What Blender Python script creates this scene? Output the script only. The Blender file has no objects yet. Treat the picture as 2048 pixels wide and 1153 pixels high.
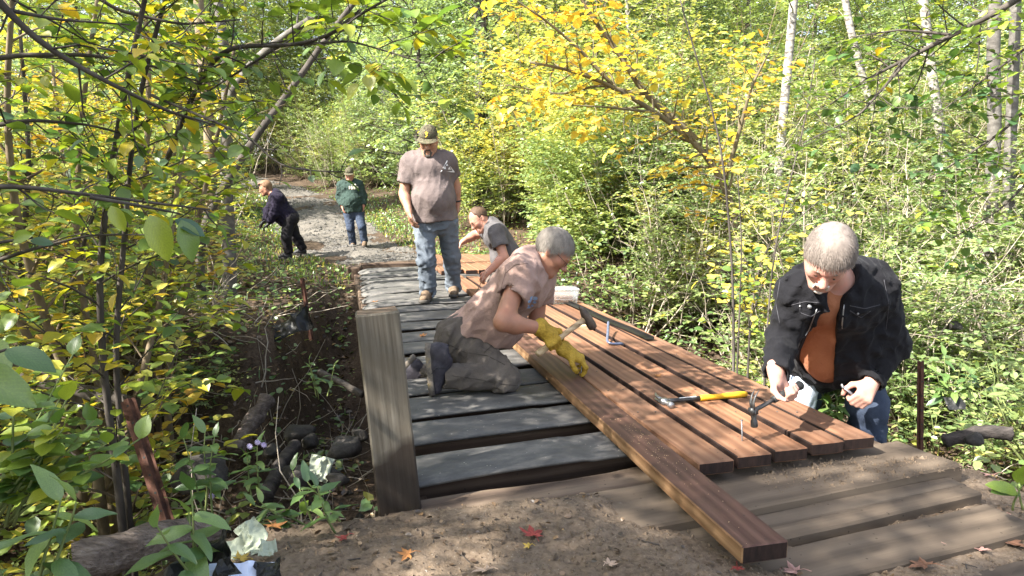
import bpy, bmesh, math, random, time
import numpy as np
from mathutils import Matrix, Vector, Euler
from mathutils.bvhtree import BVHTree
SC = bpy.context.scene
COL = SC.collection
R_ = math.radians
# ------------------------------------------------------------------ camera, sky, sun, exposure
cam_h = 1.05
cd = bpy.data.cameras.new('camera'); cam = bpy.data.objects.new('camera', cd); COL.objects.link(cam)
cam.location = (0, 0, cam_h); cam.rotation_euler = (R_(90 - 8.05), 0, 0)
cd.sensor_width = 36; cd.lens = 36 * 1361 / 2048; cd.clip_end = 400; cd.clip_start = .05
SC.camera = cam
SUN_AZ = (-0.86, -0.50)           # the sun stands to the left, a little behind the camera
SUN_EL = 43
w = bpy.data.worlds.new('World'); SC.world = w; w.use_nodes = True
wn = w.node_tree.nodes; wl = w.node_tree.links
sky = wn.new('ShaderNodeTexSky'); sky.sky_type = 'NISHITA'; sky.sun_disc = False
sky.sun_elevation = R_(SUN_EL); sky.sun_rotation = math.atan2(SUN_AZ[0], SUN_AZ[1])
sky.air_density = 1.0; sky.dust_density = 2.0
bg = wn['Background']; bwn = wn.new('ShaderNodeRGBToBW'); mxn = wn.new('ShaderNodeMixRGB'); mxn.inputs[0].default_value = .5   # a camera balanced for open shade: a less blue sky
wl.new(sky.outputs[0], bwn.inputs[0]); wl.new(sky.outputs[0], mxn.inputs[1]); wl.new(bwn.outputs[0], mxn.inputs[2]); wl.new(mxn.outputs[0], bg.inputs[0]); bg.inputs[1].default_value = 0.15
sl = bpy.data.lights.new('sun', 'SUN'); sl.energy = 5.0; sl.angle = R_(0.55); sl.color = (1, .95, .86)
sun = bpy.data.objects.new('sun', sl); COL.objects.link(sun)
sd = Vector((SUN_AZ[0], SUN_AZ[1], 0)).normalized() * math.cos(R_(SUN_EL)) + Vector((0, 0, math.sin(R_(SUN_EL))))
sun.rotation_euler = (-sd).to_track_quat('-Z', 'Y').to_euler(); sun.location = sd * 40
vs = SC.view_settings; vs.view_transform = 'Standard'; vs.look = 'None'; vs.gamma = 1; vs.exposure = 2.15
vs.use_curve_mapping = False
SC.cycles.max_bounces = 8; SC.cycles.diffuse_bounces = 4; SC.cycles.transmission_bounces = 6
SC.cycles.glossy_bounces = 2; SC.cycles.transparent_max_bounces = 6
SC.cycles.caustics_reflective = False; SC.cycles.caustics_refractive = False
SC.cycles.use_denoising = True
# ------------------------------------------------------------------ helpers
FPX = 1361.; PIT = R_(8.05)
def at(px, py, Y):
    """a point of the place, from where the photograph shows it and its distance ahead"""
    x = (px - 1024) / FPX; y = (576.5 - py) / FPX
    r = (x, math.cos(PIT) + y * math.sin(PIT), -math.sin(PIT) + y * math.cos(PIT))
    t = Y / r[1]
    return np.array([r[0] * t, Y, cam_h + r[2] * t])
def nrm(v):
    v = np.asarray(v, float); return v / (np.linalg.norm(v, axis=-1, keepdims=True) + 1e-12)
def tag(o, label=None, cat=None, group=None, kind=None):
    if label: o['label'] = label
    if cat: o['category'] = cat
    if group: o['group'] = group
    if kind: o['kind'] = kind
    return o
def empty(name, loc=(0, 0, 0), rz=0):
    o = bpy.data.objects.new(name, None); COL.objects.link(o); o.location = tuple(loc); o.rotation_euler = (0, 0, rz)
    o.empty_display_size = .1
    return o
def mesh(name, V, Fs, mat=None, smooth=True, tone=None, uv=None):
    V = np.ascontiguousarray(V, np.float32).reshape(-1, 3)
    if isinstance(Fs, np.ndarray): Fs = [Fs]
    Fs = [np.asarray(f, np.int32) for f in Fs if len(f)]
    me = bpy.data.meshes.new(name)
    me.vertices.add(len(V)); me.vertices.foreach_set('co', V.ravel())
    li = np.concatenate([f.ravel() for f in Fs]); me.loops.add(len(li)); me.loops.foreach_set('vertex_index', li)
    tot = np.concatenate([np.full(len(f), f.shape[1], np.int32) for f in Fs])
    st = np.concatenate([[0], np.cumsum(tot)[:-1]]).astype(np.int32)
    me.polygons.add(len(tot)); me.polygons.foreach_set('loop_start', st)
    me.polygons.foreach_set('use_smooth', np.full(len(tot), smooth, bool))
    if tone is not None:
        a = me.attributes.new('tone', 'FLOAT', 'FACE'); a.data.foreach_set('value', np.ascontiguousarray(tone, np.float32))
    if uv is not None:
        ul = me.uv_layers.new(name='UVMap'); ul.data.foreach_set('uv', np.ascontiguousarray(np.asarray(uv)[li], np.float32).ravel())
    me.update(calc_edges=True); me.validate()
    if mat: me.materials.append(mat)
    return me
def obj(name, me, parent=None, loc=None, M=None):
    o = bpy.data.objects.new(name, me); COL.objects.link(o)
    if parent: o.parent = parent
    if loc is not None: o.location = tuple(loc)
    if M is not None: o.matrix_basis = M
    return o
class Acc:
    """collects polylines and solids that make up one piece"""
    def __init__(s): s.V = []; s.Q = []; s.T = []; s.n = 0
    def add(s, V, Q=None, T=None):
        V = np.asarray(V, float)
        s.V.append(V)
        if Q is not None and len(Q): s.Q.append(np.asarray(Q) + s.n)
        if T is not None and len(T): s.T.append(np.asarray(T) + s.n)
        s.n += len(V)
    def tube(s, P, r, n=6, cap=True, flat=1.0):
        P = np.asarray(P, float); m = len(P); r = np.broadcast_to(np.asarray(r, float), (m,))
        t = np.gradient(P, axis=0); t = nrm(t)
        ref = np.array([0, 0, 1.]) if abs(t[:, 2]).mean() < .85 else np.array([1., 0, 0])
        a = nrm(np.cross(t, ref)); b = np.cross(t, a)
        th = np.arange(n) * 2 * np.pi / n
        V = P[:, None] + r[:, None, None] * (np.cos(th)[None, :, None] * a[:, None] + flat * np.sin(th)[None, :, None] * b[:, None])
        i = np.arange(m - 1)[:, None] * n; j = np.arange(n)[None]; jn = (j + 1) % n
        Q = np.stack([i + j, i + jn, i + n + jn, i + n + j], -1).reshape(-1, 4)
        V = V.reshape(-1, 3); T = []
        if cap:
            V = np.concatenate([V, P[:1], P[-1:]]); c0 = m * n; c1 = c0 + 1
            for k in range(n):
                T += [(c0, (k + 1) % n, k), (c1, (m - 1) * n + k, (m - 1) * n + (k + 1) % n)]
        s.add(V, Q, np.array(T) if T else None)
    def box(s, c, h, R=None):
        c = np.asarray(c, float); h = np.asarray(h, float)
        V = np.array([(x, y, z) for x in (-1, 1) for y in (-1, 1) for z in (-1, 1)], float) * h
        if R is not None: V = V @ np.asarray(R).T
        s.add(V + c, np.array([(0, 1, 3, 2), (4, 6, 7, 5), (0, 4, 5, 1), (2, 3, 7, 6), (0, 2, 6, 4), (1, 5, 7, 3)]))
    def mesh(s, name, mat, smooth=True, off=(0, 0, 0), **k):
        V = np.concatenate(s.V) - np.asarray(off, float); F = []
        if s.Q: F.append(np.concatenate(s.Q))
        if s.T: F.append(np.concatenate(s.T))
        return mesh(name, V, F, mat, smooth, **k)
    def build(s, name, mat, parent=None, off=None, smooth=True, **k):
        """a piece whose points are in world space, hung on its thing"""
        if off is None: off = parent.location if parent else np.concatenate(s.V).mean(0)
        o = obj(name, s.mesh(name, mat, smooth, off, **k), parent)
        if not parent: o.location = tuple(off)
        return o
def hsh(i, j, k, seed):
    h = (i * 374761393 + j * 668265263 + k * 2147483647 + seed * 144269) & 0xffffffff
    h = ((h ^ (h >> 13)) * 1274126177) & 0xffffffff
    return ((h ^ (h >> 16)) & 0xffff) / 65535.
def vnoise(P, sc=1., seed=0):
    """smooth value noise in -1..1"""
    P = np.asarray(P, float) * sc; i = np.floor(P).astype(np.int64); f = P - i; f = f * f * (3 - 2 * f)
    o = 0
    for a in (0, 1):
        for b in (0, 1):
            for c in (0, 1):
                wgt = (f[..., 0] if a else 1 - f[..., 0]) * (f[..., 1] if b else 1 - f[..., 1]) * (f[..., 2] if c else 1 - f[..., 2])
                o = o + wgt * hsh(i[..., 0] + a, i[..., 1] + b, i[..., 2] + c, seed)
    return o * 2 - 1
def fbm(P, sc=1., seed=0, oc=4):
    return sum(vnoise(P, sc * 2 ** k, seed + k) * .5 ** k for k in range(oc))
def rough_box(l, w, h, n=(20, 4, 3), amp=.004, sc=6, seed=0, bev=.006):
    """a worn beam: x along its length, its faces uneven, its edges rounded off"""
    bm = bmesh.new(); bmesh.ops.create_cube(bm, size=1)
    for v in bm.verts: v.co = Vector((v.co.x * l, v.co.y * w, v.co.z * h))
    if bev: bmesh.ops.bevel(bm, geom=list(bm.edges), offset=bev, segments=1, affect='EDGES')
    for ax, (L, k) in enumerate(zip((l, w, h), n)):
        for q in range(1, k):
            co = [0, 0, 0]; no = [0, 0, 0]; co[ax] = -L / 2 + L * q / k; no[ax] = 1
            bmesh.ops.bisect_plane(bm, geom=list(bm.verts) + list(bm.edges) + list(bm.faces), plane_co=co, plane_no=no)
    P = np.array([v.co for v in bm.verts])
    if amp:
        S = P * np.array([.35, 1, 1])
        D = np.stack([fbm(S, sc, seed + 11 * q, 3) for q in range(3)], -1) * amp
        P = P + D
        for v, p in zip(bm.verts, P): v.co = p
    return bm
def bm_mesh(name, bm, mat, smooth=False):
    me = bpy.data.meshes.new(name); bm.to_mesh(me); bm.free(); me.materials.append(mat)
    if smooth: me.polygons.foreach_set('use_smooth', np.ones(len(me.polygons), bool))
    return me
def frame(x, z=(0, 0, 1)):
    x = nrm(x); y = nrm(np.cross(z, x)); z = np.cross(x, y)
    return np.stack([x, y, z], 1)
def mat4(R, loc):
    M = Matrix.Identity(4)
    for i in range(3):
        for j in range(3): M[i][j] = float(R[i][j])
        M[i][3] = float(loc[i])
    return M
# ------------------------------------------------------------------ materials
class NT:
    def __init__(s, name):
        s.m = bpy.data.materials.new(name); s.m.use_nodes = True; s.t = s.m.node_tree; s.t.nodes.clear()
        s.out = s.n('OutputMaterial')
    def n(s, ty, **k):
        x = s.t.nodes.new('ShaderNode' + ty)
        for a, b in k.items():
            if isinstance(b, (int, float, tuple)) and a in x.inputs and not hasattr(x, a): x.inputs[a].default_value = b
            else: setattr(x, a, b)
        return x
    def l(s, a, b): s.t.links.new(a, b)
    def noise(s, vec, sc, det=4, rough=.6, dist=0):
        x = s.n('TexNoise'); x.inputs['Scale'].default_value = sc; x.inputs['Detail'].default_value = det
        x.inputs['Roughness'].default_value = rough; x.inputs['Distortion'].default_value = dist
        if vec is not None: s.l(vec, x.inputs['Vector'])
        return x.outputs['Fac']
    def ramp(s, fac, stops, interp='LINEAR'):
        x = s.n('ValToRGB'); x.color_ramp.interpolation = interp; e = x.color_ramp.elements
        while len(e) < len(stops): e.new(.5)
        for el, (p, c) in zip(e, stops): el.position = p; el.color = (*c, 1) if len(c) == 3 else c
        s.l(fac, x.inputs[0]); return x.outputs[0]
    def mix(s, f, a, b, mode='MIX'):
        x = s.n('MixRGB', blend_type=mode)
        for i, v in enumerate((f, a, b)):
            if isinstance(v, (float, int)): x.inputs[i].default_value = v
            elif isinstance(v, tuple): x.inputs[i].default_value = (*v, 1)
            else: s.l(v, x.inputs[i])
        return x.outputs[0]
    def math(s, op, a, b=0., clamp=False):
        x = s.n('Math', operation=op, use_clamp=clamp)
        for i, v in enumerate((a, b)):
            if isinstance(v, (float, int)): x.inputs[i].default_value = v
            else: s.l(v, x.inputs[i])
        return x.outputs[0]
    def coords(s, scale=(1, 1, 1), which='Object', rand=0):
        tc = s.n('TexCoord'); mp = s.n('Mapping'); mp.inputs['Scale'].default_value = scale
        s.l(tc.outputs[which], mp.inputs[0]); v = mp.outputs[0]
        if rand:
            oi = s.n('ObjectInfo'); r = s.math('MULTIPLY', oi.outputs['Random'], float(rand))
            a = s.n('VectorMath', operation='ADD'); s.l(v, a.inputs[0]); s.l(r, a.inputs[1]); v = a.outputs[0]
        return v
    def bsdf(s, col, rough=.8, bump=None, bstr=.3, bdist=.01, spec=.3, metal=0.):
        b = s.n('BsdfPrincipled')
        if isinstance(col, tuple): b.inputs['Base Color'].default_value = (*col, 1)
        else: s.l(col, b.inputs['Base Color'])
        if isinstance(rough, float): b.inputs['Roughness'].default_value = rough
        else: s.l(rough, b.inputs['Roughness'])
        b.inputs['Specular IOR Level'].default_value = spec; b.inputs['Metallic'].default_value = metal
        if bump is not None:
            x = s.n('Bump'); x.inputs['Strength'].default_value = bstr; x.inputs['Distance'].default_value = bdist
            s.l(bump, x.inputs['Height']); s.l(x.outputs[0], b.inputs['Normal'])
        s.l(b.outputs[0], s.out.inputs[0]); return b
def simple(name, stops, sc=8, stretch=(1, 1, 1), rough=.85, bstr=.3, bdist=.01, det=6, rand=5, spec=.25, metal=0., fine=None, dist=0.):
    t = NT(name); v = t.coords(stretch, rand=rand); f = t.noise(v, sc, det, .62, dist); c = t.ramp(f, stops)
    h = f
    if fine:
        g = t.noise(v, fine, 3, .6); c = t.mix(.35, c, t.mix(1., c, t.ramp(g, [(.3, (.35, .35, .35)), (.7, (1.5, 1.5, 1.5))]), 'MULTIPLY')); h = t.math('ADD', f, g)
    t.bsdf(c, rough, h, bstr, bdist, spec, metal); return t.m
def lin(*c): return tuple(((x / 255) / 12.92 if x / 255 <= .04045 else ((x / 255 + .055) / 1.055) ** 2.4) for x in c)
def leaf_mat(name, stops, wob=.3, trans=.42, veins=False, rough=.42, gloss=.07):
    """a thin leaf: light falls on it and shines through it"""
    t = NT(name); at_ = t.n('Attribute', attribute_name='tone'); oi = t.n('ObjectInfo')
    f = t.math('ADD', at_.outputs['Fac'], t.math('MULTIPLY', t.math('SUBTRACT', oi.outputs['Random'], .5), wob), True)
    c = t.ramp(f, stops)
    g = t.noise(t.coords(rand=3), 30, 3); c = t.mix(.5, c, t.mix(1., c, t.ramp(g, [(.3, (.62, .66, .6)), (.7, (1.3, 1.28, 1.2))]), 'MULTIPLY'))
    nrm_ = None
    if veins:
        uv = t.n('TexCoord'); sx = t.n('SeparateXYZ'); t.l(uv.outputs['UV'], sx.inputs[0])
        y = t.math('ABSOLUTE', t.math('SUBTRACT', sx.outputs['Y'], .5))
        ph = t.math('SUBTRACT', t.math('MULTIPLY', sx.outputs['X'], 62.), t.math('MULTIPLY', y, 58.))
        vv = t.math('POWER', t.math('ABSOLUTE', t.math('SINE', t.math('MULTIPLY', ph, .5))), 7.)
        mid = t.math('LESS_THAN', y, .018); vv = t.math('MAXIMUM', vv, mid)
        c = t.mix(t.math('MULTIPLY', vv, .16), c, t.mix(1., c, (1.7, 1.6, 1.3), 'MULTIPLY'))
        bp = t.n('Bump'); bp.inputs['Strength'].default_value = .12; bp.inputs['Distance'].default_value = .001
        t.l(vv, bp.inputs['Height']); nrm_ = bp.outputs[0]
    d = t.n('BsdfDiffuse'); tr = t.n('BsdfTranslucent'); gl = t.n('BsdfGlossy'); gl.inputs['Roughness'].default_value = rough
    t.l(c, d.inputs[0]); t.l(t.mix(1., c, (1.25, 1.2, .7), 'MULTIPLY'), tr.inputs[0])
    if nrm_: t.l(nrm_, d.inputs['Normal']); t.l(nrm_, gl.inputs['Normal'])
    m1 = t.n('MixShader'); m1.inputs[0].default_value = trans; t.l(d.outputs[0], m1.inputs[1]); t.l(tr.outputs[0], m1.inputs[2])
    m2 = t.n('MixShader'); m2.inputs[0].default_value = gloss; t.l(m1.outputs[0], m2.inputs[1]); t.l(gl.outputs[0], m2.inputs[2])
    t.l(m2.outputs[0], t.out.inputs[0]); return t.m
G1, G2, G3 = (.045, .105, .022), (.095, .19, .03), (.20, .29, .04)
Y1, Y2, Y3 = (.42, .40, .035), (.60, .42, .03), (.62, .30, .03)
M = {}
M['leaf_mix'] = leaf_mat('leaf_mix', [(0, (.06, .11, .045)), (.3, (.12, .19, .055)), (.52, (.26, .33, .065)), (.70, (.46, .43, .065)), (.9, (.62, .45, .06)), (1, (.54, .31, .05))], .15)
M['leaf_near'] = leaf_mat('leaf_near', [(0, (.04, .10, .04)), (.3, (.09, .17, .035)), (.55, (.22, .31, .035)), (.7, (.42, .40, .03)), (.88, Y2), (1, (.55, .28, .03))], .35, .45, True)
M['leaf_green'] = leaf_mat('leaf_green', [(0, (.075, .135, .05)), (.35, (.145, .22, .075)), (.65, (.26, .33, .11)), (.88, (.40, .42, .13)), (1, (.52, .45, .10))], .35)
M['leaf_yellow'] = leaf_mat('leaf_yellow', [(0, (.40, .40, .07)), (.3, (.60, .50, .09)), (.7, (.70, .52, .08)), (1, (.64, .34, .05))], .3, .42, True)
M['leaf_far'] = leaf_mat('leaf_far', [(0, (.15, .23, .12)), (.45, (.27, .36, .16)), (.8, (.41, .47, .19)), (1, (.54, .51, .15))], .45, .48)
M['leaf_herb'] = leaf_mat('leaf_herb', [(0, (.05, .11, .035)), (.5, (.115, .20, .055)), (.8, (.22, .31, .08)), (1, (.42, .38, .08))], .3, .4, True)
M['litter'] = leaf_mat('litter', [(0, (.03, .02, .014)), (.45, (.115, .07, .04)), (.75, (.25, .155, .08)), (.92, (.36, .24, .08)), (1, (.25, .06, .03))], .25, .12)
M['bark_dark'] = simple('bark_dark', [(.3, (.030, .025, .021)), (.6, (.078, .066, .056)), (.8, (.15, .135, .12))], 14, (1, 1, .25), .9, .6)
M['bark_tan'] = simple('bark_tan', [(.3, (.07, .05, .032)), (.55, (.17, .13, .085)), (.8, (.30, .25, .18))], 12, (1, 1, .35), .9, .5)
M['bark_birch'] = simple('bark_birch', [(.36, (.07, .06, .05)), (.48, (.22, .20, .175)), (.62, (.34, .32, .285)), (.75, (.44, .42, .38))], 9, (1, 1, 2.2), .85, .35)
M['bark_gray'] = simple('bark_gray', [(.3, (.045, .040, .035)), (.55, (.115, .105, .093)), (.7, (.20, .19, .172)), (.8, (.36, .345, .32))], 8, (1, 1, 1.6), .9, .4)
M['bark_maple'] = simple('bark_maple', [(.3, (.07, .058, .036)), (.6, (.15, .125, .078)), (.8, (.25, .22, .15))], 10, (1, 1, .4), .85, .4)
M['stem_green'] = simple('stem_green', [(.3, (.09, .13, .04)), (.7, (.2, .22, .08))], 10)
M['twig_dry'] = simple('twig_dry', [(.3, (.20, .16, .12)), (.7, (.48, .42, .34))], 10)
def soil(name, stops, sc=3., fine=40., bd=.03):
    t = NT(name); v = t.coords(which='Object'); f = t.noise(v, sc, 8, .65); g = t.noise(v, fine, 6, .7)
    c = t.ramp(t.math('ADD', t.math('MULTIPLY', f, .42), t.math('MULTIPLY', g, .58)), stops)
    vo = t.n('TexVoronoi'); vo.inputs['Scale'].default_value = 55; t.l(v, vo.inputs['Vector'])
    sp = t.math('LESS_THAN', vo.outputs['Distance'], .12); c = t.mix(t.math('MULTIPLY', sp, .5), c, (.33, .28, .22))
    t.bsdf(c, .92, t.math('ADD', f, t.math('MULTIPLY', g, .6)), .8, bd, .15); return t.m
M['soil'] = soil('soil', [(.34, (.022, .016, .011)), (.5, (.065, .045, .031)), (.66, (.135, .096, .065))])
M['dirt'] = soil('dirt', [(.32, (.062, .044, .031)), (.46, (.128, .094, .066)), (.58, (.180, .136, .098)), (.72, (.24, .187, .138))], 2.2, 60, .012)
M['path'] = soil('path', [(.3, (.055, .05, .044)), (.5, (.115, .104, .09)), (.62, (.165, .15, .13)), (.75, (.12, .14, .06))], 1.2, 30, .03)
def wood(name, dark, midc, light, grain=1., rough=.65, bstr=.25, stain=None, stain_amt=.5):
    """sawn timber, its grain along x"""
    t = NT(name); v = t.coords((1, 1, 1), rand=7)
    mp = t.n('Mapping'); mp.inputs['Scale'].default_value = (.16, 1.3, 1.3); t.l(v, mp.inputs[0])
    wv = t.n('TexWave', wave_type='RINGS', rings_direction='X'); wv.inputs['Scale'].default_value = 7 * grain
    wv.inputs['Distortion'].default_value = 6; wv.inputs['Detail'].default_value = 3; wv.inputs['Detail Scale'].default_value = 1.2
    t.l(mp.outputs[0], wv.inputs['Vector'])
    m2 = t.n('Mapping'); m2.inputs['Scale'].default_value = (1.3, 48, 48); t.l(v, m2.inputs[0])
    fb = t.noise(m2.outputs[0], 2., 5, .7)
    f = t.math('ADD', t.math('MULTIPLY', wv.outputs['Fac'], .42), t.math('MULTIPLY', fb, .58))
    c = t.ramp(f, [(.22, dark), (.5, midc), (.8, light)])
    m3 = t.n('Mapping'); m3.inputs['Scale'].default_value = (1., 3.5, 3.5); t.l(v, m3.inputs[0]); big = t.noise(m3.outputs[0], 1.9, 6, .65)
    m4 = t.n('Mapping'); m4.inputs['Scale'].default_value = (1.6, 7.5, 7.5); t.l(v, m4.inputs[0]); kn = t.n('TexVoronoi'); kn.inputs['Scale'].default_value = 1.1; t.l(m4.outputs[0], kn.inputs['Vector'])
    c = t.mix(t.ramp(kn.outputs['Distance'], [(.05, (.75,) * 3), (.16, (0, 0, 0))]), c, tuple(np.array(dark) * .6))
    c = t.mix(t.ramp(big, [(.42, (0, 0, 0)), (.68, (stain_amt,) * 3)]), c, stain if stain else dark)
    vo = t.n('TexVoronoi'); vo.inputs['Scale'].default_value = 24; t.l(v, vo.inputs['Vector'])
    c = t.mix(t.math('MULTIPLY', t.math('LESS_THAN', vo.outputs['Distance'], .09), .7), c, (.03, .022, .018))
    oi = t.n('ObjectInfo'); c = t.mix(1., c, t.ramp(oi.outputs['Random'], [(0, (.70, .68, .68)), (.5, (1., 1., 1.)), (1, (1.18, 1.12, 1.05))]), 'MULTIPLY')
    t.bsdf(c, rough, f, bstr, .004, .3); return t.m
M['wood_new'] = wood('wood_new', (.150, .070, .037), (.205, .102, .056), (.255, .137, .078), 1., .75, .15, (.115, .066, .046), .6)
M['wood_wet'] = wood('wood_wet', (.050, .024, .019), (.075, .039, .030), (.105, .058, .045), 1., .6, .25, (.05, .024, .018), .6)
M['wood_fresh'] = wood('wood_fresh', (.12, .068, .034), (.18, .108, .056), (.25, .16, .088), 1., .8, .5, (.12, .06, .03), .5)
M['wood_end_gap_shade'] = simple('wood_end_gap_shade', [(.3, (.010, .006, .005)), (.7, (.032, .017, .013))], 20, (1, 3, 1), .7, .3)
M['wood_old'] = wood('wood_old', (.07, .05, .036), (.14, .10, .072), (.21, .16, .115), .6, .9, .5, (.16, .115, .08), .55)
M['wood_timber'] = wood('wood_timber', (.04, .026, .018), (.085, .056, .038), (.14, .10, .07), .6, .85, .4, (.05, .03, .02), .5)
M['wood_pale'] = wood('wood_pale', (.40, .28, .15), (.55, .41, .25), (.66, .52, .34), 1., .6, .15, (.5, .36, .2), .2)
def rubber(name):
    t = NT(name); v = t.coords((.5, 1, 1), rand=4); f = t.noise(v, 9, 9, .72); g = t.noise(v, 160, 2, .6)
    c = t.ramp(f, [(.34, (.042, .040, .038)), (.52, (.085, .081, .076)), (.66, (.150, .138, .122))])
    vo = t.n('TexVoronoi'); vo.inputs['Scale'].default_value = 40; t.l(v, vo.inputs['Vector'])
    c = t.mix(t.math('MULTIPLY', t.math('LESS_THAN', vo.outputs['Distance'], .07), .8), c, (.4, .36, .3))
    t.bsdf(c, t.ramp(f, [(.3, (.62,) * 3), (.7, (.85,) * 3)]), t.math('ADD', f, t.math('MULTIPLY', g, .3)), .3, .004, .4); return t.m
M['rubber'] = rubber('rubber')
M['rust'] = simple('rust', [(.3, (.035, .018, .014)), (.6, (.10, .045, .03)), (.8, (.17, .085, .055))], 22, rough=.85, bstr=.4, metal=.2)
M['rock'] = simple('rock', [(.3, (.018, .016, .014)), (.6, (.052, .046, .041)), (.8, (.115, .103, .09))], 9, rough=.85, bstr=.5, fine=60.)
M['steel'] = simple('steel', [(.3, (.20, .20, .21)), (.7, (.42, .42, .43))], 20, rough=.38, bstr=.15, metal=.85)
M['steel_dark'] = simple('steel_dark', [(.3, (.045, .045, .048)), (.7, (.14, .135, .13))], 20, rough=.45, bstr=.2, metal=.6)
M['iron_rusty'] = simple('iron_rusty', [(.3, (.06, .05, .045)), (.7, (.17, .13, .10))], 25, rough=.6, bstr=.3, metal=.5)
M['bar_blue'] = simple('bar_blue', [(.3, (.10, .12, .19)), (.7, (.2, .23, .33))], 18, rough=.4, bstr=.15, metal=.5)
M['grip_black'] = simple('grip_black', [(.3, (.012, .012, .012)), (.7, (.03, .03, .03))], 20, rough=.55)
M['grip_yellow'] = simple('grip_yellow', [(.3, (.62, .33, .02)), (.7, (.78, .45, .03))], 15, rough=.5)
M['label_white'] = simple('label_white', [(.35, (.5, .5, .5)), (.6, (.75, .75, .74))], 40, rough=.5)
M['paper'] = simple('paper', [(.3, (.26, .29, .22)), (.7, (.38, .41, .32))], 8, rough=.9)
M['paper_blue'] = simple('paper_blue', [(.3, (.52, .58, .74)), (.7, (.62, .68, .82))], 8, rough=.6)
M['plastic_black'] = simple('plastic_black', [(.3, (.006, .006, .006)), (.7, (.014, .014, .014))], 12, rough=.42, spec=.3)
# ------------------------------------------------------------------ the lie of the land
DB = nrm([-.245, .9695]); CB = nrm([.9367, .350]); O2 = np.array([-.35, 2.30])   # along the bridge, along its cross timbers
PB = np.array([DB[1], -DB[0]])
def uv_of(x, y):
    dx, dy = x - O2[0], y - O2[1]
    return dx * DB[0] + dy * DB[1], dx * PB[0] + dy * PB[1]
PATH = np.array([(-.95, 9.9), (-2.1, 11.7), (-3.35, 14.), (-4.55, 17.), (-5.9, 20.5), (-7.5, 24.), (-9.6, 27.5), (-13., 31.), (-18, 34)])
def sstep(a, b, x):
    t = np.clip((x - a) / (b - a), 0, 1); return t * t * (3 - 2 * t)
def ground(x, y, rough=True):
    x = np.asarray(x, float); y = np.asarray(y, float)
    u, v = uv_of(x, y)
    gx = .25 * np.sin(v * 1.1) + .15 * np.sin(v * 2.3 + 1)
    uu = u + gx * np.clip(np.abs(v) - .5, 0, 1)
    left = sstep(0, -1.2, v)
    g = sstep(-.05 - .5 * left, 1.15, uu) * (1 - sstep(4.4 - 2.4 * sstep(-.3, -1., v), 7.2 - 3.4 * sstep(-.3, -1., v), uu))
    depth = 1.15 - .35 * sstep(3, 9, np.abs(v))
    z = -.13 - depth * g
    z = z - .22 * sstep(-.1, -1.1, v) * (1 - sstep(.3, 1.5, u)) - .16 * sstep(1.95, 2.6, v) * (1 - sstep(.3, 1.5, u))
    z = z + .098 * np.clip(y - 14, 0, 30) + .10 * np.clip(x - 9, 0, 20) * .6 + .05 * np.clip(-x - 8, 0, 20)
    z = z + .22 * sstep(1.3, 3.5, pdist(x, y)) * sstep(9, 12, y)
    if rough:
        P = np.stack([x, y, x * 0], -1)
        z = z + fbm(P, .7, 3, 3) * .10 * sstep(0, 1.0, np.maximum(-v - .3, np.maximum(v - 2.2, .4 * g))) + fbm(P, 3.1, 9, 3) * .03
    ap = sstep(.25, -.05, u) * sstep(-.75, -.35, v)                # lowered under the dirt track, whose sheet lies on top
    return z - .10 * ap
def pdist(x, y):
    x = np.asarray(x, float); d = np.full(x.shape, 1e9)
    for a, b in zip(PATH[:-1], PATH[1:]):
        ab = b - a; t = np.clip(((x - a[0]) * ab[0] + (y - a[1]) * ab[1]) / (ab @ ab), 0, 1)
        d = np.minimum(d, np.hypot(x - a[0] - t * ab[0], y - a[1] - t * ab[1]))
    return d
def G(x, y): return float(ground(np.array([x]), np.array([y]))[0])
def sheet(xs, ys, zf):
    X, Y = np.meshgrid(xs, ys, indexing='ij'); Z = zf(X, Y)
    n, m = X.shape; i = np.arange(n - 1)[:, None] * m; j = np.arange(m - 1)[None]
    return np.stack([X, Y, Z], -1).reshape(-1, 3), np.stack([i + j, i + m + j, i + m + j + 1, i + j + 1], -1).reshape(-1, 4)
def spaced(a, b, c, d0, d1):
    """coordinates from a to c, closely spaced round b"""
    o = [b]; s = d0
    while o[-1] < c: o.append(o[-1] + s); s = min(s * 1.035, d1)
    p = [b]; s = d0
    while p[-1] > a: p.append(p[-1] - s); s = min(s * 1.035, d1)
    return np.array(p[:0:-1] + o)
V, Q = sheet(spaced(-60, -1.2, 60, .06, 2.), spaced(-12, 3, 90, .06, 2.), ground)
tag(obj('ground', mesh('ground', V, Q, M['soil'])), kind='structure')
# the gravel track beyond the bridge
def path_strip():
    ts = np.linspace(0, 1, 160); seg = np.r_[0, np.cumsum(np.hypot(*np.diff(PATH, axis=0).T))]; s = ts * seg[-1]
    C = np.stack([np.interp(s, seg, PATH[:, k]) for k in (0, 1)], -1)
    for _ in range(6): C[1:-1] = (C[:-2] + C[1:-1] * 2 + C[2:]) / 4
    T = nrm(np.gradient(C, axis=0)); N = np.stack([T[:, 1], -T[:, 0]], -1)
    ws = np.linspace(-1.2, 1.2, 25)
    P = C[:, None] + ws[None, :, None] * N[:, None] * (1 + .08 * np.sin(s * 1.7))[:, None, None]
    X, Y = P[..., 0], P[..., 1]
    Z = ground(X, Y, False) + .05 - .10 * (np.abs(ws) / 1.2) ** 4 + fbm(np.stack([X, Y, X * 0], -1), 2.2, 4, 4) * .045 - .04 * np.exp(-((np.abs(ws) - .65) / .22) ** 2)
    n, m = X.shape; i = np.arange(n - 1)[:, None] * m; j = np.arange(m - 1)[None]
    return np.stack([X, Y, Z], -1).reshape(-1, 3), np.stack([i + j, i + j + 1, i + m + j + 1, i + m + j], -1).reshape(-1, 4)
V, Q = path_strip(); tag(obj('gravel_path', mesh('gravel_path', V, Q, M['path'])), kind='structure')
PATHV = V
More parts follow.
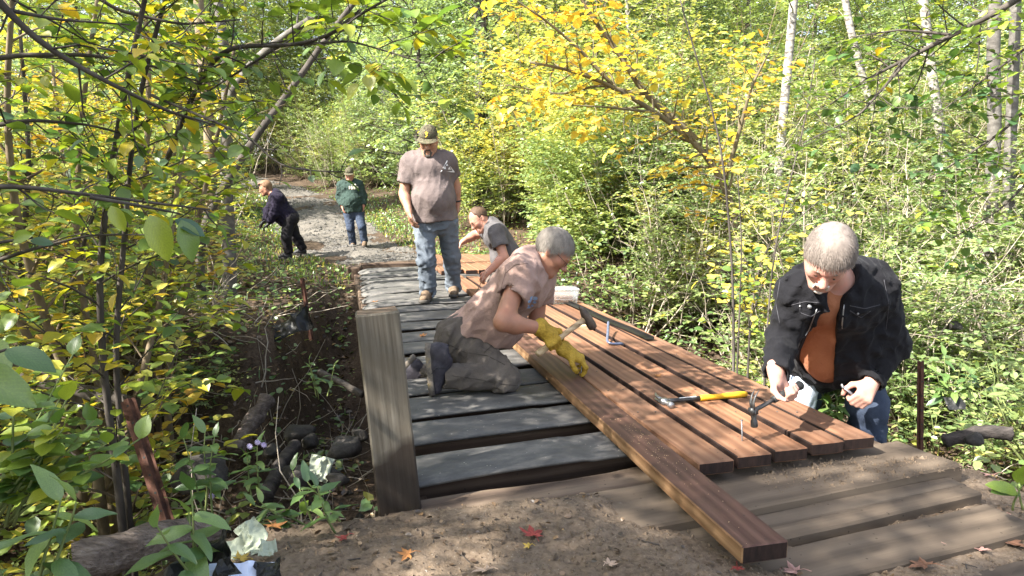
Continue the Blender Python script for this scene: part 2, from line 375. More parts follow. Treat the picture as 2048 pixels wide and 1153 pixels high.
# the dirt track on the near side: clods, ruts and ridges are real relief
def dirt_z(X, Y):
    P = np.stack([X, Y, X * 0], -1); u, v = uv_of(X, Y)
    z = -.125 + fbm(P, 1.6, 21, 3) * .014 + fbm(P, 7, 22, 3) * .006 + np.abs(fbm(P, 19, 23, 3)) * .008 + np.abs(fbm(P, 48, 24, 2)) * .010
    z += .05 * sstep(.5, -.2, v) * sstep(-.22, -.5, u) * sstep(-1.0, -.6, v)                              # heap by the post
    cover = sstep(1.30, .40, v + .25 * fbm(P, 2.2, 41, 2)) * sstep(-.03, -.20, u + .05 * fbm(P, 3, 43, 2))   # soil spread over the planks
    z += .112 * cover + .035 * sstep(1.9, 1.2, v) * sstep(-.55, -.8, u)
    z -= .20 * sstep(-.45, -1.05, v) + .25 * sstep(.02, .14, u) + .22 * sstep(2.3, 2.75, v) * sstep(-1.2, -.4, u)
    return z
V, Q = sheet(np.arange(-1.5, 2.9, .0125), np.arange(.7, 2.75, .0125), dirt_z)
tag(obj('dirt_track', mesh('dirt_track', V, Q, M['dirt'])), kind='structure')
# ------------------------------------------------------------------ the footbridge
bridge = empty('footbridge', (O2[0], O2[1], 0))
tag(bridge, 'low timber footbridge half decked with new brown boards over black rubber strips', 'footbridge')
RB = np.stack([np.r_[DB, 0], np.r_[-PB, 0], [0, 0, 1]], 1)                 # x along the bridge
RC = np.stack([np.r_[CB, 0], np.r_[-CB[1], CB[0], 0], [0, 0, 1]], 1)       # x along the cross timbers
def on(o, R, p, parent):
    if parent: p = np.asarray(p) - np.array(parent.location); o.parent = parent
    o.matrix_basis = mat4(R, p); return o
def plank(name, l, wd, h, m, end=None, n=None, amp=.0022, seed=0, bev=.004, side=None):
    bm = rough_box(l, wd, h, n or (max(4, int(l * 5)), 3, 2), amp, 5, seed, bev)
    me = bm_mesh(name, bm, m)
    if end: me.materials.append(end)
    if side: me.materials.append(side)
    nn = np.empty(len(me.polygons) * 3, np.float32); me.polygons.foreach_get('normal', nn); nn = nn.reshape(-1, 3)
    ix = np.zeros(len(nn), np.int32)
    if end: ix[np.abs(nn[:, 0]) > .8] = 1
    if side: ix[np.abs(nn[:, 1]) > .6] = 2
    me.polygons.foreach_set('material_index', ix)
    return me
def left_edge(y): return -.35 - .237 * (y - 2.3)
near = [(.692, 2.409), (.859, 2.474), (1.027, 2.54), (1.201, 2.609), (1.357, 2.664)]
lens = [5.9, 5.75, 5.8, 5.7, 6.0]
for k, ((x, y), L) in enumerate(zip(near, lens)):
    L2 = L
    c = np.array([x, y]) + DB * L2 / 2 + PB * .075
    me = plank('deck_board', L2, .150, .05, M['wood_new'], M['wood_end_gap_shade'], seed=k * 7, side=M['wood_new'] if k == 0 else M['wood_end_gap_shade'])  # board sides facing the gaps are coloured dark: shade painted between boards
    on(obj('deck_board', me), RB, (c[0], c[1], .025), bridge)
for k in range(8):                                                       # the shorter boards of the far end
    L2 = 2.1 + .12 * math.sin(k * 2.1)
    st = np.array([left_edge(8.35) + .95, 8.65]) + CB * .162 * k + DB * (.1 * math.sin(k * 1.7))
    c = st + DB * L2 / 2
    me = plank('deck_board', L2, .150, .05, M['wood_new'], M['wood_end_gap_shade'], seed=90 + k)
    on(obj('deck_board', me), RB, (c[0], c[1], .025), bridge)
# rubber strips over cross timbers
strips = [(2.34, 2.61), (2.74, 3.0), (3.06, 3.38), (3.42, 3.72), (3.80, 4.22), (4.34, 4.64), (4.67, 4.98), (5.11, 5.38), (5.42, 5.80), (5.90, 6.16), (6.26, 6.56), (6.68, 7.02), (7.10, 7.46), (7.50, 7.88), (7.98, 8.38), (8.46, 8.90), (9.0, 9.5)]
def strip_mesh(wd, L, seed, far, e0):
    """a strip of belting: sagging, wavy along its edges, corners rounded and curled"""
    nx, ny = 56, 12
    X = np.linspace(0, L, nx)[:, None].repeat(ny, 1); t = np.linspace(-1, 1, ny)[None].repeat(nx, 0)
    rr = min(.16, wd * .45) if far else .015                              # rounded corners
    hw = np.full(nx, wd / 2); xx = np.linspace(0, L, nx)
    k = xx < rr; hw[k] = wd / 2 - rr + np.sqrt(np.maximum(rr ** 2 - (rr - xx[k]) ** 2, 0)); hw[0] = max(hw[0], wd / 2 - rr + .01)
    wob = (.014 if far else .006) * vnoise(np.stack([xx * 2.1, xx * 0, xx * 0 + seed], -1), 1, seed)
    Y = t * (hw + wob)[:, None] + .012 * vnoise(np.stack([X * 1.7, X * 0, X * 0 + seed * 3.1], -1), 1, seed)
    Z = .004 - (.020 if far else .006) * np.abs(t) ** 5 + (.010 if far else .004) * vnoise(np.stack([X * 1.9, Y * 5, X * 0 + seed], -1), 1, seed + 5)
    Z = Z - (.05 if far else .01) * np.exp(-X / .10)
    Z = np.where(X > .75, np.minimum(Z, -.006), Z)                        # pressed flat beneath the boards
    top = np.stack([X - e0, Y, Z], -1); n = nx * ny
    Vv = np.concatenate([top.reshape(-1, 3), (top - [0, 0, .011]).reshape(-1, 3)])
    i = np.arange(nx - 1)[:, None] * ny; j = np.arange(ny - 1)[None]
    q = np.stack([i + j, i + ny + j, i + ny + j + 1, i + j + 1], -1).reshape(-1, 4)
    F = [q, q[:, ::-1] + n]
    per = list(range(ny)) + [a * ny + ny - 1 for a in range(1, nx)] + [(nx - 1) * ny + b for b in range(ny - 2, -1, -1)] + [a * ny for a in range(nx - 2, 0, -1)]
    per = np.array(per); nx_ = np.roll(per, -1)
    F.append(np.stack([per, nx_, nx_ + n, per + n], -1))
    return mesh('rubber_strip', Vv, F, M['rubber'], True)
for k, (y0, y1) in enumerate(strips):
    ym = (y0 + y1) / 2; wd = (y1 - y0) * .985; far = y0 > 5.8
    x = left_edge(ym)
    o = obj('rubber_strip', strip_mesh(wd, 2.02, k * 3 + 1, far, .06 if not far else .10)); on(o, RC, (x, ym, 0), bridge)
    c = np.array([x + .0, ym + .05]) + CB * 1.0
    me = plank('cross_timber', 2.08, min(wd * .92, .26), .20, M['wood_timber'], None, (14, 3, 3), .006, 200 + k, .008)
    on(obj('cross_timber', me), RC, (c[0], c[1], -.128 - (.012 if k % 2 else 0)), bridge)
for vv, rr in ((.28, .14), (1.02, .15), (1.75, .14)):                    # log bearers below
    P = [np.r_[O2 + PB * vv + DB * s, -.40] for s in np.linspace(-.15, 8.0, 14)]
    P = np.array(P); P[:, 2] += .02 * np.sin(np.arange(14) * 1.3)
    a = Acc(); a.tube(P, rr, 12); a.build('bearer_log', M['bark_dark'], bridge)
for k, (yy, hh, zz) in enumerate(((2.28, .24, -.185), (9.85, .25, -.10))):   # rotted end sills
    c = np.array([left_edge(yy) - .02, yy]) + CB * 1.05
    if k == 0: c = np.array([left_edge(yy) + .02, yy - .06]) + CB * 1.0
    me = plank('end_sill', 2.2, .26, hh, M['wood_old'] if k == 0 else M['wood_timber'], None, (22, 4, 3), .016, 300 + k, .02)
    on(obj('end_sill', me), RC, (c[0], c[1], zz), bridge)
# short upright at the far left corner
me = plank('corner_stub', .62, .2, .2, M['wood_timber'], M['wood_old'], (8, 4, 4), .012, 320, .02)
on(obj('corner_stub', me), frame((.03, -.05, 1), (0, 1, .3)), (left_edge(9.4) - .17, 9.45, -.28), bridge)
me = plank('side_beam', 7.6, .12, .16, M['wood_timber'], None, (30, 3, 3), .012, 330, .01)
c = np.array([left_edge(6.0) - .05, 6.0]); on(obj('side_beam', me), RB, (c[0], c[1], -.16), bridge)
# the loose board waiting to be nailed
a0 = np.array([.726, 1.825]); dl = nrm([-.236, .9717]); L = 3.28; c = a0 + dl * L / 2
me = plank('loose_board', L, .150, .055, M['wood_wet'], M['wood_end_gap_shade'], (20, 3, 2), .002, 41, .004, M['wood_fresh'])
lb = obj('loose_board', me); lb.matrix_basis = mat4(frame(np.r_[dl, 0.004], (0, 0, 1)), (c[0], c[1], .031))
tag(lb, 'loose dark brown board lying free, its end jutting over the dirt', 'board')
# old planks of the approach, half sunk in dirt
M['wood_mud'] = wood('wood_mud', (.062, .048, .036), (.092, .071, .053), (.125, .098, .073), .5, .95, .3, (.105, .081, .060), .8)
appr = empty('plank_approach', (1.3, 2.4, -.1)); tag(appr, 'old muddy planks half buried in dirt at the near bridge end', 'planks')
def oldplank(x0, y0, L, wd, th, top, seed, tilt=0.):
    me = plank('plank', L, wd, th, M['wood_mud'], M['wood_end_gap_shade'], (26, 5, 2), .006, seed, .008)
    c = np.array([x0, y0]) + CB * L / 2
    on(obj('plank', me), RC @ np.array(Euler((tilt, 0, 0)).to_matrix()), (c[0], c[1], top - th / 2), appr)
oldplank(.30, 2.205, 1.56, .31, .09, -.035, 500, .0)
oldplank(.1516, 1.94, 1.71, .085, .07, -.068, 501)
oldplank(.1516, 1.855, 1.715, .082, .07, -.070, 502)
oldplank(.1880, 1.675, 1.68, .195, .07, -.072, 503, .02)
oldplank(.338, 1.41, 1.9, .24, .06, -.098, 504, .02)
# the square post
me = plank('gate_post', 1.0, .150, .140, M['wood_post'] if 'wood_post' in M else M['wood_old'], M['wood_old'], (16, 5, 5), .004, 61, .007)
pst = obj('gate_post', me)
def post_mat():
    t = NT('wood_post'); v = t.coords((1, 1, 1)); m2 = t.n('Mapping'); m2.inputs['Scale'].default_value = (1.1, 34, 34); t.l(v, m2.inputs[0])
    f = t.noise(m2.outputs[0], 2., 6, .7); c = t.ramp(f, [(.25, (.050, .043, .034)), (.5, (.118, .102, .080)), (.78, (.20, .18, .15))])
    b = t.noise(v, 5, 5, .6); c = t.mix(t.ramp(b, [(.45, (0, 0, 0)), (.7, (.6, .6, .6))]), c, (.125, .10, .07))
    g = t.noise(v, 3, 3, .6); sx = t.n('SeparateXYZ'); tc = t.n('TexCoord'); t.l(tc.outputs['Object'], sx.inputs[0])
    hh = t.math('ADD', t.math('MULTIPLY', sx.outputs['X'], 3.4), t.math('MULTIPLY', g, 1.6))     # damp, dark stain risen from the soil
    hh = t.math('SUBTRACT', t.math('ADD', hh, t.math('MULTIPLY', sx.outputs['Y'], 3.2)), .62)
    c = t.mix(t.ramp(hh, [(0.10, (.85, .85, .85)), (.26, (0, 0, 0))]), c, (.024, .016, .012))
    t.bsdf(c, .85, f, .5, .004, .2); return t.m
pst.data.materials[0] = post_mat()
Rp = frame((-.085, .015, 1), (.25, -.97, 0)); pst.matrix_basis = mat4(Rp, (-.430, 2.335, .140))
tag(pst, 'upright square grey wooden post with a dark damp foot at the bridge corner', 'post')

# nail heads in the fixed boards, over every second cross timber
nh_ = Acc()
for (x, y) in near:
    for k, (y0, y1) in enumerate(strips[1:]):
        ym = (y0 + y1) / 2; s_ = (ym - y + .30 * .4) / DB[1]
        if s_ < .06 or s_ > 5.5: continue
        for q in (.035, .115):
            p = np.array([x, y]) + DB * (s_ + .01 * math.sin(k * 7 + q * 50)) + PB * q; nh_.tube([(p[0], p[1], .0495), (p[0], p[1], .0518)], .0042, 7)
tag(nh_.build('nail_heads', M['steel_dark'], bridge), kind='stuff')
# ------------------------------------------------------------------ vegetation
T_FAR = (np.array([(0, 0, 0), (.42, .34, .07), (1, 0, -.06), (.42, -.34, .07)]), [np.array([(0, 3, 2, 1)])], None)
def tmpl_mid():
    v = np.array([(0, 0, 0), (.28, .33, .05), (.70, .29, .02), (1, 0, -.12), (.70, -.29, .02), (.28, -.33, .05), (.3, 0, -.03), (.7, 0, -.06)])
    t = np.array([(0, 6, 1), (0, 5, 6), (2, 7, 3), (3, 7, 4)]); q = np.array([(1, 6, 7, 2), (6, 5, 4, 7)])
    return (v, [t, q], None)
T_MID = tmpl_mid()
def tmpl_near(wid=.36, droop=.14, fold=.10, wave=.03, seed=0, tip=.02, widest=.42):
    ts = np.array([0, .10, .25, .42, .60, .78, .91, 1.]); rg = random.Random(seed)
    wv = wid * np.sin(np.pi * ts ** (math.log(.5) / math.log(widest))) ** .75; wv[0] = .012; wv[-1] = tip
    V = []; UV = []
    for i, (t, w_) in enumerate(zip(ts, wv)):
        for s in (-1, -.5, 0, .5, 1):
            z = fold * abs(s) * w_ * 2 - droop * t * t + wave * math.sin(9 * t + s * 2 + seed) * abs(s)
            V.append((t, s * w_ * (1 + .06 * rg.uniform(-1, 1)), z)); UV.append((t, .5 + .5 * s * w_ / wid))
    q = [(i * 5 + j, i * 5 + j + 1, i * 5 + 6 + j, i * 5 + 5 + j) for i in range(7) for j in range(4)]
    return (np.array(V), [np.array(q)], np.array(UV))
def leaves_arrays(pos, dr, up, size, tone, tm):
    tv, tf, _ = tm; d = nrm(dr); s = nrm(np.cross(up, d)); n = np.cross(d, s); K = len(tv); N = len(pos)
    V = pos[:, None] + size[:, None, None] * (tv[None, :, 0:1] * d[:, None] + tv[None, :, 1:2] * s[:, None] + tv[None, :, 2:3] * n[:, None])
    F = [(f[None] + (np.arange(N) * K)[:, None, None]).reshape(-1, f.shape[1]) for f in tf]
    T = np.concatenate([np.repeat(tone, len(f)) for f in tf])
    return V.reshape(-1, 3), F, T
def foliage_mesh(name, L, tm, mat):
    V, F, T = leaves_arrays(L['pos'], L['dir'], L['up'], L['size'], L['tone'], tm)
    return mesh(name, V, F, mat, False, tone=T)
class Leaves:
    def __init__(s): s.p = []; s.d = []; s.u = []; s.s = []; s.t = []
    def add(s, p, d, u, sz, t): s.p.append(p); s.d.append(d); s.u.append(u); s.s.append(sz); s.t.append(t)
    def done(s): return dict(pos=np.array(s.p), dir=np.array(s.d), up=nrm(np.array(s.u)), size=np.array(s.s), tone=np.array(s.t))
def rv(rg, a=1.): return np.array([rg.gauss(0, a), rg.gauss(0, a), rg.gauss(0, a)])
def curve(rg, p, d, L, n, wob=.12, up=0.):
    P = [np.array(p, float)]; d = nrm(d)
    for _ in range(n):
        d = nrm(d + rv(rg, wob) + np.array([0, 0, up])); P.append(P[-1] + d * L / n)
    return np.array(P)
def leaf_twig(rg, Lf, P, size, tonef, step, spread=.9, flat=1.0, droop=.1):
    """leaves on alternate sides along a twig, blades turned to the light"""
    seg = np.r_[0, np.cumsum(np.linalg.norm(np.diff(P, axis=0), axis=1))]; L = seg[-1]; s = step * .5; side = rg.choice((-1, 1))
    while s < L + step * .5:
        q = min(s, L); p = np.array([np.interp(q, seg, P[:, k]) for k in range(3)])
        i = min(len(P) - 2, int(np.searchsorted(seg, q, 'right') - 1)); d = nrm(P[i + 1] - P[i])
        lat = nrm(np.cross(d, [0, 0, 1])) * side
        ang = spread if q < L - 1e-6 else 0
        dr = nrm(d * math.cos(ang) + lat * math.sin(ang) + rv(rg, .22) + np.array([0, 0, -droop]))
        up = nrm(np.array([0, 0, 1.]) * flat + rv(rg, .33))
        Lf.add(p, dr, up, size * rg.uniform(.6, 1.25), tonef(p, rg)); side = -side; s += step * rg.uniform(.7, 1.3)
def branch_system(rg, A, Lf, P, r, size, tonef, t0=.25, bl=(.35, .9), bstep=.2, tl=(.14, .32), tstep=.11, lstep=.05, up=.02, flat=1., twig_wood=True, out=1.):
    """side branches, twigs and leaves along a stem P"""
    seg = np.r_[0, np.cumsum(np.linalg.norm(np.diff(P, axis=0), axis=1))]; L = seg[-1]; s = t0 * L; az = rg.uniform(0, 6.3)
    while s < L:
        p = np.array([np.interp(s, seg, P[:, k]) for k in range(3)]); i = min(len(P) - 2, int(np.searchsorted(seg, s, 'right') - 1)); d = nrm(P[i + 1] - P[i])
        az += 2.4 + rg.uniform(-.5, .5)
        a = nrm(np.cross(d, [.31, .2, .9])); b = np.cross(d, a); lat = a * math.cos(az) + b * math.sin(az)
        ln = rg.uniform(*bl) * (1 - .55 * (s / L) ** 2)
        B = curve(rg, p, nrm(d * .55 + lat * out + np.array([0, 0, .15])), ln, 5, .13, up - .02)
        rr = r * .38 * (1 - .6 * s / L)
        A.tube(B, np.linspace(max(rr, .0022), .0013, len(B)), 4, False)
        bs = np.r_[0, np.cumsum(np.linalg.norm(np.diff(B, axis=0), axis=1))]; q = .12; sd = 1
        while q < bs[-1]:
            bp = np.array([np.interp(q, bs, B[:, k]) for k in range(3)]); j = min(len(B) - 2, int(np.searchsorted(bs, q, 'right') - 1)); bd = nrm(B[j + 1] - B[j])
            bl_ = nrm(np.cross(bd, [0, 0, 1.])) * sd; sd = -sd
            tw = curve(rg, bp, nrm(bd * .7 + bl_ + rv(rg, .15)), rg.uniform(*tl), 2, .12, 0)
            if twig_wood: A.tube(tw, (.0016, .0013, .001), 3, False)
            leaf_twig(rg, Lf, tw, size, tonef, lstep, flat=flat); q += tstep * rg.uniform(.7, 1.3)
        leaf_twig(rg, Lf, B[2:], size, tonef, lstep * 1.3, flat=flat)
        s += bstep * rg.uniform(.7, 1.3)
def tone_fn(lo, hi, sc=2.5, seed=0, sharp=.35):
    def f(p, rg):
        n = math.sin(p[0] * sc + seed) * math.sin(p[1] * sc * 1.3 + seed * 2) * math.sin(p[2] * sc * 1.7 + seed * 3)
        return min(1, max(0, lo + (hi - lo) * (.5 + .5 * n) + rg.gauss(0, sharp * .3)))
    return f
def shrub(seed, H, R, ns, size, tonef, r0=.018, lean=.35, bare=0, **k):
    rg = random.Random(seed); A = Acc(); Lf = Leaves()
    for i in range(ns):
        az = rg.uniform(0, 6.283); q = rg.uniform(0, .18) * R; d = np.array([math.cos(az) * lean * rg.uniform(.3, 1.3), math.sin(az) * lean * rg.uniform(.3, 1.3), 1])
        P = curve(rg, (q * math.cos(az), q * math.sin(az), -.15), d, H * rg.uniform(.65, 1.05), 8, .10, .03)
        r = r0 * rg.uniform(.6, 1.3); A.tube(P, np.linspace(r, .003, len(P)), 6, False)
        branch_system(rg, A, Lf, P, r, size, tonef, **k)
    for i in range(bare):
        az = rg.uniform(0, 6.283); P = curve(rg, (R * .5 * math.cos(az), R * .5 * math.sin(az), -.1), (rg.gauss(0, .45), rg.gauss(0, .45), 1), H * rg.uniform(.5, 1.1), 7, .09)
        A.tube(P, np.linspace(rg.uniform(.006, .013), .002, 8), 5, False)
        for q in (3, 4, 5, 6): A.tube(curve(rg, P[q], P[q] - P[q - 1] + rv(rg, .25), rg.uniform(.3, .8), 4, .15), np.linspace(.004, .0015, 5), 3, False)
    return A, Lf.done()
def tree_proto(seed, H, R, size, tonef, r0=.09, crown0=.3, nl=26, lean=.05, **k):
    rg = random.Random(seed); A = Acc(); Lf = Leaves()
    P = curve(rg, (0, 0, -.3), (rg.uniform(-lean, lean), rg.uniform(-lean, lean), 1), H, 12, .035, .02)
    A.tube(P, r0 * np.linspace(1, .12, len(P)) * np.r_[1.25, np.ones(len(P) - 1)], 9, False)
    B2 = Acc()
    for i in range(nl):
        t = crown0 + (1 - crown0) * (i + rg.random()) / nl; p = np.array([np.interp(t * 12, range(13), P[:, j]) for j in range(3)])
        az = i * 2.4 + rg.uniform(-.4, .4); up = .25 + .5 * t
        ln = R * (1.05 - .75 * ((t - crown0) / (1 - crown0)) ** 1.5) * rg.uniform(.6, 1.15)
        S = curve(rg, p, (math.cos(az), math.sin(az), up), ln, 6, .12, .02)
        r = r0 * .32 * (1.1 - t); A.tube(S, np.linspace(r, .004, len(S)), 5, False)
        branch_system(rg, A, Lf, S, r, size, tonef, **k)
    return A, Lf.done()
def cam_near(p): return np.linalg.norm(p - np.array([0, 0, cam_h]), axis=-1)
def clear_ok(W):
    """the trail is kept trimmed: no leaf hangs into the walking space over the bridge and its track"""
    u, v = uv_of(W[:, 0], W[:, 1])
    lo = -.62 - .085 * np.clip(u, 0, 14); hi = 2.25 + .0 * u
    ins = (v > lo) & (v < hi) & (u < 9.5) & (W[:, 2] < 2.3 + .0 * u)
    ins |= (v >= hi) & (v < 3.05) & (u < 1.2) & (u > -2.5) & (W[:, 2] < 2.2)
    ins |= (v >= 2.2) & (v < 2.5) & (W[:, 2] > .35) & (W[:, 2] < 2.3) & (u < 6)
    ins |= (v > 1.2) & (u < .4) & (W[:, 2] < 2.6) & (v < 4)
    ins |= (pdist(W[:, 0], W[:, 1]) < 1.25) & (W[:, 2] < 3.2 + .098 * np.clip(W[:, 1] - 14, 0, 30))
    return ~ins
PROTO = {}
def proto(key, gen, tm, mat, bark):
    A, L = gen; PROTO[key] = (A.mesh('stems', bark, True), foliage_mesh('foliage', L, tm, mat), A, L, tm, mat, bark)
t0_ = time.time()
TF = tone_fn
proto('thicket_a', shrub(1, 3.0, 1.4, 9, .066, TF(.25, .95, 2.2, 1), lstep=.036, bstep=.125, tstep=.085, t0=.1, bare=6), T_FAR, M['leaf_green'], M['twig_dry'])
proto('thicket_b', shrub(2, 3.8, 1.6, 9, .070, TF(.3, 1., 1.8, 4), lstep=.04, bstep=.14, tstep=.09, t0=.1, bare=6), T_FAR, M['leaf_green'], M['bark_tan'])
proto('thicket_c', shrub(3, 2.3, 1.3, 9, .062, TF(.15, .85, 2.6, 7), lstep=.036, bstep=.12, tstep=.085, lean=.55, t0=.1, bare=7), T_FAR, M['leaf_green'], M['twig_dry'])
proto('low_a', shrub(4, 1.15, .9, 8, .058, TF(.25, .9, 3.2, 2), r0=.008, lean=.6, bl=(.2, .5), bstep=.11, lstep=.045), T_MID, M['leaf_green'], M['twig_dry'])
proto('low_b', shrub(5, .85, .8, 9, .050, TF(.1, .75, 3.5, 5), r0=.007, lean=.7, bl=(.2, .45), bstep=.10, lstep=.042), T_MID, M['leaf_green'], M['stem_green'])
proto('low_yellow', shrub(6, 1.1, .8, 7, .060, TF(.0, .5, 3.0, 3), r0=.008, lean=.5, bl=(.2, .5), bstep=.13, lstep=.06), T_MID, M['leaf_yellow'], M['bark_dark'])
proto('alder_a', shrub(7, 3.7, 1.6, 6, .082, TF(.2, 1., 2.0, 1), r0=.024, lean=.42, bl=(.5, 1.1), bstep=.22, tl=(.16, .36), tstep=.15, lstep=.075, flat=1.5), T_MID, M['leaf_mix'], M['bark_tan'])
proto('alder_b', shrub(8, 3.1, 1.6, 6, .080, TF(.15, .95, 2.4, 6), r0=.022, lean=.5, bl=(.5, 1.1), bstep=.22, tl=(.16, .36), tstep=.15, lstep=.075, flat=1.5), T_MID, M['leaf_mix'], M['bark_tan'])
proto('tree_a', tree_proto(11, 9.5, 2.3, .12, TF(.2, .9, 1.3, 2), r0=.075, crown0=.16, nl=64, bstep=.2, bl=(.5, 1.2), lstep=.07, tstep=.13, twig_wood=False), T_FAR, M['leaf_far'], M['bark_birch'])
proto('tree_b', tree_proto(12, 11, 2.6, .125, TF(.1, .8, 1.2, 5), r0=.085, crown0=.10, nl=66, bstep=.2, bl=(.5, 1.2), lstep=.072, tstep=.13, twig_wood=False), T_FAR, M['leaf_far'], M['bark_dark'])
proto('tree_c', tree_proto(13, 8, 2.0, .115, TF(.35, 1.0, 1.3, 8), r0=.06, crown0=.08, nl=56, bstep=.2, bl=(.5, 1.1), lstep=.07, tstep=.13, twig_wood=False), T_FAR, M['leaf_far'], M['bark_birch'])
proto('pole_tree', tree_proto(14, 10, 1.5, .085, TF(.2, .9, 1.3, 4), r0=.085, crown0=.34, nl=26, bstep=.24, bl=(.4, 1.0), lstep=.08, tstep=.18, twig_wood=False), T_FAR, M['leaf_green'], M['bark_birch'])
print('protos', round(time.time() - t0_, 1), {k: len(p[3]['pos']) for k, p in PROTO.items()})
def put(key, name, loc, rz=0., s=1., label=None, cat='shrub', group=None, tilt=(0, 0), sink=0., trim=True):
    """one plant; its meshes are shared with others of its kind unless it has to be trimmed back from the trail"""
    wood_, fol, A, L, tm, mat, bark = PROTO[key]
    z = G(*loc[:2]) - sink
    o = empty(name, (loc[0], loc[1], z), rz); o.rotation_euler = (tilt[0], tilt[1], rz); o.scale = (s, s, s)
    tag(o, label, cat, group)
    if trim:
        Mx = np.array(Matrix.LocRotScale(o.location, o.rotation_euler, o.scale)); W = L['pos'] @ Mx[:3, :3].T + Mx[:3, 3]
        k = clear_ok(W)
        if not k.all(): fol = foliage_mesh('foliage', {q: a[k] for q, a in L.items()}, tm, mat)
        if not clear_ok(np.concatenate(A.V) @ Mx[:3, :3].T + Mx[:3, 3]).all(): wood_ = None
    if wood_: obj('trunk' if 'tree' in name else 'stems', wood_, o)
    f = obj('crown' if 'tree' in name else 'foliage', fol, o)
    return o
rg = random.Random(77)
def zone(n, xr, yr, keys, name, label, cat, group, sr=(.8, 1.25), ok=None, trim=True, gap=.7):
    pts = []; tries = 0
    while len(pts) < n and tries < n * 60:
        tries += 1; x = rg.uniform(*xr); y = rg.uniform(*yr)
        if pdist(np.array([x]), np.array([y]))[0] < 1.9: continue
        if ok and not ok(x, y): continue
        if any((x - a) ** 2 + (y - b) ** 2 < gap * gap for a, b in pts): continue
        pts.append((x, y))
    for x, y in pts:
        put(rg.choice(keys), name, (x, y), rg.uniform(0, 6.28), rg.uniform(*sr), label, cat, group, (rg.uniform(-.08, .08), rg.uniform(-.08, .08)), trim=trim)
def vu(x, y): return uv_of(np.array([x]), np.array([y]))
right = lambda m: (lambda x, y: vu(x, y)[1][0] > m)
leftof = lambda m: (lambda x, y: vu(x, y)[1][0] < m)
zone(34, (-.5, 8), (4.2, 9.5), ['low_a', 'low_b', 'low_a'], 'shrub', 'low leafy shrub in the green bank on the right side of the bridge', 'shrub', 'low shrubs on the bank right of the bridge', (.8, 1.35), right(2.75), gap=.5)
zone(40, (.3, 10), (6.4, 12), ['thicket_c', 'thicket_a', 'thicket_c'], 'shrub', 'bushy green shrub of the dense thicket behind the bridge', 'shrub', 'thicket shrubs behind the bridge', (.75, 1.15), right(3.5), gap=.6)
zone(62, (-1.2, 16), (11, 18), ['thicket_a', 'thicket_b', 'thicket_a'], 'shrub', 'tall green shrub in the sunlit thicket right of the track', 'shrub', 'tall shrubs right of the track', (.9, 1.4), lambda x, y: x > -.9 - .30 * (y - 11), gap=.7)
zone(56, (-10, 26), (17, 30), ['tree_a', 'tree_b', 'tree_c'], 'tree', 'sunlit slender tree of the woods behind the thicket', 'tree', 'woodland trees behind the thicket', (.75, 1.15), None, gap=1.3, trim=False)
zone(62, (-26, 22), (29, 44), ['tree_a', 'tree_b', 'tree_c'], 'tree', 'leafy tree far back in the woods', 'tree', 'trees far back in the woods', (1.05, 1.5), None, gap=1.9, trim=False)
zone(26, (-18, -1), (23, 34), ['thicket_b', 'thicket_a'], 'shrub', 'shrub on the rising bank where the track bends away', 'shrub', 'shrubs where the track bends', (.8, 1.3), None, trim=False)
zone(22, (-12, -3.2), (9.5, 20), ['thicket_a', 'thicket_c', 'thicket_b'], 'shrub', 'green shrub on the left side of the gravel track', 'shrub', 'shrubs left of the track', (.7, 1.1), lambda x, y: vu(x, y)[1][0] < -2.6 and pdist(np.array([x]), np.array([y]))[0] > 2.6)
zone(5, (-20, -10), (12, 24), ['pole_tree', 'tree_b'], 'tree', 'slim tree in the shady woods on the left', 'tree', 'trees in the woods on the left', (.8, 1.1), leftof(-4.2), gap=1.3, trim=False)
zone(20, (-8, -1.6), (3.6, 9.5), ['alder_a', 'alder_b'], 'shrub', 'alder shrub with yellow and green round leaves in the left thicket', 'shrub', 'alder shrubs of the left thicket', (.8, 1.1), leftof(-1.75), gap=.75)

for k_, (x, y) in enumerate(((-13.2, 36.5), (-11.6, 35.5), (-15, 38), (-12.2, 39), (-10.2, 36), (-16.5, 37), (-14, 41), (-9, 34), (-11, 32.6), (-12.6, 34.6), (-15.2, 34.8), (-8.2, 31.5))):
    if k_ < 8: put(['tree_a', 'tree_c'][k_ % 2], 'tree', (x, y), k_ * 1.3, 1.15, 'leafy tree closing the view where the track bends away', 'tree', 'trees closing the view at the bend', trim=False)
    else: put('thicket_b', 'shrub', (x, y), k_ * 1.3, 1.4, 'shrub on the rising bank where the track bends away', 'shrub', 'shrubs where the track bends', trim=False)
zone(16, (-4.2, -1.0), (3.2, 9.0), ['low_a', 'low_b', 'low_b'], 'shrub', 'small leafy bush on the left gully bank beside the bridge', 'shrub', 'small bushes on the left gully bank', (.55, .95), lambda x, y: -3.2 < vu(x, y)[1][0] < -1.15, gap=.4)
# ------------------------------------------------------------------ plants with a shape of their own
LEAFM = [mesh('leaf', *(lambda t: (t[0], t[1], m, True, None, t[2]))(tmpl_near(.37, .10 + .06 * k, .08 + .02 * k, .02, k, .03, .46)), )
         for k, m in enumerate([M['leaf_near']] * 5)]
LEAFY = [mesh('leaf', *(lambda t: (t[0], t[1], M['leaf_yellow'], True, None, t[2]))(tmpl_near(.40, .16 + .05 * k, .10, .03, 20 + k, .02, .40))) for k in range(4)]
LEAFH = [mesh('leaf', *(lambda t: (t[0], t[1], M['leaf_herb'], True, None, t[2]))(tmpl_near(.21, .18 + .08 * k, .08, .03, 40 + k, .01, .40))) for k in range(4)]
for ms, tn in ((LEAFM, (.12, .3, .42, .55, .74)), (LEAFY, (.1, .35, .6, .8)), (LEAFH, (.15, .35, .5, .65))):
    for me, t_ in zip(ms, tn):
        a = me.attributes.new('tone', 'FLOAT', 'FACE'); a.data.foreach_set('value', np.full(len(me.polygons), t_, np.float32))
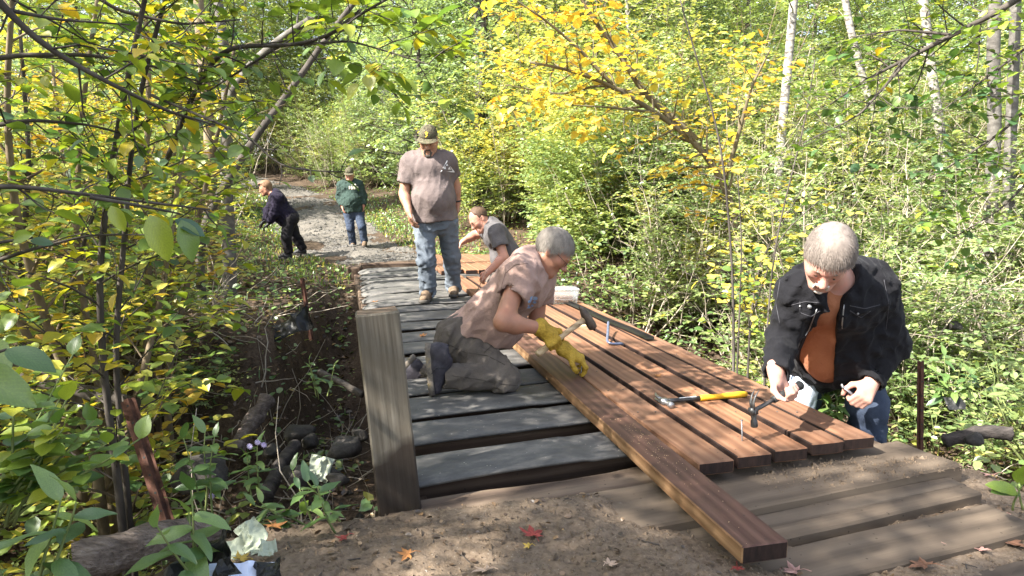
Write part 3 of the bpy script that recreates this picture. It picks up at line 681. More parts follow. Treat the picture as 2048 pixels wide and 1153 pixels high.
def leaf_matrix(p, d, u, sz):
    d = nrm(d); s = nrm(np.cross(u, d)); n = np.cross(d, s)
    return mat4(np.stack([d, s, n], 1) * sz, p)
def infront(W):
    y = W[:, 1]; z = W[:, 2] - cam_h; dpt = y * math.cos(PIT) - z * math.sin(PIT); up = z * math.cos(PIT) + y * math.sin(PIT)
    return (dpt > .3) & (np.abs(W[:, 0] / np.maximum(dpt, .01)) < .80) & (np.abs(up / np.maximum(dpt, .01)) < .46)
def hang(root, L, tm, mat, meshes, nmax, trim=True, choose=None):
    """the leaves that show largest are pieces of their own, the rest one mass"""
    if len(L['pos']) == 0: return
    if trim:
        k = clear_ok(L['pos']); L = {q: a[k] for q, a in L.items()}
    W = L['pos']; loc = np.array(root.location)
    sc = np.where(infront(W), L['size'] / np.maximum(cam_near(W), .2), 0); od = np.argsort(-sc); pick = [i for i in od[:nmax] if sc[i] > .0035]
    for i in pick:
        tn = L['tone'][i]; m = meshes[min(len(meshes) - 1, int(tn * len(meshes)))] if choose is None else choose(tn)
        o = obj('leaf', m, root, M=leaf_matrix(W[i] - loc, L['dir'][i], L['up'][i], L['size'][i]))
    rest = np.ones(len(W), bool); rest[pick] = False
    if rest.any():
        Lr = {q: a[rest] for q, a in L.items()}; Lr['pos'] = Lr['pos'] - loc
        tag(obj('foliage', foliage_mesh('foliage', Lr, tm, mat), root), kind='stuff')
def px_path(pts): return np.array([at(*p) for p in pts])
def smooth_path(P, n=24):
    P = np.asarray(P, float); s = np.r_[0, np.cumsum(np.linalg.norm(np.diff(P, axis=0), axis=1))]; q = np.linspace(0, s[-1], n)
    C = np.stack([np.interp(q, s, P[:, k]) for k in range(3)], -1)
    for _ in range(3): C[1:-1] = (C[:-2] + 2 * C[1:-1] + C[2:]) / 4
    return C
def ground_end(P):
    """carry a stem down until it stands in the ground"""
    p = P[0].copy(); g = G(p[0], p[1]) - .08
    return np.vstack([[p[0] + .01, p[1], min(g, p[2] - .02)], P]) if p[2] > g else P
def stem_plant(name, label, cat, stems, bark, size, tonef, tm, mat, meshes, nmax, seed, group=None, grounded=True, leafy=True, trim=True, kinds=None, **k):
    rgx = random.Random(seed); A = Acc(); Lf = Leaves(); base = None
    for si, (pts, r0, r1) in enumerate(stems):
        P = px_path(pts)
        if grounded and si in (grounded if isinstance(grounded, (list, tuple)) else range(len(stems))): P = ground_end(P)
        P = smooth_path(P, 26)
        if base is None: base = P[0]
        A.tube(P, np.linspace(r0, r1, len(P)), 9 if r0 > .02 else 6)
        if leafy and (kinds is None or kinds[si]): branch_system(rgx, A, Lf, P, r0, size, tonef, **k)
    root = empty(name, base); tag(root, label, cat, group)
    A.build('trunk' if 'tree' in name else 'stems', bark, root)
    hang(root, Lf.done() if Lf.p else dict(pos=[]), tm, mat, meshes, nmax, trim)
    return root
kw = dict(bl=(.35, .9), bstep=.125, tl=(.14, .3), tstep=.12, lstep=.06, flat=1.6, t0=.12)
YG = tone_fn(.15, 1., 2.2, 3, .5)
stem_plant('shrub', 'slender dark twin stemmed alder standing in front of the leaning rusty post', 'shrub',
    [([(235, 945, 2.85), (212, 800, 2.85), (194, 560, 2.85), (222, 330, 2.8), (250, 180, 2.75), (290, 0, 2.7), (330, -190, 2.6)], .021, .008),
     ([(250, 940, 2.9), (226, 700, 2.9), (250, 480, 2.9), (264, 250, 2.85), (300, 100, 2.8), (330, 0, 2.8), (380, -160, 2.8)], .017, .007)],
    M['bark_dark'], .072, YG, T_MID, M['leaf_mix'], LEAFM, 280, 5, **{**kw, 't0': .30})
stem_plant('shrub', 'clump of tan alder stems leaning left over the dark gully at the photo edge', 'shrub',
    [([(150, 850, 3.5), (60, 680, 3.45), (-30, 520, 3.4), (-110, 330, 3.3)], .034, .012), ([(190, 880, 3.4), (110, 700, 3.4), (30, 440, 3.3), (10, 200, 3.2), (30, -60, 3.1)], .034, .010),
     ([(210, 870, 3.55), (190, 720, 3.6), (150, 520, 3.6), (160, 250, 3.6), (200, -40, 3.6)], .026, .009), ([(240, 900, 3.3), (300, 700, 3.5), (330, 560, 3.6), (360, 330, 3.7), (420, 60, 3.8)], .024, .008),
     ([(130, 840, 3.7), (0, 780, 3.6), (-80, 700, 3.5)], .04, .02)],
    M['bark_tan'], .076, YG, T_MID, M['leaf_mix'], LEAFM, 300, 6, **kw)
stem_plant('shrub', 'leafy alder of several grey stems left of the pale forked tree', 'shrub',
    [([(290, 780, 4.9), (300, 600, 5), (290, 380, 5), (300, 120, 5), (280, -80, 5)], .035, .012), ([(330, 760, 4.8), (370, 600, 4.8), (400, 420, 4.8), (440, 250, 4.7), (470, 90, 4.6)], .03, .010),
     ([(310, 770, 5.0), (345, 560, 5.1), (350, 300, 5.1), (380, 60, 5.1)], .026, .010), ([(255, 790, 5.1), (180, 600, 5.2), (130, 350, 5.2), (100, 90, 5.2)], .026, .010)],
    M['bark_tan'], .078, YG, T_MID, M['leaf_mix'], LEAFM, 300, 7, **kw)
stem_plant('shrub', 'yellowing alder low in the shade behind the fallen log at left', 'shrub',
    [([(60, 760, 4.6), (40, 560, 4.6), (60, 330, 4.6), (40, 60, 4.5)], .03, .01), ([(100, 760, 4.4), (130, 600, 4.3), (190, 420, 4.2), (230, 300, 4.1)], .022, .008), ([(20, 780, 4.2), (-60, 560, 4.2), (-120, 300, 4.2)], .025, .01)],
    M['bark_dark'], .076, tone_fn(.3, 1., 2.4, 8, .5), T_MID, M['leaf_mix'], LEAFM, 260, 8, **kw)
# the pale tree with a fork, left of the woman
stem_plant('tree', 'pale mottled tree trunk forking high up, left of the bending woman', 'tree',
    [([(461, 655, 7.2), (459, 500, 7.2), (452, 360, 7.2), (456, 190, 7.2), (444, 60, 7.2), (420, -120, 7.2)], .078, .04),
     ([(456, 200, 7.2), (500, 130, 7.0), (560, 78, 6.8), (650, 20, 6.5), (740, -50, 6.2)], .045, .022)],
    M['bark_gray'], .07, YG, T_MID, M['leaf_mix'], LEAFM, 120, 9, grounded=[0], kinds=(0, 1), bl=(.4, .9), bstep=.3, lstep=.08, t0=.55)
stem_plant('tree', 'grey trunk standing just left of the pale forked tree', 'tree',
    [([(428, 560, 8), (424, 400, 8), (418, 250, 8), (400, 60, 8), (390, -150, 8)], .075, .05)], M['bark_tan'], .07, YG, T_MID, M['leaf_mix'], LEAFM, 40, 10, bl=(.4, .9), bstep=.35, lstep=.08, t0=.5)
stem_plant('tree', 'dark thin trunk sloping up to the right behind the alder leaves', 'tree',
    [([(395, 480, 6.5), (430, 400, 6.6), (520, 260, 6.8), (590, 170, 7.0), (650, 80, 7.2), (760, -60, 7.4)], .045, .025)], M['bark_dark'], .07, YG, T_MID, M['leaf_mix'], LEAFM, 60, 11, bl=(.4, .8), bstep=.35, lstep=.08, t0=.6)
# the spray of round leaves reaching out over the track, top centre
stem_plant('tree', 'overhanging alder bough with round green leaves above the track', 'tree',
    [([(330, 330, 3.2), (385, 190, 3.0), (420, 130, 2.9), (445, 92, 2.85), (590, 92, 2.75), (650, 78, 2.7), (700, 40, 2.6), (790, -10, 2.5)], .014, .004),
     ([(600, 90, 2.75), (700, 82, 2.65), (780, 105, 2.6), (860, 130, 2.55)], .006, .002), ([(560, 92, 2.78), (420, 180, 2.9), (360, 230, 3.0)], .006, .002),
     ([(650, 78, 2.7), (720, 20, 2.7), (800, -40, 2.7)], .006, .002)],
    M['bark_dark'], .068, tone_fn(.3, .75, 2.2, 2, .3), T_MID, M['leaf_mix'], LEAFM, 260, 12, grounded=False, trim=False, bl=(.16, .45), bstep=.045, tl=(.08, .16), tstep=.10, lstep=.055, flat=1.6, t0=.25)
stem_plant('tree', 'thin alder twig with drooping leaves hanging before the man in green', 'tree',
    [([(300, 190, 2.6), (420, 240, 2.4), (500, 275, 2.3), (560, 335, 2.2), (640, 344, 2.15), (690, 344, 2.12)], .006, .002)],
    M['bark_dark'], .052, tone_fn(.2, .6, 2.2, 9, .3), T_MID, M['leaf_mix'], LEAFM, 120, 13, grounded=False, trim=False, bl=(.06, .16), bstep=.055, tl=(.05, .09), tstep=.09, lstep=.06, flat=.8, t0=.35)
stem_plant('tree', 'long dark bough slanting down from the top left photo corner', 'tree',
    [([(-60, -60, 1.9), (40, 50, 1.9), (100, 100, 1.95), (190, 152, 2.0), (330, 222, 2.1), (430, 250, 2.2)], .012, .003), ([(10, 20, 1.9), (120, 40, 2.0), (260, 50, 2.1)], .006, .002)],
    M['bark_dark'], .055, tone_fn(.3, .95, 3, 5, .5), T_MID, M['leaf_mix'], LEAFM, 280, 14, grounded=False, trim=False, bl=(.25, .6), bstep=.06, tl=(.08, .18), tstep=.11, lstep=.065, flat=1.4, t0=.05)
stem_plant('tree', 'arching alder bough thick with yellow leaves across the upper left', 'tree',
    [([(-80, 130, 2.6), (40, 110, 2.6), (180, 110, 2.65), (300, 130, 2.7), (400, 165, 2.8)], .012, .003), ([(-60, 260, 2.5), (60, 240, 2.5), (180, 250, 2.6), (290, 280, 2.7)], .010, .003), ([(120, -60, 2.7), (230, 20, 2.7), (360, 50, 2.75), (480, 40, 2.8)], .010, .003), ([(-60, 540, 2.6), (60, 500, 2.6), (180, 470, 2.7), (300, 470, 2.8)], .010, .003)],
    M['bark_dark'], .064, tone_fn(.35, 1., 3, 7, .5), T_MID, M['leaf_mix'], LEAFM, 300, 44, grounded=False, bl=(.25, .6), bstep=.085, tl=(.08, .2), tstep=.11, lstep=.062, flat=1.6, t0=.05)
stem_plant('tree', 'near leafy twig crossing the left of the photo with long drooping leaves', 'tree',
    [([(-60, 372, 1.35), (60, 375, 1.35), (200, 393, 1.38), (320, 408, 1.42), (420, 420, 1.45)], .006, .002)],
    M['bark_dark'], .068, tone_fn(.2, .7, 5, 1, .4), T_MID, M['leaf_mix'], LEAFM, 60, 15, grounded=False, trim=False, bl=(.04, .10), bstep=.12, tl=(.03, .06), tstep=.1, lstep=.09, flat=.5, t0=.2)
# the golden tree on the right with its leaning limbs
gold = dict(bl=(.35, .9), bstep=.085, tl=(.14, .3), tstep=.13, lstep=.075, flat=1.2)
stem_plant('tree', 'golden yellow tree with leaning limbs in the thicket behind the kneeling man', 'tree',
    [([(1490, 640, 7.6), (1478, 470, 7.6), (1450, 360, 7.6), (1385, 275, 7.5), (1310, 225, 7.4), (1225, 170, 7.2), (1130, 135, 7.0), (1060, 125, 6.9)], .062, .012),
     ([(1390, 280, 7.5), (1340, 230, 7.5), (1290, 190, 7.5), (1240, 110, 7.5), (1180, 30, 7.4), (1120, -80, 7.3)], .045, .012),
     ([(1225, 170, 7.2), (1150, 90, 7.1), (1090, 40, 7.0), (1000, -20, 6.9)], .022, .006), ([(1310, 225, 7.4), (1215, 215, 7.0), (1130, 210, 6.8)], .018, .005),
     ([(1290, 190, 7.5), (1200, 170, 7.6), (1120, 190, 7.7), (1010, 170, 7.6)], .02, .005), ([(1450, 360, 7.6), (1480, 260, 7.4), (1500, 180, 7.3), (1540, 100, 7.2)], .03, .008)],
    M['bark_maple'], .096, tone_fn(.2, .95, 1.5, 3, .5), T_MID, M['leaf_yellow'], LEAFY, 300, 16, grounded=[0], kinds=(1, 1, 1, 1, 1, 1), trim=False, **{**gold, 't0': .38})
stem_plant('shrub', 'bright yellow leaved sapling in the thicket left of the man in black', 'shrub',
    [([(1500, 640, 6.2), (1520, 520, 6.2), (1580, 420, 6.2), (1610, 370, 6.2)], .014, .004), ([(1500, 640, 6.2), (1560, 470, 6.0), (1640, 400, 5.9)], .012, .004), ([(1500, 640, 6.2), (1475, 560, 6.0), (1430, 520, 5.9)], .01, .004)],
    M['bark_dark'], .075, tone_fn(0, .5, 2, 3, .4), T_MID, M['leaf_yellow'], LEAFY, 110, 17, **{**gold, 'bl': (.15, .4), 't0': .5})
stem_plant('shrub', 'dark sapling of two thin stems behind the deck edge', 'shrub',
    [([(1468, 730, 5.0), (1466, 560, 5.0), (1455, 400, 5.0), (1440, 270, 5.0), (1385, 90, 5.0), (1360, 0, 5.0)], .014, .005), ([(1475, 725, 5.0), (1480, 600, 5.0), (1484, 480, 5.0), (1475, 350, 5.0)], .011, .004), ([(1470, 610, 5.0), (1420, 570, 4.9), (1370, 545, 4.8)], .006, .003)],
    M['bark_dark'], .06, tone_fn(.2, .8, 2, 3, .4), T_MID, M['leaf_green'], LEAFM, 90, 18, bl=(.2, .5), bstep=.3, tl=(.1, .2), tstep=.13, lstep=.07, t0=.35)
stem_plant('shrub', 'single thin dark sapling rising beside the shoulder of the man in black', 'shrub',
    [([(1535, 640, 4.9), (1548, 500, 4.9), (1575, 380, 4.9), (1612, 240, 4.9), (1630, 120, 4.9)], .010, .004)],
    M['bark_dark'], .058, tone_fn(.2, .8, 2, 6, .4), T_MID, M['leaf_green'], LEAFM, 60, 19, bl=(.2, .45), bstep=.28, tl=(.1, .2), tstep=.13, lstep=.07, t0=.5)
stem_plant('tree', 'straight pale birch trunk rising above the man in black', 'tree',
    [([(1548, 560, 10), (1552, 420, 10), (1562, 280, 10), (1575, 140, 10), (1588, 0, 10), (1598, -160, 10)], .068, .055)], M['bark_birch'], .08, YG, T_MID, M['leaf_green'], LEAFM, 20, 20, bl=(.5, 1.), bstep=.5, lstep=.09, t0=.75)
for (lab, pts, r) in (('pair member: thick mottled trunk at the right photo edge, the nearer one', [(1985, 560, 9), (1980, 420, 9), (1990, 250, 9), (1985, 100, 9), (2000, -150, 9)], .10),
                      ('thick mottled trunk rising at the very right edge of the photo', [(2022, 540, 9.5), (2016, 380, 9.5), (2025, 200, 9.5), (2035, -120, 9.5)], .09),
                      ('white crooked birch trunk in the sunlit woods right of centre', [(1880, 500, 11), (1895, 380, 11), (1880, 260, 11), (1860, 120, 11), (1840, -60, 11)], .09),
                      ('pale slim trunk leaning left between the birches at right', [(1790, 520, 12), (1775, 400, 12), (1760, 280, 12), (1700, 60, 12), (1680, -60, 12)], .08),
                      ('pale trunk high above the capped man among far leaves', [(962, 330, 18), (960, 200, 18), (958, 60, 18), (950, -100, 18)], .16)):
    stem_plant('tree', lab.replace('pair member: ', ''), 'tree', [(pts, r * .9, r * .7)], M['bark_gray' if 'mottled' in lab or 'capped' in lab else 'bark_birch'], .08, YG, T_MID, M['leaf_green'], LEAFM, 10, 21 + len(lab), bl=(.4, .9), bstep=.6, lstep=.09, t0=.6)
stem_plant('tree', 'dark bough with shaded green and orange leaves reaching in at the top right', 'tree',
    [([(2120, -60, 3.9), (2000, 22, 4.0), (1905, 70, 4.1), (1820, 115, 4.2), (1730, 160, 4.3), (1660, 210, 4.4)], .022, .005), ([(1905, 70, 4.1), (1800, 60, 4.2), (1700, 75, 4.3)], .01, .003),
     ([(2120, 150, 4.0), (2010, 260, 4.1), (1920, 320, 4.2), (1840, 370, 4.3)], .012, .004), ([(1820, 115, 4.2), (1720, 230, 4.2), (1600, 290, 4.3)], .01, .003), ([(2100, 60, 4.0), (1980, 150, 4.1), (1860, 240, 4.2)], .01, .003), ([(2120, 300, 4.2), (2000, 420, 4.2), (1900, 480, 4.3)], .01, .003)],
    M['bark_dark'], .064, tone_fn(.05, .70, 2.2, 3, .5), T_MID, M['leaf_mix'], LEAFM, 300, 30, grounded=False, bl=(.25, .65), bstep=.06, tl=(.12, .26), tstep=.11, lstep=.055, flat=1.4, t0=.05)
# ground layer -----------------------------------------------------------------
rg = random.Random(5); nr = np.random.default_rng(9)
def herb(name, label, px, H, n, ll, seed, meshes=None, cat='plant', droop=.35, stem=M['stem_green'], wid=None, group=None, lean=(0, 0), step=None):
    """an upright stem with leaves set round it, each a piece of its own"""
    p = at(*px); rgx = random.Random(seed); root = empty(name, p); tag(root, label, cat, group); A = Acc()
    for s_ in range(n):
        d = np.array([rgx.gauss(lean[0], .22), rgx.gauss(lean[1], .22), 1]); P = curve(rgx, (rgx.gauss(0, .03), rgx.gauss(0, .03), -.05), d, H * rgx.uniform(.75, 1.1), 7, .06)
        A.tube(P + p, np.linspace(.0042, .0018, 8), 5); az = rgx.uniform(0, 6)
        m = int(H / (step or ll * .32))
        for k in range(m):
            t = .25 + .75 * (k + 1) / m; q = np.array([np.interp(t * 7, range(8), P[:, c]) for c in range(3)]); az += 2.4
            dr = np.array([math.cos(az), math.sin(az), .35 - droop * rgx.random()]); sz = ll * (1.15 - .5 * t) * rgx.uniform(.75, 1.2)
            if k == m - 1: dr = dr * .4 + np.array([0, 0, 1])
            obj('leaf', rgx.choice(meshes or LEAFH), root, M=leaf_matrix(q, dr, nrm(np.array([0, 0, 1.]) + rv(rgx, .2)), sz))
    A.build('stems', stem, root); return root
herb('plant', 'big leaved green plant with pale flower buds at the bottom left photo corner', (60, 1190, 1.15), .24, 3, .115, 1, droop=.7)
herb('plant', 'broad round leaved bush branch spreading from the left above the rotten log', (0, 1010, 1.5), .40, 9, .072, 2, meshes=[LEAFM[2], LEAFM[2], LEAFM[3], LEAFM[1]], lean=(.62, .0), droop=.3, step=.032)
herb('plant', 'long leaved green weed standing over the black plastic bag', (395, 1160, 1.45), .24, 3, .115, 3, droop=.6)
herb('plant', 'pale purple aster in bloom with narrow leaves left of the post', (508, 985, 2.35), .22, 2, .085, 4)
herb('plant', 'weed with upright narrow leaves close beside the wooden post foot', (675, 1030, 2.05), .22, 2, .09, 5)
herb('plant', 'cut weeds lying flat on the soil left of the post', (610, 1030, 2.1), .20, 4, .08, 6, lean=(-1.2, -.4), droop=1.)
herb('plant', 'narrow leaved weed between the aster and the leaning rusty post', (430, 1010, 2.2), .3, 3, .10, 7)
herb('plant', 'leafy weed growing on the dark far slope of the gully', (640, 780, 3.9), .25, 3, .08, 8)
herb('plant', 'bright green sapling beside the trunks at the right edge', (1915, 560, 5.2), .35, 2, .13, 9, droop=.8)
herb('plant', 'round leaved pale green plant beside the planks at the right photo edge', (2035, 990, 2.15), .1, 2, .13, 10, meshes=[LEAFM[1], LEAFM[2]], droop=.4, step=.04)
herb('plant', 'pale narrow leaved weed clump behind the legs of the man in black', (1660, 850, 3.3), .34, 7, .09, 11, droop=.7)
herb('plant', 'bracken like weed right of the rusty perforated post', (1900, 800, 4.0), .3, 5, .10, 12, droop=.8)
# aster flowers
fl = Acc()
for (px, py) in ((500, 893), (516, 885), (528, 890), (424, 992)):
    c = at(px, py, 2.3)
    for k in range(11):
        a_ = k * .571; d = np.array([math.cos(a_), -.3, math.sin(a_)]); fl.tube([c, c + d * .011], (.0022, .0012), 4)
M['petal'] = simple('petal', [(.3, (.55, .45, .75)), (.7, (.75, .68, .86))]); tag(fl.build('flower', M['petal']), 'small purple aster blossoms left of the wooden post', 'flower')
def scatter(n, xr, yr, dens, L0, rgn, flat, tone, zoff=.01, up=.25, size=(.03, .07), stand=0.):
    x = rgn.uniform(*xr, n); y = rgn.uniform(*yr, n); k = rgn.random(n) < dens(x, y); x, y = x[k], y[k]; m = len(x)
    z = ground(x, y) + zoff; pos = np.stack([x, y, z + stand * rgn.random(m)], -1); a_ = rgn.uniform(0, 6.283, m)
    return dict(pos=pos, dir=np.stack([np.cos(a_), np.sin(a_), rgn.normal(up, .25, m)], -1), up=nrm(np.stack([rgn.normal(0, flat, m), rgn.normal(0, flat, m), np.ones(m)], -1)), size=rgn.uniform(*size, m), tone=tone(m))
def offtrail(x, y):
    u, v = uv_of(x, y); return ~(((v > -.1) & (v < 2.15) & (u < 8) & (u > -.4)) | ((v > -.55) & (v < 2.0) & (u < .02))) & (pdist(x, y) > 1.0)
L = scatter(60000, (-9, 9), (1.2, 16), lambda x, y: offtrail(x, y) * np.clip(1.2 - .05 * y, .2, 1), 0, nr, .35, lambda m: nr.beta(1.6, 1.8, m), .008)
tag(obj('leaf_litter', foliage_mesh('leaf_litter', L, T_MID, M['litter'])), kind='stuff')
L = scatter(90000, (-14, 14), (1.6, 28), lambda x, y: offtrail(x, y) * np.clip(.25 + .9 * vnoise(np.stack([x, y, x * 0], -1), .9, 5), 0, 1) * np.where((uv_of(x, y)[1] < 0) & (uv_of(x, y)[0] > .2) & (uv_of(x, y)[0] < 2.5), .8, 1.5), 0, nr, .4, lambda m: nr.beta(2, 2, m), .0, .2, (.035, .085), .16)
tag(obj('ground_plants', foliage_mesh('ground_plants', L, T_MID, M['leaf_herb'])), kind='stuff')
# grass blades
def grass(n, xr, yr, dens, h, rgn):
    x = rgn.uniform(*xr, n); y = rgn.uniform(*yr, n); k = rgn.random(n) < dens(x, y); x, y = x[k], y[k]; m = len(x)
    b = np.stack([x, y, ground(x, y) - .01], -1); a_ = rgn.uniform(0, 6.283, m); hh = h * rgn.uniform(.4, 1.2, m); w_ = .004 * np.maximum(1, np.hypot(x, y) / 4)
    s = np.stack([-np.sin(a_), np.cos(a_), a_ * 0], -1) * w_[:, None]; d = np.stack([np.cos(a_), np.sin(a_), a_ * 0], -1); ln = rgn.uniform(.1, .8, m)[:, None]
    p1 = b + d * ln * hh[:, None] * .4 + np.array([0, 0, .65]) * hh[:, None]; p2 = b + d * ln * hh[:, None] + np.array([0, 0, .85]) * hh[:, None]
    V = np.stack([b - s, b + s, p1 + s * .7, p1 - s * .7, p2], 1).reshape(-1, 3); i = np.arange(m)[:, None] * 5
    return mesh('grass', V, [i + np.array([[0, 1, 2, 3]]), i + np.array([[3, 2, 4]])], M['leaf_herb'], False, tone=np.r_[rgn.random(m), rgn.random(m)])
def gd(x, y):
    pd = pdist(x, y); u, v = uv_of(x, y)
    return offtrail(x, y) * (np.exp(-((pd - 1.35) / .7) ** 2) * (y > 8.5) + .5 * ((v > 2.3) & (u < 3)) + .10)
tag(obj('grass', grass(60000, (-12, 8), (1.6, 24), gd, .11, nr)), kind='stuff')
# gravel on the track
def gravel():
    n = 9000; k = nr.integers(0, len(PATHV), n); b = PATHV[k] + nr.normal(0, .06, (n, 3)) * [1, 1, 0]; b = b[b[:, 1] < 30]; n = len(b); r = nr.gamma(1.6, .009, n) + .006
    th = np.arange(5) * 1.2566; ring = np.stack([np.cos(th), np.sin(th), th * 0], -1)
    V = np.concatenate([b[:, None] + r[:, None, None] * ring[None] * nr.uniform(.7, 1.3, (n, 5, 1)) * [1.3, 1, 1] + [0, 0, -.005], (b + np.stack([r * .2, r * 0, r * .75], -1))[:, None]], 1)
    i = np.arange(n)[:, None] * 6; F = np.concatenate([i + np.array([[j, (j + 1) % 5, 5]]) for j in range(5)])
    return mesh('gravel', V.reshape(-1, 3), F, M['gravel_stone'], False)
M['gravel_stone'] = simple('gravel_stone', [(.3, (.05, .047, .042)), (.6, (.115, .108, .098)), (.8, (.20, .19, .17))], 3, rough=.9)
tag(obj('gravel', gravel()), kind='stuff')
# roots and dead stems hanging from the undercut far bank of the gully
rt = Acc(); rg = random.Random(17)
for _ in range(70):
    v_ = rg.uniform(-4.5, -.9); u_ = 2.75 + rg.uniform(-.2, .4); b = O2 + DB * u_ + PB * v_; P = curve(rg, (b[0], b[1], G(*b) + .03), (-DB[0] * .6 + rg.gauss(0, .5), -DB[1] * .6 + rg.gauss(0, .3), -.5), rg.uniform(.3, .9), 7, .25, -.10); rt.tube(P, np.linspace(rg.uniform(.003, .012), .0015, 8), 5, False)
tag(rt.build('hanging_roots', M['bark_tan'], off=(0, 0, 0)), kind='stuff')
# dead twigs lying about
tw = Acc(); rg = random.Random(31)
for _ in range(620):
    x, y = (rg.uniform(-4.5, 4.5), rg.uniform(1.6, 9)) if _ < 300 else (rg.uniform(-3.4, -.5), rg.uniform(2.2, 6.5))
    if not offtrail(np.array([x]), np.array([y]))[0]: continue
    P = curve(rg, (x, y, G(x, y) + .02), (rg.gauss(0, 1), rg.gauss(0, 1), rg.uniform(0, .5)), rg.uniform(.2, .9), 5, .2); tw.tube(P, np.linspace(rg.uniform(.002, .007), .0015, 6), 4, False)
tag(tw.build('dead_twigs', M['twig_dry'], off=(0, 0, 0)), kind='stuff')
# trees beside and behind the camera, whose crowns shade the bridge
for (x, y, s, k) in ((-3.2, -.6, .8, 'tree_c'), (-1.9, -1.7, .72, 'tree_c'), (-4.0, 1.2, .72, 'tree_c'), (-5.2, -.6, .85, 'tree_c'), (-7.0, 1.6, .85, 'tree_a'), (-4.2, -3.0, .85, 'tree_c'), (-6.6, -3.4, .9, 'tree_b'), (-8.0, 4.4, .8, 'tree_c'), (-2.6, -3.4, .7, 'tree_c')):
    put(k, 'tree', (x, y), rg.uniform(0, 6), s, 'shade tree standing to the left of the bridge', 'tree', 'shade trees left of the bridge')

# crumbs of soil, chips and needles on the dirt track
def clods():
    n = 20000; x = nr.uniform(-1.3, 2.6, n); y = nr.uniform(1.1, 2.7, n); u, v = uv_of(x, y); k = (u < -.03) & (v > -.8) & (v < 2.2); x, y = x[k], y[k]; n = len(x); z = dirt_z(x, y); r = nr.gamma(1.3, .0022, n) + .0012
    z = np.maximum(z, np.where((uv_of(x, y)[1] > 1.3) & (uv_of(x, y)[0] > -.28), -.036, -9)); T = np.array([(1, 0, -.2), (-.5, .8, -.2), (-.5, -.8, -.2), (0, .1, .8)]); th = nr.uniform(0, 6.28, n); c, s_ = np.cos(th), np.sin(th)
    V = T[None] * r[:, None, None] * nr.uniform(.5, 1.5, (n, 4, 1)); V = np.stack([V[..., 0] * c[:, None] - V[..., 1] * s_[:, None], V[..., 0] * s_[:, None] + V[..., 1] * c[:, None], V[..., 2]], -1) + np.stack([x, y, z], -1)[:, None]
    i = np.arange(n)[:, None] * 4; return mesh('dirt_crumbs', V.reshape(-1, 3), np.concatenate([i + np.array([f]) for f in ((0, 1, 3), (1, 2, 3), (2, 0, 3))]), M['dirt'], False)
tag(obj('dirt_crumbs', clods()), kind='stuff')
L = scatter(1100, (-1.2, 2.6), (1.2, 2.6), lambda x, y: (uv_of(x, y)[0] < 0) * 1., 0, nr, .5, lambda m: nr.beta(1.2, 3, m), .0, .2, (.008, .026)); L['pos'][:, 2] = np.maximum(dirt_z(L['pos'][:, 0], L['pos'][:, 1]) + .004, -9)
tag(obj('leaf_scraps', foliage_mesh('leaf_scraps', L, T_MID, M['litter'])), kind='stuff')
# big leaves close to the lens on the left
def near_leaves(name, label, pts, stem, seed):
    P = smooth_path(px_path(stem), 14); root = empty(name, P[0]); tag(root, label, 'twig'); A = Acc(); A.tube(P, np.linspace(.004, .0018, 14), 6); A.build('stems', M['bark_dark'], root); rgx = random.Random(seed)
    for (a, b, up, t_) in pts:
        p, q = at(*a), at(*b); A = Acc(); c = P[np.argmin(np.linalg.norm(P - p, axis=1))]; 
        m = LEAFM[min(4, int(t_ * 5))]; o = obj('leaf', m, root, M=leaf_matrix(p - P[0], q - p, up, np.linalg.norm(q - p)) @ Matrix.Diagonal((1, .72, 1, 1)))
near_leaves('leafy_twig', 'leafy twig with three large green leaves close by at the left photo edge', [((-60, 745, .72), (52, 795, .70), (.2, -.7, .6), .75), ((10, 700, .8), (110, 735, .80), (.1, -.45, .8), .2), ((-70, 690, .9), (10, 720, .85), (0, -.3, .9), .3)], [(-120, 720, .9), (-40, 715, .85), (12, 700, .8)], 1)
near_leaves('leafy_twig', 'leafy twig with a round yellow leaf and a blue green one at far left', [((66, 470, 1.0), (14, 478, 1.0), (.1, -.9, .3), .7), ((60, 482, 1.0), (108, 486, 1.02), (.1, -.8, .5), .1), ((110, 452, 1.0), (66, 446, 1.0), (0, -.2, 1.), .9)], [(-60, 500, 1.05), (0, 485, 1.02), (64, 476, 1.0)], 2)
near_leaves('leafy_twig', 'leafy twig with long drooping yellow green leaves left of the pale forked tree', [((222, 412, 1.2), (248, 462, 1.2), (.4, -.9, .1), .75), ((300, 430, 1.25), (338, 520, 1.25), (.5, -.85, .1), .7), ((296, 422, 1.25), (345, 440, 1.3), (.1, -.5, .8), .72), ((350, 440, 1.3), (412, 470, 1.32), (.2, -.6, .7), .15), ((362, 440, 1.3), (392, 522, 1.3), (.7, -.6, .2), .5), ((240, 420, 1.22), (282, 438, 1.25), (.1, -.5, .8), .45)], [(180, 395, 1.2), (260, 408, 1.22), (360, 428, 1.3)], 3)

# short twigs and bark chips trodden into the dirt
tc = Acc(); rg = random.Random(61)
for _ in range(150):
    x, y = rg.uniform(-.9, 2.5), rg.uniform(1.3, 2.5); u, v = uv_of(x, y)
    if u > -.05: continue
    z = float(dirt_z(np.array([x]), np.array([y]))[0]) + .004; P = curve(rg, (x, y, z), (rg.gauss(0, 1), rg.gauss(0, 1), 0), rg.uniform(.02, .09), 3, .2); P[:, 2] = z; tc.tube(P, rg.uniform(.0012, .003), 4)
tag(tc.build('dirt_twigs', M['bark_dark'], off=(0, 0, 0)), kind='stuff')
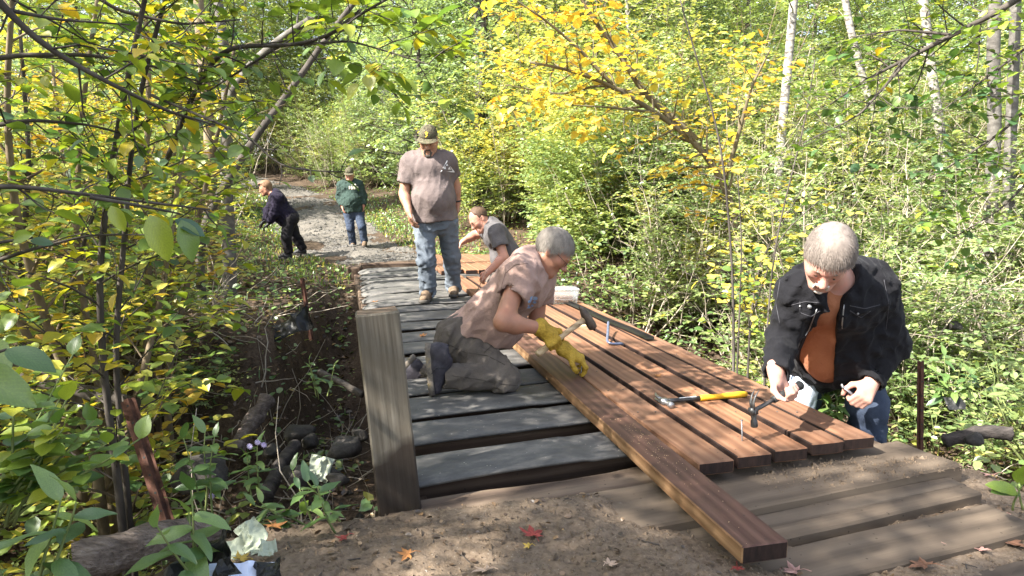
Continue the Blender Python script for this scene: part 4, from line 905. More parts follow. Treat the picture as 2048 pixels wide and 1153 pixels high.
# brush, stems and leafy sprigs tangled on the left gully bank
bt_ = Acc(); rg = random.Random(71)
for _ in range(150):
    v_ = rg.uniform(-3.6, -.75); u_ = rg.uniform(.9, 4.6); b = O2 + DB * u_ + PB * v_; P = curve(rg, (b[0], b[1], G(*b) - .02), (rg.gauss(0, .8), rg.gauss(-.3, .6), rg.uniform(.2, 1.2)), rg.uniform(.25, 1.0), 6, .22, -.03); bt_.tube(P, np.linspace(rg.uniform(.002, .008), .0012, 7), 4, False)
tag(bt_.build('brush', M['twig_dry'], off=(0, 0, 0)), kind='stuff')
# ------------------------------------------------------------------ people: each body one smooth continuous surface grown from its joints
class Vol:
    def __init__(s, lo, hi, res):
        s.lo = np.array(lo, float); s.res = res; s.n = np.ceil((np.array(hi) - s.lo) / res).astype(int) + 1
        s.f = np.full(s.n, 1., np.float32); s.ax = [s.lo[i] + np.arange(s.n[i]) * res for i in range(3)]
    def sub(s, lo, hi):
        a = [max(0, int((lo[i] - s.lo[i]) / s.res)) for i in range(3)]; b = [min(s.n[i], int((hi[i] - s.lo[i]) / s.res) + 2) for i in range(3)]
        sl = tuple(slice(x, max(x, y)) for x, y in zip(a, b))
        X = s.ax[0][sl[0]][:, None, None]; Y = s.ax[1][sl[1]][None, :, None]; Z = s.ax[2][sl[2]][None, None, :]
        return sl, (X, Y, Z)
    def put(s, d, sl, k, mode):
        a = s.f[sl]; d = d.astype(np.float32)
        if mode == 'add': h = np.maximum(k - np.abs(a - d), 0) / max(k, 1e-6); s.f[sl] = np.minimum(a, d) - h * h * k * .25
        elif mode == 'cut': d = -d; h = np.maximum(k - np.abs(a - d), 0) / max(k, 1e-6); s.f[sl] = np.maximum(a, d) + h * h * k * .25
    def cone(s, a, b, ra, rb, k=.02, mode='add', wide=None, q=1., caps=(None, None)):
        """tapered limb; 'wide' is the direction across which it is broader, q its depth to breadth; caps cut an end off flat"""
        a = np.asarray(a, float); b = np.asarray(b, float); m = max(ra, rb) * max(1, 1) + k + 3 * s.res
        sl, (X, Y, Z) = s.sub(np.minimum(a, b) - m, np.maximum(a, b) + m)
        ab = b - a; L2 = ab @ ab + 1e-9
        t = np.clip(((X - a[0]) * ab[0] + (Y - a[1]) * ab[1] + (Z - a[2]) * ab[2]) / L2, 0, 1)
        x = X - a[0] - t * ab[0]; y = Y - a[1] - t * ab[1]; z = Z - a[2] - t * ab[2]
        rr = x * x + y * y + z * z
        if wide is not None:
            nn = nrm(np.cross(ab, wide)); w_ = x * nn[0] + y * nn[1] + z * nn[2]; rr = rr - w_ * w_ + (w_ / q) ** 2
        d = np.sqrt(np.maximum(rr, 0)) - (ra + (rb - ra) * t)
        if wide is not None: d = d * min(1, q) ** .5
        u = ab / np.sqrt(L2)
        if caps[0] is not None: d = np.maximum(d, -((X - a[0]) * u[0] + (Y - a[1]) * u[1] + (Z - a[2]) * u[2]) - caps[0])
        if caps[1] is not None: d = np.maximum(d, (X - b[0]) * u[0] + (Y - b[1]) * u[1] + (Z - b[2]) * u[2] - caps[1])
        s.put(d, sl, k, mode)
    def ell(s, c, r, R=None, k=.02, mode='add', fn=None):
        c = np.asarray(c, float); r = np.asarray(r, float); m = r.max() + k + 3 * s.res
        sl, (X, Y, Z) = s.sub(c - m, c + m); X, Y, Z = X - c[0], Y - c[1], Z - c[2]
        if R is not None: X, Y, Z = [R[0][i] * X + R[1][i] * Y + R[2][i] * Z for i in range(3)]
        k0 = np.sqrt((X / r[0]) ** 2 + (Y / r[1]) ** 2 + (Z / r[2]) ** 2) + 1e-9
        k1 = np.sqrt((X / r[0] ** 2) ** 2 + (Y / r[1] ** 2) ** 2 + (Z / r[2] ** 2) ** 2) + 1e-9
        d = k0 * (k0 - 1) / k1
        if fn is not None: d = np.maximum(d, fn(X, Y, Z))
        s.put(d, sl, k, mode)
    def box(s, c, h, R=None, rd=.005, k=.005, mode='add'):
        c = np.asarray(c, float); h = np.asarray(h, float); m = np.linalg.norm(h) + rd + k + 3 * s.res
        sl, (X, Y, Z) = s.sub(c - m, c + m); X, Y, Z = X - c[0], Y - c[1], Z - c[2]
        if R is not None: X, Y, Z = [R[0][i] * X + R[1][i] * Y + R[2][i] * Z for i in range(3)]
        qx, qy, qz = np.abs(X) - h[0] + rd, np.abs(Y) - h[1] + rd, np.abs(Z) - h[2] + rd
        d = np.sqrt(np.maximum(qx, 0) ** 2 + np.maximum(qy, 0) ** 2 + np.maximum(qz, 0) ** 2) + np.minimum(np.maximum(np.maximum(qx, qy), qz), 0) - rd
        s.put(d, sl, k, mode)
    def plane(s, p, n, k=.004):
        """keep the side that n points away from"""
        n = nrm(n); sl, (X, Y, Z) = s.sub(s.lo, s.lo + s.n * s.res)
        d = ((X - p[0]) * n[0] + (Y - p[1]) * n[1] + (Z - p[2]) * n[2]).astype(np.float32)
        s.f = np.maximum(s.f, d)
    def noise(s, fn):
        k = np.abs(s.f) < .03; i = np.argwhere(k); P = s.lo + i * s.res
        s.f[k] += fn(P).astype(np.float32)
    def mesh(s, name, mat, off=(0, 0, 0), relax=1, keep=None):
        f = np.pad(s.f, 1, constant_values=1.); lo = s.lo - s.res; S = f < 0
        c = sum(S[a:S.shape[0] - 1 + a, b:S.shape[1] - 1 + b, d:S.shape[2] - 1 + d].astype(np.int8) for a in (0, 1) for b in (0, 1) for d in (0, 1))
        act = (c > 0) & (c < 8); idx = np.full(act.shape, -1, np.int64); ijk = np.argwhere(act); idx[act] = np.arange(len(ijk))
        acc = np.zeros((len(ijk), 3)); cnt = np.zeros(len(ijk)); i, j, k = ijk.T
        C = [(a, b, d) for a in (0, 1) for b in (0, 1) for d in (0, 1)]
        for p in C:
            for ax in range(3):
                if p[ax]: continue
                q = list(p); q[ax] = 1
                fa = f[i + p[0], j + p[1], k + p[2]]; fb = f[i + q[0], j + q[1], k + q[2]]; x = (fa < 0) != (fb < 0)
                t = np.where(x, fa / np.where(x, fa - fb, 1), 0); P = np.zeros((len(ijk), 3)) + p; P[:, ax] = t
                acc[x] += P[x]; cnt[x] += 1
        V = lo + (ijk + acc / cnt[:, None]) * s.res; F = []
        for ax in range(3):
            sh = [slice(1, -1)] * 3; sh[ax] = slice(0, -1); sh2 = list(sh); sh2[ax] = slice(1, None)
            A = S[tuple(sh)]; B = S[tuple(sh2)]; e = np.argwhere(A != B); st = np.array([1, 1, 1]); st[ax] = 0; e = e + st
            inside = S[tuple(e.T)]; b_, c_ = (ax + 1) % 3, (ax + 2) % 3; o1 = np.zeros(3, int); o1[b_] = 1; o2 = np.zeros(3, int); o2[c_] = 1
            g = lambda v: idx[tuple(v.T)]
            Q = np.stack([g(e - o1 - o2), g(e - o2), g(e), g(e - o1)], 1); Q[~inside] = Q[~inside][:, ::-1]; F.append(Q)
        F = np.concatenate(F); F = F[(F >= 0).all(1)]
        for _ in range(relax):
            sm = np.zeros_like(V); ct = np.zeros(len(V))
            for a in range(4):
                np.add.at(sm, F[:, a], V[F[:, (a + 1) % 4]] + V[F[:, a - 1]]); np.add.at(ct, F[:, a], 2)
            V = V * .5 + .5 * sm / np.maximum(ct, 1)[:, None]
        if keep is not None:
            kv = keep(V); F = F[kv[F].all(1)]; u, inv = np.unique(F, return_inverse=True); V = V[u]; F = inv.reshape(F.shape)
        return mesh(name, V - np.asarray(off, float), F, mat, True)
def skin_mat(name, base, red):
    t = NT(name); v = t.coords(); f = t.noise(v, 14, 5, .6); g = t.noise(v, 90, 3, .6)
    c = t.ramp(f, [(.3, tuple(np.array(base) * .86)), (.5, base), (.72, red)])
    b = t.bsdf(c, .5, g, .12, .003, .35); b.inputs['Subsurface Weight'].default_value = .12; b.inputs['Subsurface Radius'].default_value = (.012, .005, .003); b.inputs['Subsurface Scale'].default_value = 1.
    return t.m
def cloth(name, stops, weave=420, sc=7, rough=.9, bd=.004, bstr=.55):
    t = NT(name); v = t.coords(); f = t.noise(v, sc, 5, .6); wv = t.noise(v, weave, 2, .5); cr = t.noise(v, 26, 4, .6, .8)
    c = t.ramp(f, stops); c = t.mix(.3, c, t.mix(1., c, t.ramp(wv, [(.3, (.55, .55, .55)), (.7, (1.35, 1.35, 1.35))]), 'MULTIPLY'))
    b = t.bsdf(c, rough, t.math('ADD', cr, t.math('MULTIPLY', wv, .15)), bstr, bd * 3, .12)
    b.inputs['Sheen Weight'].default_value = .03; return t.m
def denim(name, dark, light, wear=.55):
    t = NT(name); v = t.coords(); f = t.noise(v, 3.0, 6, .68); wv = t.noise(v, 380, 2, .6); cr = t.noise(v, 22, 4, .6, 1.2)
    c = t.ramp(f, [(.3, dark), (wear, tuple(np.array(dark) * .5 + np.array(light) * .5)), (.8, light)])
    c = t.mix(.45, c, t.mix(1., c, t.ramp(wv, [(.3, (.5, .5, .5)), (.7, (1.5, 1.5, 1.5))]), 'MULTIPLY'))
    t.bsdf(c, .88, t.math('ADD', cr, t.math('MULTIPLY', wv, .2)), .4, .008, .15); return t.m
M['skin_a'] = skin_mat('skin_a', (.34, .165, .105), (.40, .17, .11)); M['skin_b'] = skin_mat('skin_b', (.36, .19, .125), (.42, .20, .135))
M['skin_c'] = skin_mat('skin_c', (.46, .255, .20), (.52, .23, .18)); M['skin_d'] = skin_mat('skin_d', (.42, .21, .15), (.5, .22, .16))
M['shirt_tan'] = cloth('shirt_tan', [(.3, (.285, .19, .158)), (.6, (.325, .218, .182)), (.8, (.35, .24, .20))])
M['shirt_gray'] = cloth('shirt_gray', [(.3, (.105, .082, .078)), (.7, (.165, .132, .125))]); M['shirt_dark'] = cloth('shirt_dark', [(.3, (.075, .07, .072)), (.7, (.12, .112, .115))])
M['trouser_brown'] = cloth('trouser_brown', [(.3, (.072, .060, .052)), (.6, (.11, .094, .082)), (.8, (.16, .14, .125))])
M['jeans_faded'] = denim('jeans_faded', (.075, .088, .108), (.17, .195, .225)); M['jeans_dark'] = denim('jeans_dark', (.022, .03, .052), (.07, .09, .13)); M['jeans_sunlit'] = denim('jeans_sunlit', (.30, .36, .44), (.55, .61, .68))
M['jacket_black'] = cloth('jacket_black', [(.3, (.0080, .0080, .0098)), (.7, (.0115, .0112, .0135))], bstr=.5); M['shirt_orange'] = cloth('shirt_orange', [(.3, (.27, .105, .052)), (.7, (.36, .15, .078))])
M['hoodie_navy'] = cloth('hoodie_navy', [(.3, (.010, .008, .017)), (.7, (.019, .015, .028))]); M['trouser_black'] = cloth('trouser_black', [(.3, (.011, .010, .012)), (.7, (.022, .020, .022))])
M['sweat_green'] = cloth('sweat_green', [(.3, (.024, .040, .034)), (.7, (.036, .058, .049))]); M['belt'] = simple('belt', [(.3, (.012, .012, .014)), (.7, (.025, .025, .028))], 20, rough=.5)
M['boot_brown'] = simple('boot_brown', [(.3, (.085, .055, .035)), (.7, (.21, .15, .10))], 16, rough=.85, bstr=.4); M['sole'] = simple('sole', [(.3, (.03, .028, .025)), (.7, (.09, .08, .07))], 18)
M['shoe_dark'] = simple('shoe_dark', [(.3, (.022, .020, .026)), (.6, (.05, .045, .055)), (.8, (.11, .10, .10))], 18, rough=.7, bstr=.4)
M['sole_muddy'] = simple('sole_muddy', [(.3, (.06, .05, .045)), (.55, (.17, .145, .12)), (.8, (.34, .24, .10))], 26, rough=.9, bstr=.5)
M['glove'] = simple('glove', [(.3, (.28, .17, .02)), (.55, (.42, .27, .035)), (.8, (.50, .33, .06))], 22, rough=.7, bstr=.5, fine=120.)
M['lens'] = simple('lens', [(.3, (.02, .02, .02)), (.7, (.04, .04, .04))], 5, rough=.2)
M['eye_white'] = simple('eye_white', [(.3, (.5, .45, .42)), (.7, (.6, .55, .52))], 5, rough=.3); M['lip'] = simple('lip', [(.3, (.30, .11, .09)), (.7, (.38, .15, .12))], 30, rough=.5)
M['iris'] = simple('iris', [(.3, (.02, .015, .012)), (.7, (.05, .04, .03))], 5, rough=.2)
def hair_mat(name, a, b, c): return simple(name, [(.30, tuple(.55 * np.array(a) + .45 * np.array(b))), (.5, b), (.70, tuple(.5 * np.array(c) + .5 * np.array(b)))], 45, (1, 1, .4), .7, .3, .003, rand=0, spec=.3)
M['hair_gray'] = hair_mat('hair_gray', (.10, .085, .07), (.25, .22, .19), (.42, .38, .33)); M['hair_silver'] = hair_mat('hair_silver', (.09, .073, .062), (.175, .145, .126), (.30, .255, .225))
M['hair_brown'] = hair_mat('hair_brown', (.035, .02, .012), (.075, .045, .028), (.14, .09, .06)); M['hair_ginger'] = hair_mat('hair_ginger', (.10, .055, .03), (.19, .11, .06), (.28, .18, .10))
M['beard_dark'] = hair_mat('beard_dark', (.03, .024, .02), (.07, .06, .052), (.16, .14, .125)); M['beard_white'] = hair_mat('beard_white', (.35, .30, .27), (.52, .47, .43), (.65, .60, .56))
def camo():
    t = NT('camo'); v = t.coords(); f = t.noise(v, 26, 4, .7, 1.5)
    c = t.ramp(f, [(.36, (.035, .032, .022)), (.46, (.11, .09, .06)), (.54, (.05, .06, .03)), (.62, (.20, .17, .12)), (.7, (.09, .075, .05))], 'CONSTANT'); t.bsdf(c, .9, t.noise(v, 300, 2), .2, .002, .15); return t.m
M['camo'] = camo()
def hframe(fwd, up):
    f = nrm(fwd); r = nrm(np.cross(f, up)); return np.stack([r, f, np.cross(r, f)], 1)
class Head:
    """head of about 23 cm: x to its right, y ahead, z up, centre between the ears"""
    def __init__(s, c, fwd, up, sc=1.): s.c = np.array(c, float); s.R = hframe(fwd, up); s.s = sc
    def w(s, *p): return s.c + s.R @ (np.array(p, float) * s.s)
    def grow(s, V, jaw=1., nose=1., off=0.):
        S = s.s; E = lambda c, r, k=.02, mode='add', R=s.R: V.ell(s.w(*c), np.array(r) * S + off, R, k * S, mode)
        K = lambda a, b, ra, rb, k=.015, mode='add', **kk: V.cone(s.w(*a), s.w(*b), ra * S + off, rb * S + off, k * S, mode, **kk)
        E((0, -.014, .036), (.074, .095, .084)); E((0, .03, -.02), (.060, .062, .085), .04)
        for q in (-1, 1):
            K((q * .050, -.008, -.055), (q * .022, .066, -.096), .021 * jaw, .020 * jaw, .035)
            K((q * .036, .074, .020), (q * .008, .084, .022), .011, .011, .02)
            E((q * .043, .058, -.022), (.020, .020, .022), .03)
            E((q * .031, .096, .001), (.013, .012, .010), .012, 'cut'); E((q * .031, .078, .000), (.0125, .0125, .0115), .004)
            K((q * .042, .082, .0055), (q * .020, .087, .0065), .0035, .0035, .004)
            E((q * .0115, .101, -.034), (.009, .010, .008), .008)
            E((q * .077, -.012, -.004), (.009, .021, .033), .012); E((q * .085, -.006, .0), (.005, .011, .019), .006, 'cut')
        K((0, .084, .014), (0, .110 + .004 * nose, -.028), .007, .0125 * nose, .012)
        E((0, .074, -.096), (.022 * jaw, .018, .017), .03)
        K((-.020, .082, -.0585), (0, .092, -.057), .004, .006, .008); K((.020, .082, -.0585), (0, .092, -.057), .004, .006, .008)
        K((-.018, .081, -.069), (0, .090, -.070), .005, .007, .008); K((.018, .081, -.069), (0, .090, -.070), .005, .007, .008)
        K((-.024, .087, -.0632), (.024, .087, -.0632), .0022, .0022, .004, 'cut'); K((0, .097, -.0632), (0, .099, -.0632), .003, .003, .004, 'cut')
    def hair(s, V, off=.012, line=.07, drop=-.06, side=True, fringe=0., back=0., seed=0, top=1.):
        S = s.s; n0 = np.array([0, -(line + .02 - drop), .14]); n0 /= np.linalg.norm(n0)
        def keep(X, Y, Z):
            d = -((Y - .078 * S) * n0[1] + (Z - line * S) * n0[2]) + (.006 * np.sin(X * 75 + seed) + .004 * np.sin(X * 190 + 2 * seed)) * (Y > 0)
            if side: d = np.minimum(d, np.maximum(np.maximum(np.abs(Y - .012 * S) - .016 * S, np.abs(Z - .015 * S) - .035 * S), -Z - .035 * S))
            return d
        V.ell(s.w(0, -.014, .036), np.array((.074, .095, .084)) * S + off * np.array((1, 1, top)), s.R, .004, fn=keep)
        if back: V.ell(s.w(0, -.065, -.03 - back * .5), np.array((.062, .04, .045 + back)) * S, s.R, .02)
        if fringe:
            for x in np.linspace(-.05, .045, 7): V.cone(s.w(x * .8, .05, .105), s.w(x * 1.05 - .01, .086 + .01 * math.cos(x * 30), .105 - fringe * (1 + .4 * math.sin(x * 90 + seed))), .014 * S, .006 * S, .012)
        V.noise(lambda P: .0006 * fbm((P - s.c) @ s.R * np.array([1, .35, .6]), 110, seed, 2))
    def strands(s, n, ln, mat, parent, seed=0, line=.07, name='hair_strands', off=.011, part=(-.02, -.03), lift=.35):
        """short locks laid along the scalp, away from the whorl"""
        rgn = np.random.default_rng(seed); d = nrm(rgn.normal(size=(n * 3, 3))); P = d * (np.array((.074, .095, .084)) + off) + np.array((0, -.014, .036))
        k = (P[:, 2] > np.interp(P[:, 1], (-.11, -.05, .0, .03, .085), (-.06, -.045, -.0, .045, line - .01))); P = P[k][:n]; d = d[k][:n]; m = len(P)
        fl = nrm(P - np.array((part[0], part[1], .15)) + rgn.normal(0, .02, (m, 3))); fl = nrm(fl - d * (fl * d).sum(1, keepdims=True) * .9 + d * lift * rgn.random((m, 1)) + np.array((0, .1, -.1)))
        sd = nrm(np.cross(fl, d)) * rgn.uniform(.0004, .0010, (m, 1)); L = ln * rgn.uniform(.5, 1.55, (m, 1)); q1 = P + fl * L * .5 + d * .003; q2 = P + fl * L - d * .004
        Vv = np.stack([P - sd, P + sd, q1 + sd, q1 - sd, q2], 1).reshape(-1, 3) * s.s @ s.R.T + s.c; i = np.arange(m)[:, None] * 5
        o = obj(name, mesh(name, Vv - np.array(parent.location), [i + np.array([[0, 1, 2, 3]]), i + np.array([[3, 2, 4]])], mat), parent); return o
    def face_bits(s, parent, brow=None, glasses=False, iris=True):
        A = Acc()
        if brow:
            for q in (-1, 1): A.tube([s.w(q * .016, .0925, .0205), s.w(q * .032, .089, .026), s.w(q * .048, .075, .020)], np.array((.0035, .0042, .002)) * s.s, 6)
            A.build('eyebrows', brow, parent)
        if iris:
            for q in (-1, 1):
                A = Acc(); A.tube([s.w(q * .031, .0895, -.003), s.w(q * .031, .0915, -.003)], np.array((.0044, .0040)) * s.s, 10); A.build('eye', M['iris'], parent)
        A = Acc(); A.tube([s.w(-.021, .0865, -.0632), s.w(0, .0945, -.0628), s.w(.021, .0865, -.0632)], np.array((.0015, .0034, .0015)) * s.s, 6); A.build('lips', M['lip'], parent)
        if glasses:
            A = Acc(); th = np.linspace(0, 6.283, 17)
            for q in (-1, 1):
                A.tube([s.w(q * .033 + .022 * math.cos(t), .104 - .004 * abs(math.cos(t)), -.004 + .015 * math.sin(t)) for t in th], .0014 * s.s, 5, False)
                A.tube([s.w(q * .054, .102, .004), s.w(q * .079, .05, .008), s.w(q * .082, -.01, .008)], .0014 * s.s, 5)
            A.tube([s.w(-.012, .106, -.002), s.w(.012, .106, -.002)], .0012 * s.s, 5); A.build('glasses', M['lens'], parent)
def hand(V, w, d, n, thumb, curl=(.5, .7, .5), L=1., fat=1., spread=.06, tcurl=.5, k=.006, fan=(0, 0, 0, 0)):
    """palm, four unequal fingers bent at their knuckles, and a thumb leaving the side of the palm; d towards the fingers, n out of the palm"""
    d = nrm(d); n = nrm(n - d * (np.dot(n, d))); t = nrm(np.cross(d, n)) * thumb; w = np.array(w, float)
    W = lambda x, y, z: w + L * (d * x + t * y + n * z)
    F_ = fat * L
    for y in (-.026, -.010, .010, .027): V.cone(W(.012, y * .6, 0), W(.078 - .006 * abs(y) / .027, y, 0), .0145 * F_, .0125 * F_, .012)
    V.cone(W(-.03, 0, 0), W(.02, 0, 0), .026 * F_, .022 * F_, .02, wide=t, q=.75)
    V.ell(W(.030, .024, .008), np.array((.024, .016, .015)) * F_, np.stack([d, t, n], 1), .014)
    for (y, l, r), cr, ff in zip(((.028, .95, .0098), (.0095, 1.05, .0102), (-.0095, .97, .0098), (-.0275, .78, .0086)), (curl if len(curl) == 4 else (curl,) * 4), fan):
        p = W(.080 - .05 * abs(y - .009), y, .0); a = 0; dirb = nrm(d + t * (y * spread / .028 + ff)); r = r * F_
        for seg, c in zip((.046, .028, .022), cr):
            a += c; dv = dirb * math.cos(a) + n * math.sin(a); q = p + dv * seg * l * L
            V.cone(p, q, r, r * .92, k); p = q; r *= .92
    p = W(.022, .030, .008); a = .75
    for seg, r, c in ((.040, .0125, 0), (.032, .0108, tcurl), (.024, .0095, tcurl)):
        a -= c; dv = nrm(d * math.cos(a) * .85 + t * math.sin(a) + n * (.35 + .5 * c)); q = p + dv * seg * L
        V.cone(p, q, r * F_, r * .9 * F_, k * 1.3); p = q
    return W
CURL = lambda a, b, c: tuple((a, b, c) for _ in range(4))
def torso(V, J, off=0., k=.06, belly=0., shw=1., chest=1.):
    """pelvis, belly and rib cage round the spine"""
    pel = (J['hipR'] + J['hipL']) / 2; neck = J['neck']; lat = nrm(J['shR'] - J['shL']); up = nrm(neck - pel); fwd = nrm(np.cross(up, lat)); hl = nrm(J['hipR'] - J['hipL'])
    mid = (J['shR'] + J['shL']) / 2; ch = mid * .55 + (pel + (neck - pel) * .72) * .45 - up * .05; ab = pel + (ch - pel) * .45
    V.cone(pel + hl * .075, pel - hl * .075, .118 + off, .118 + off, k)
    V.cone(pel + up * .03, ab + fwd * belly * .4, .150 + off, .150 + off + belly * .3, k, wide=lat, q=.80)
    V.cone(ab + fwd * belly * .4, ch, .150 + off + belly * .3, (.165 + off) * chest, k, wide=lat, q=.74)
    if belly: V.ell(ab + fwd * (.045 + belly * .55), (.135 + off, .10 + off + belly * .2, .14 + off), np.stack([lat, fwd, up], 1), k)
    V.cone(J['shR'] * .80 + J['shL'] * .20 - up * .03, J['shL'] * .80 + J['shR'] * .20 - up * .03, (.085 + off) * chest, (.085 + off) * chest, k)
    V.cone(ch + fwd * .03 + lat * .07 + up * .03, ch + fwd * .03 - lat * .07 + up * .03, .095 + off, .095 + off, k)
    base = neck - up * .02
    for a in ('shR', 'shL'): V.cone(base - fwd * .02, J[a] - up * .005, .060 + off, .058 + off, k * .8)
    return pel, up, fwd, lat, ch
def wrinkle(amp, sc, seed, dirv=None, st=.35):
    """folds drawn out along a direction"""
    def f(P):
        Q = P
        if dirv is not None:
            dv = nrm(dirv); Q = P - np.outer(P @ dv, dv) * (1 - st)
        Q = Q + .02 * np.stack([vnoise(P, 9, seed + 5 + i) for i in range(3)], -1)
        r = 1 - np.abs(vnoise(Q, sc, seed)) * 1.6
        return -amp * (np.clip(r, 0, 1) ** 2 - .3) - amp * .5 * vnoise(Q, sc * 2.3, seed + 1)
    return f
def bounds(pts, m): P = np.array(pts); return P.min(0) - m, P.max(0) + m
def shoe(name, heel, toe, up, parent, upper, sole, L=.29, hgt=.10, boot=False, res=.006):
    """a laced shoe: welted sole, rounded toe, collar round the ankle"""
    d = nrm(toe - heel); u = nrm(up - d * np.dot(up, d)); s_ = np.cross(d, u); R = np.stack([d, s_, u], 1); o = np.array(heel, float)
    W = lambda x, y, z: o + d * x + s_ * y + u * z
    V = Vol(*bounds([W(-.05, 0, -.02), W(L + .03, 0, .2), W(L / 2, .08, 0), W(L / 2, -.08, .2)], .05), res)
    V.cone(W(.04, 0, .055), W(L * .45, 0, .055), .037, .046, .02, wide=s_, q=1.15); V.cone(W(L * .45, 0, .05), W(L - .05, 0, .040), .046, .038, .03, wide=s_, q=.8)
    V.cone(W(.05, 0, .06), W(.055, 0, .12 + (.06 if boot else 0)), .042, .043, .03, caps=(None, .0)); V.cone(W(.10, 0, .10), W(.19, 0, .062), .034, .030, .03)
    V.cone(W(.052, 0, .10), W(.052, 0, .22), .033, .036, .003, 'cut')
    V.noise(lambda P: .0018 * fbm(P, 45, 3, 2)); V.plane(W(0, 0, .018), -u)
    up_o = obj('shoe', V.mesh('shoe', upper, parent.location), parent)
    V = Vol(*bounds([W(-.05, 0, -.02), W(L + .03, 0, .05), W(L / 2, .08, 0), W(L / 2, -.08, .05)], .04), res)
    V.cone(W(.038, 0, .014), W(L * .5, .0, .014), .041, .046, .02, wide=s_, q=1.); V.cone(W(L * .5, 0, .014), W(L - .052, 0, .016), .047, .049, .02)
    V.plane(W(0, 0, .034), u); V.plane(W(0, 0, 0), -u)
    for x in np.arange(.01, L, .026): V.box(W(x, 0, .0), (.006, .06, .004), R, .001, .001, 'cut')
    so = obj('sole', V.mesh('sole', sole, parent.location, 0), up_o)
    lc = Acc()
    for k in range(4):
        x = .105 + .022 * k; z = .125 - .014 * k
        lc.tube([W(x, -.024, z - .012), W(x + .005, 0, z + .004), W(x, .024, z - .012)], .0024, 5)
    lc.tube([W(.11, .01, .125), W(.13, .04, .10), W(.12, .058, .055), W(.15, .06, .03)], .0022, 5); lc.tube([W(.11, -.01, .125), W(.14, -.045, .10), W(.15, -.058, .06)], .0022, 5)
    obj('laces', lc.mesh('laces', M['belt'], True, parent.location), up_o)
    return up_o
def decal(name, polys, c, right, up, nrm_, target, mat, parent, off=.003):
    """a flat print laid onto the cloth: polygons in metres across the chest"""
    bm = bmesh.new(); bm.from_mesh(target.data); bv = BVHTree.FromBMesh(bm); bm.free(); V = []; F = []
    right, up, nn = nrm(right), nrm(up), nrm(nrm_); loc = np.array(parent.location)
    for poly in polys:
        P = np.array(poly, float); cc = P.mean(0); ids = []
        for p in np.vstack([P, cc]):
            q = c + right * p[0] + up * p[1] + nn * .25 - loc; h = bv.ray_cast(Vector(q), Vector(-nn), .6)
            V.append(np.array(h[0]) + nn * off if h[0] else q - nn * .25); ids.append(len(V) - 1)
        F += [(ids[i], ids[(i + 1) % len(P)], ids[-1]) for i in range(len(P))]
    return obj(name, mesh(name, np.array(V), [np.array(F)], mat, True), parent)
def limbs(V, J, skin=True, up_r=(.052, .042), fo_r=(.041, .028), k=.02):
    for s_ in 'RL':
        V.cone(J['sh' + s_], J['el' + s_], up_r[0], up_r[1], k); V.cone(J['el' + s_], J['wr' + s_], fo_r[0], fo_r[1], .015)
        m = J['el' + s_] * .72 + J['wr' + s_] * .28; V.ell(m, (.043, .043, .05), None, .03)
def sleeve(V, a, b, f, ra, rb, skin_r, k=.03, hollow=True):
    """a sleeve that ends in an open hem"""
    e = a + (b - a) * f
    V.cone(a, e, ra, rb, k, caps=(None, 0.)); return lambda: V.cone(a + (b - a) * (f - .07), a + (b - a) * (f + .3), rb - .014, rb - .012, .002, 'cut')
def trousers(J, res, mat, parent, rt=(.096, .070), rk=.066, ra=.060, off=.012, waist=.10, seed=0, amp=.008, cuff=.0, name='trousers', under=None, kj=.035):
    pts = [J[a + s_] for a in ('hip', 'knee', 'ank') for s_ in 'RL']; V = Vol(*bounds(pts, .26), res)
    pel = (J['hipR'] + J['hipL']) / 2; up = nrm(J['neck'] - pel); lat = nrm(J['hipR'] - J['hipL']); fwd = nrm(np.cross(up, nrm(J['shR'] - J['shL'])))
    V.cone(pel + lat * .075, pel - lat * .075, .122 + off, .122 + off, .06); V.cone(pel + up * .02, pel + up * .14, .145 + off, .150 + off, .05, wide=lat, q=.80)
    V.noise(wrinkle(amp * .5, 9, seed + 9, lat, .4)); V.plane(pel + up * waist, up)
    for s_ in 'RL':
        h, kn, an = J['hip' + s_], J['knee' + s_], J['ank' + s_]; td = nrm(kn - h)
        V.ell(h - fwd * .05 + up * .0, (.105 + off, .105 + off, .11), None, .05)
        V.cone(h, kn, rt[0] + off, rt[1] + off, kj); V.ell(kn, (rk + off,) * 3, None, kj)
        e = kn + (an - kn) * (1 + cuff); V.cone(kn, e, rk + off - .004, ra + off, min(kj, .02), caps=(None, 0.)); (V.ell(kn * .68 + an * .32 - fwd * .012, (.060 + off, .060 + off, .09), None, .04) if kj > .02 else None)
        V.noise(wrinkle(amp, 15, seed + 3, np.cross(td, lat), .45))
    for s_ in 'RL':
        kn, an = J['knee' + s_], J['ank' + s_]; e = kn + (an - kn) * (1 + cuff); V.cone(e - nrm(an - kn) * .04, e + nrm(an - kn) * .05, ra + off - .010, ra + off - .010, .002, 'cut')
    if under: under(V)
    return obj(name, V.mesh(name, mat, parent.location), parent)
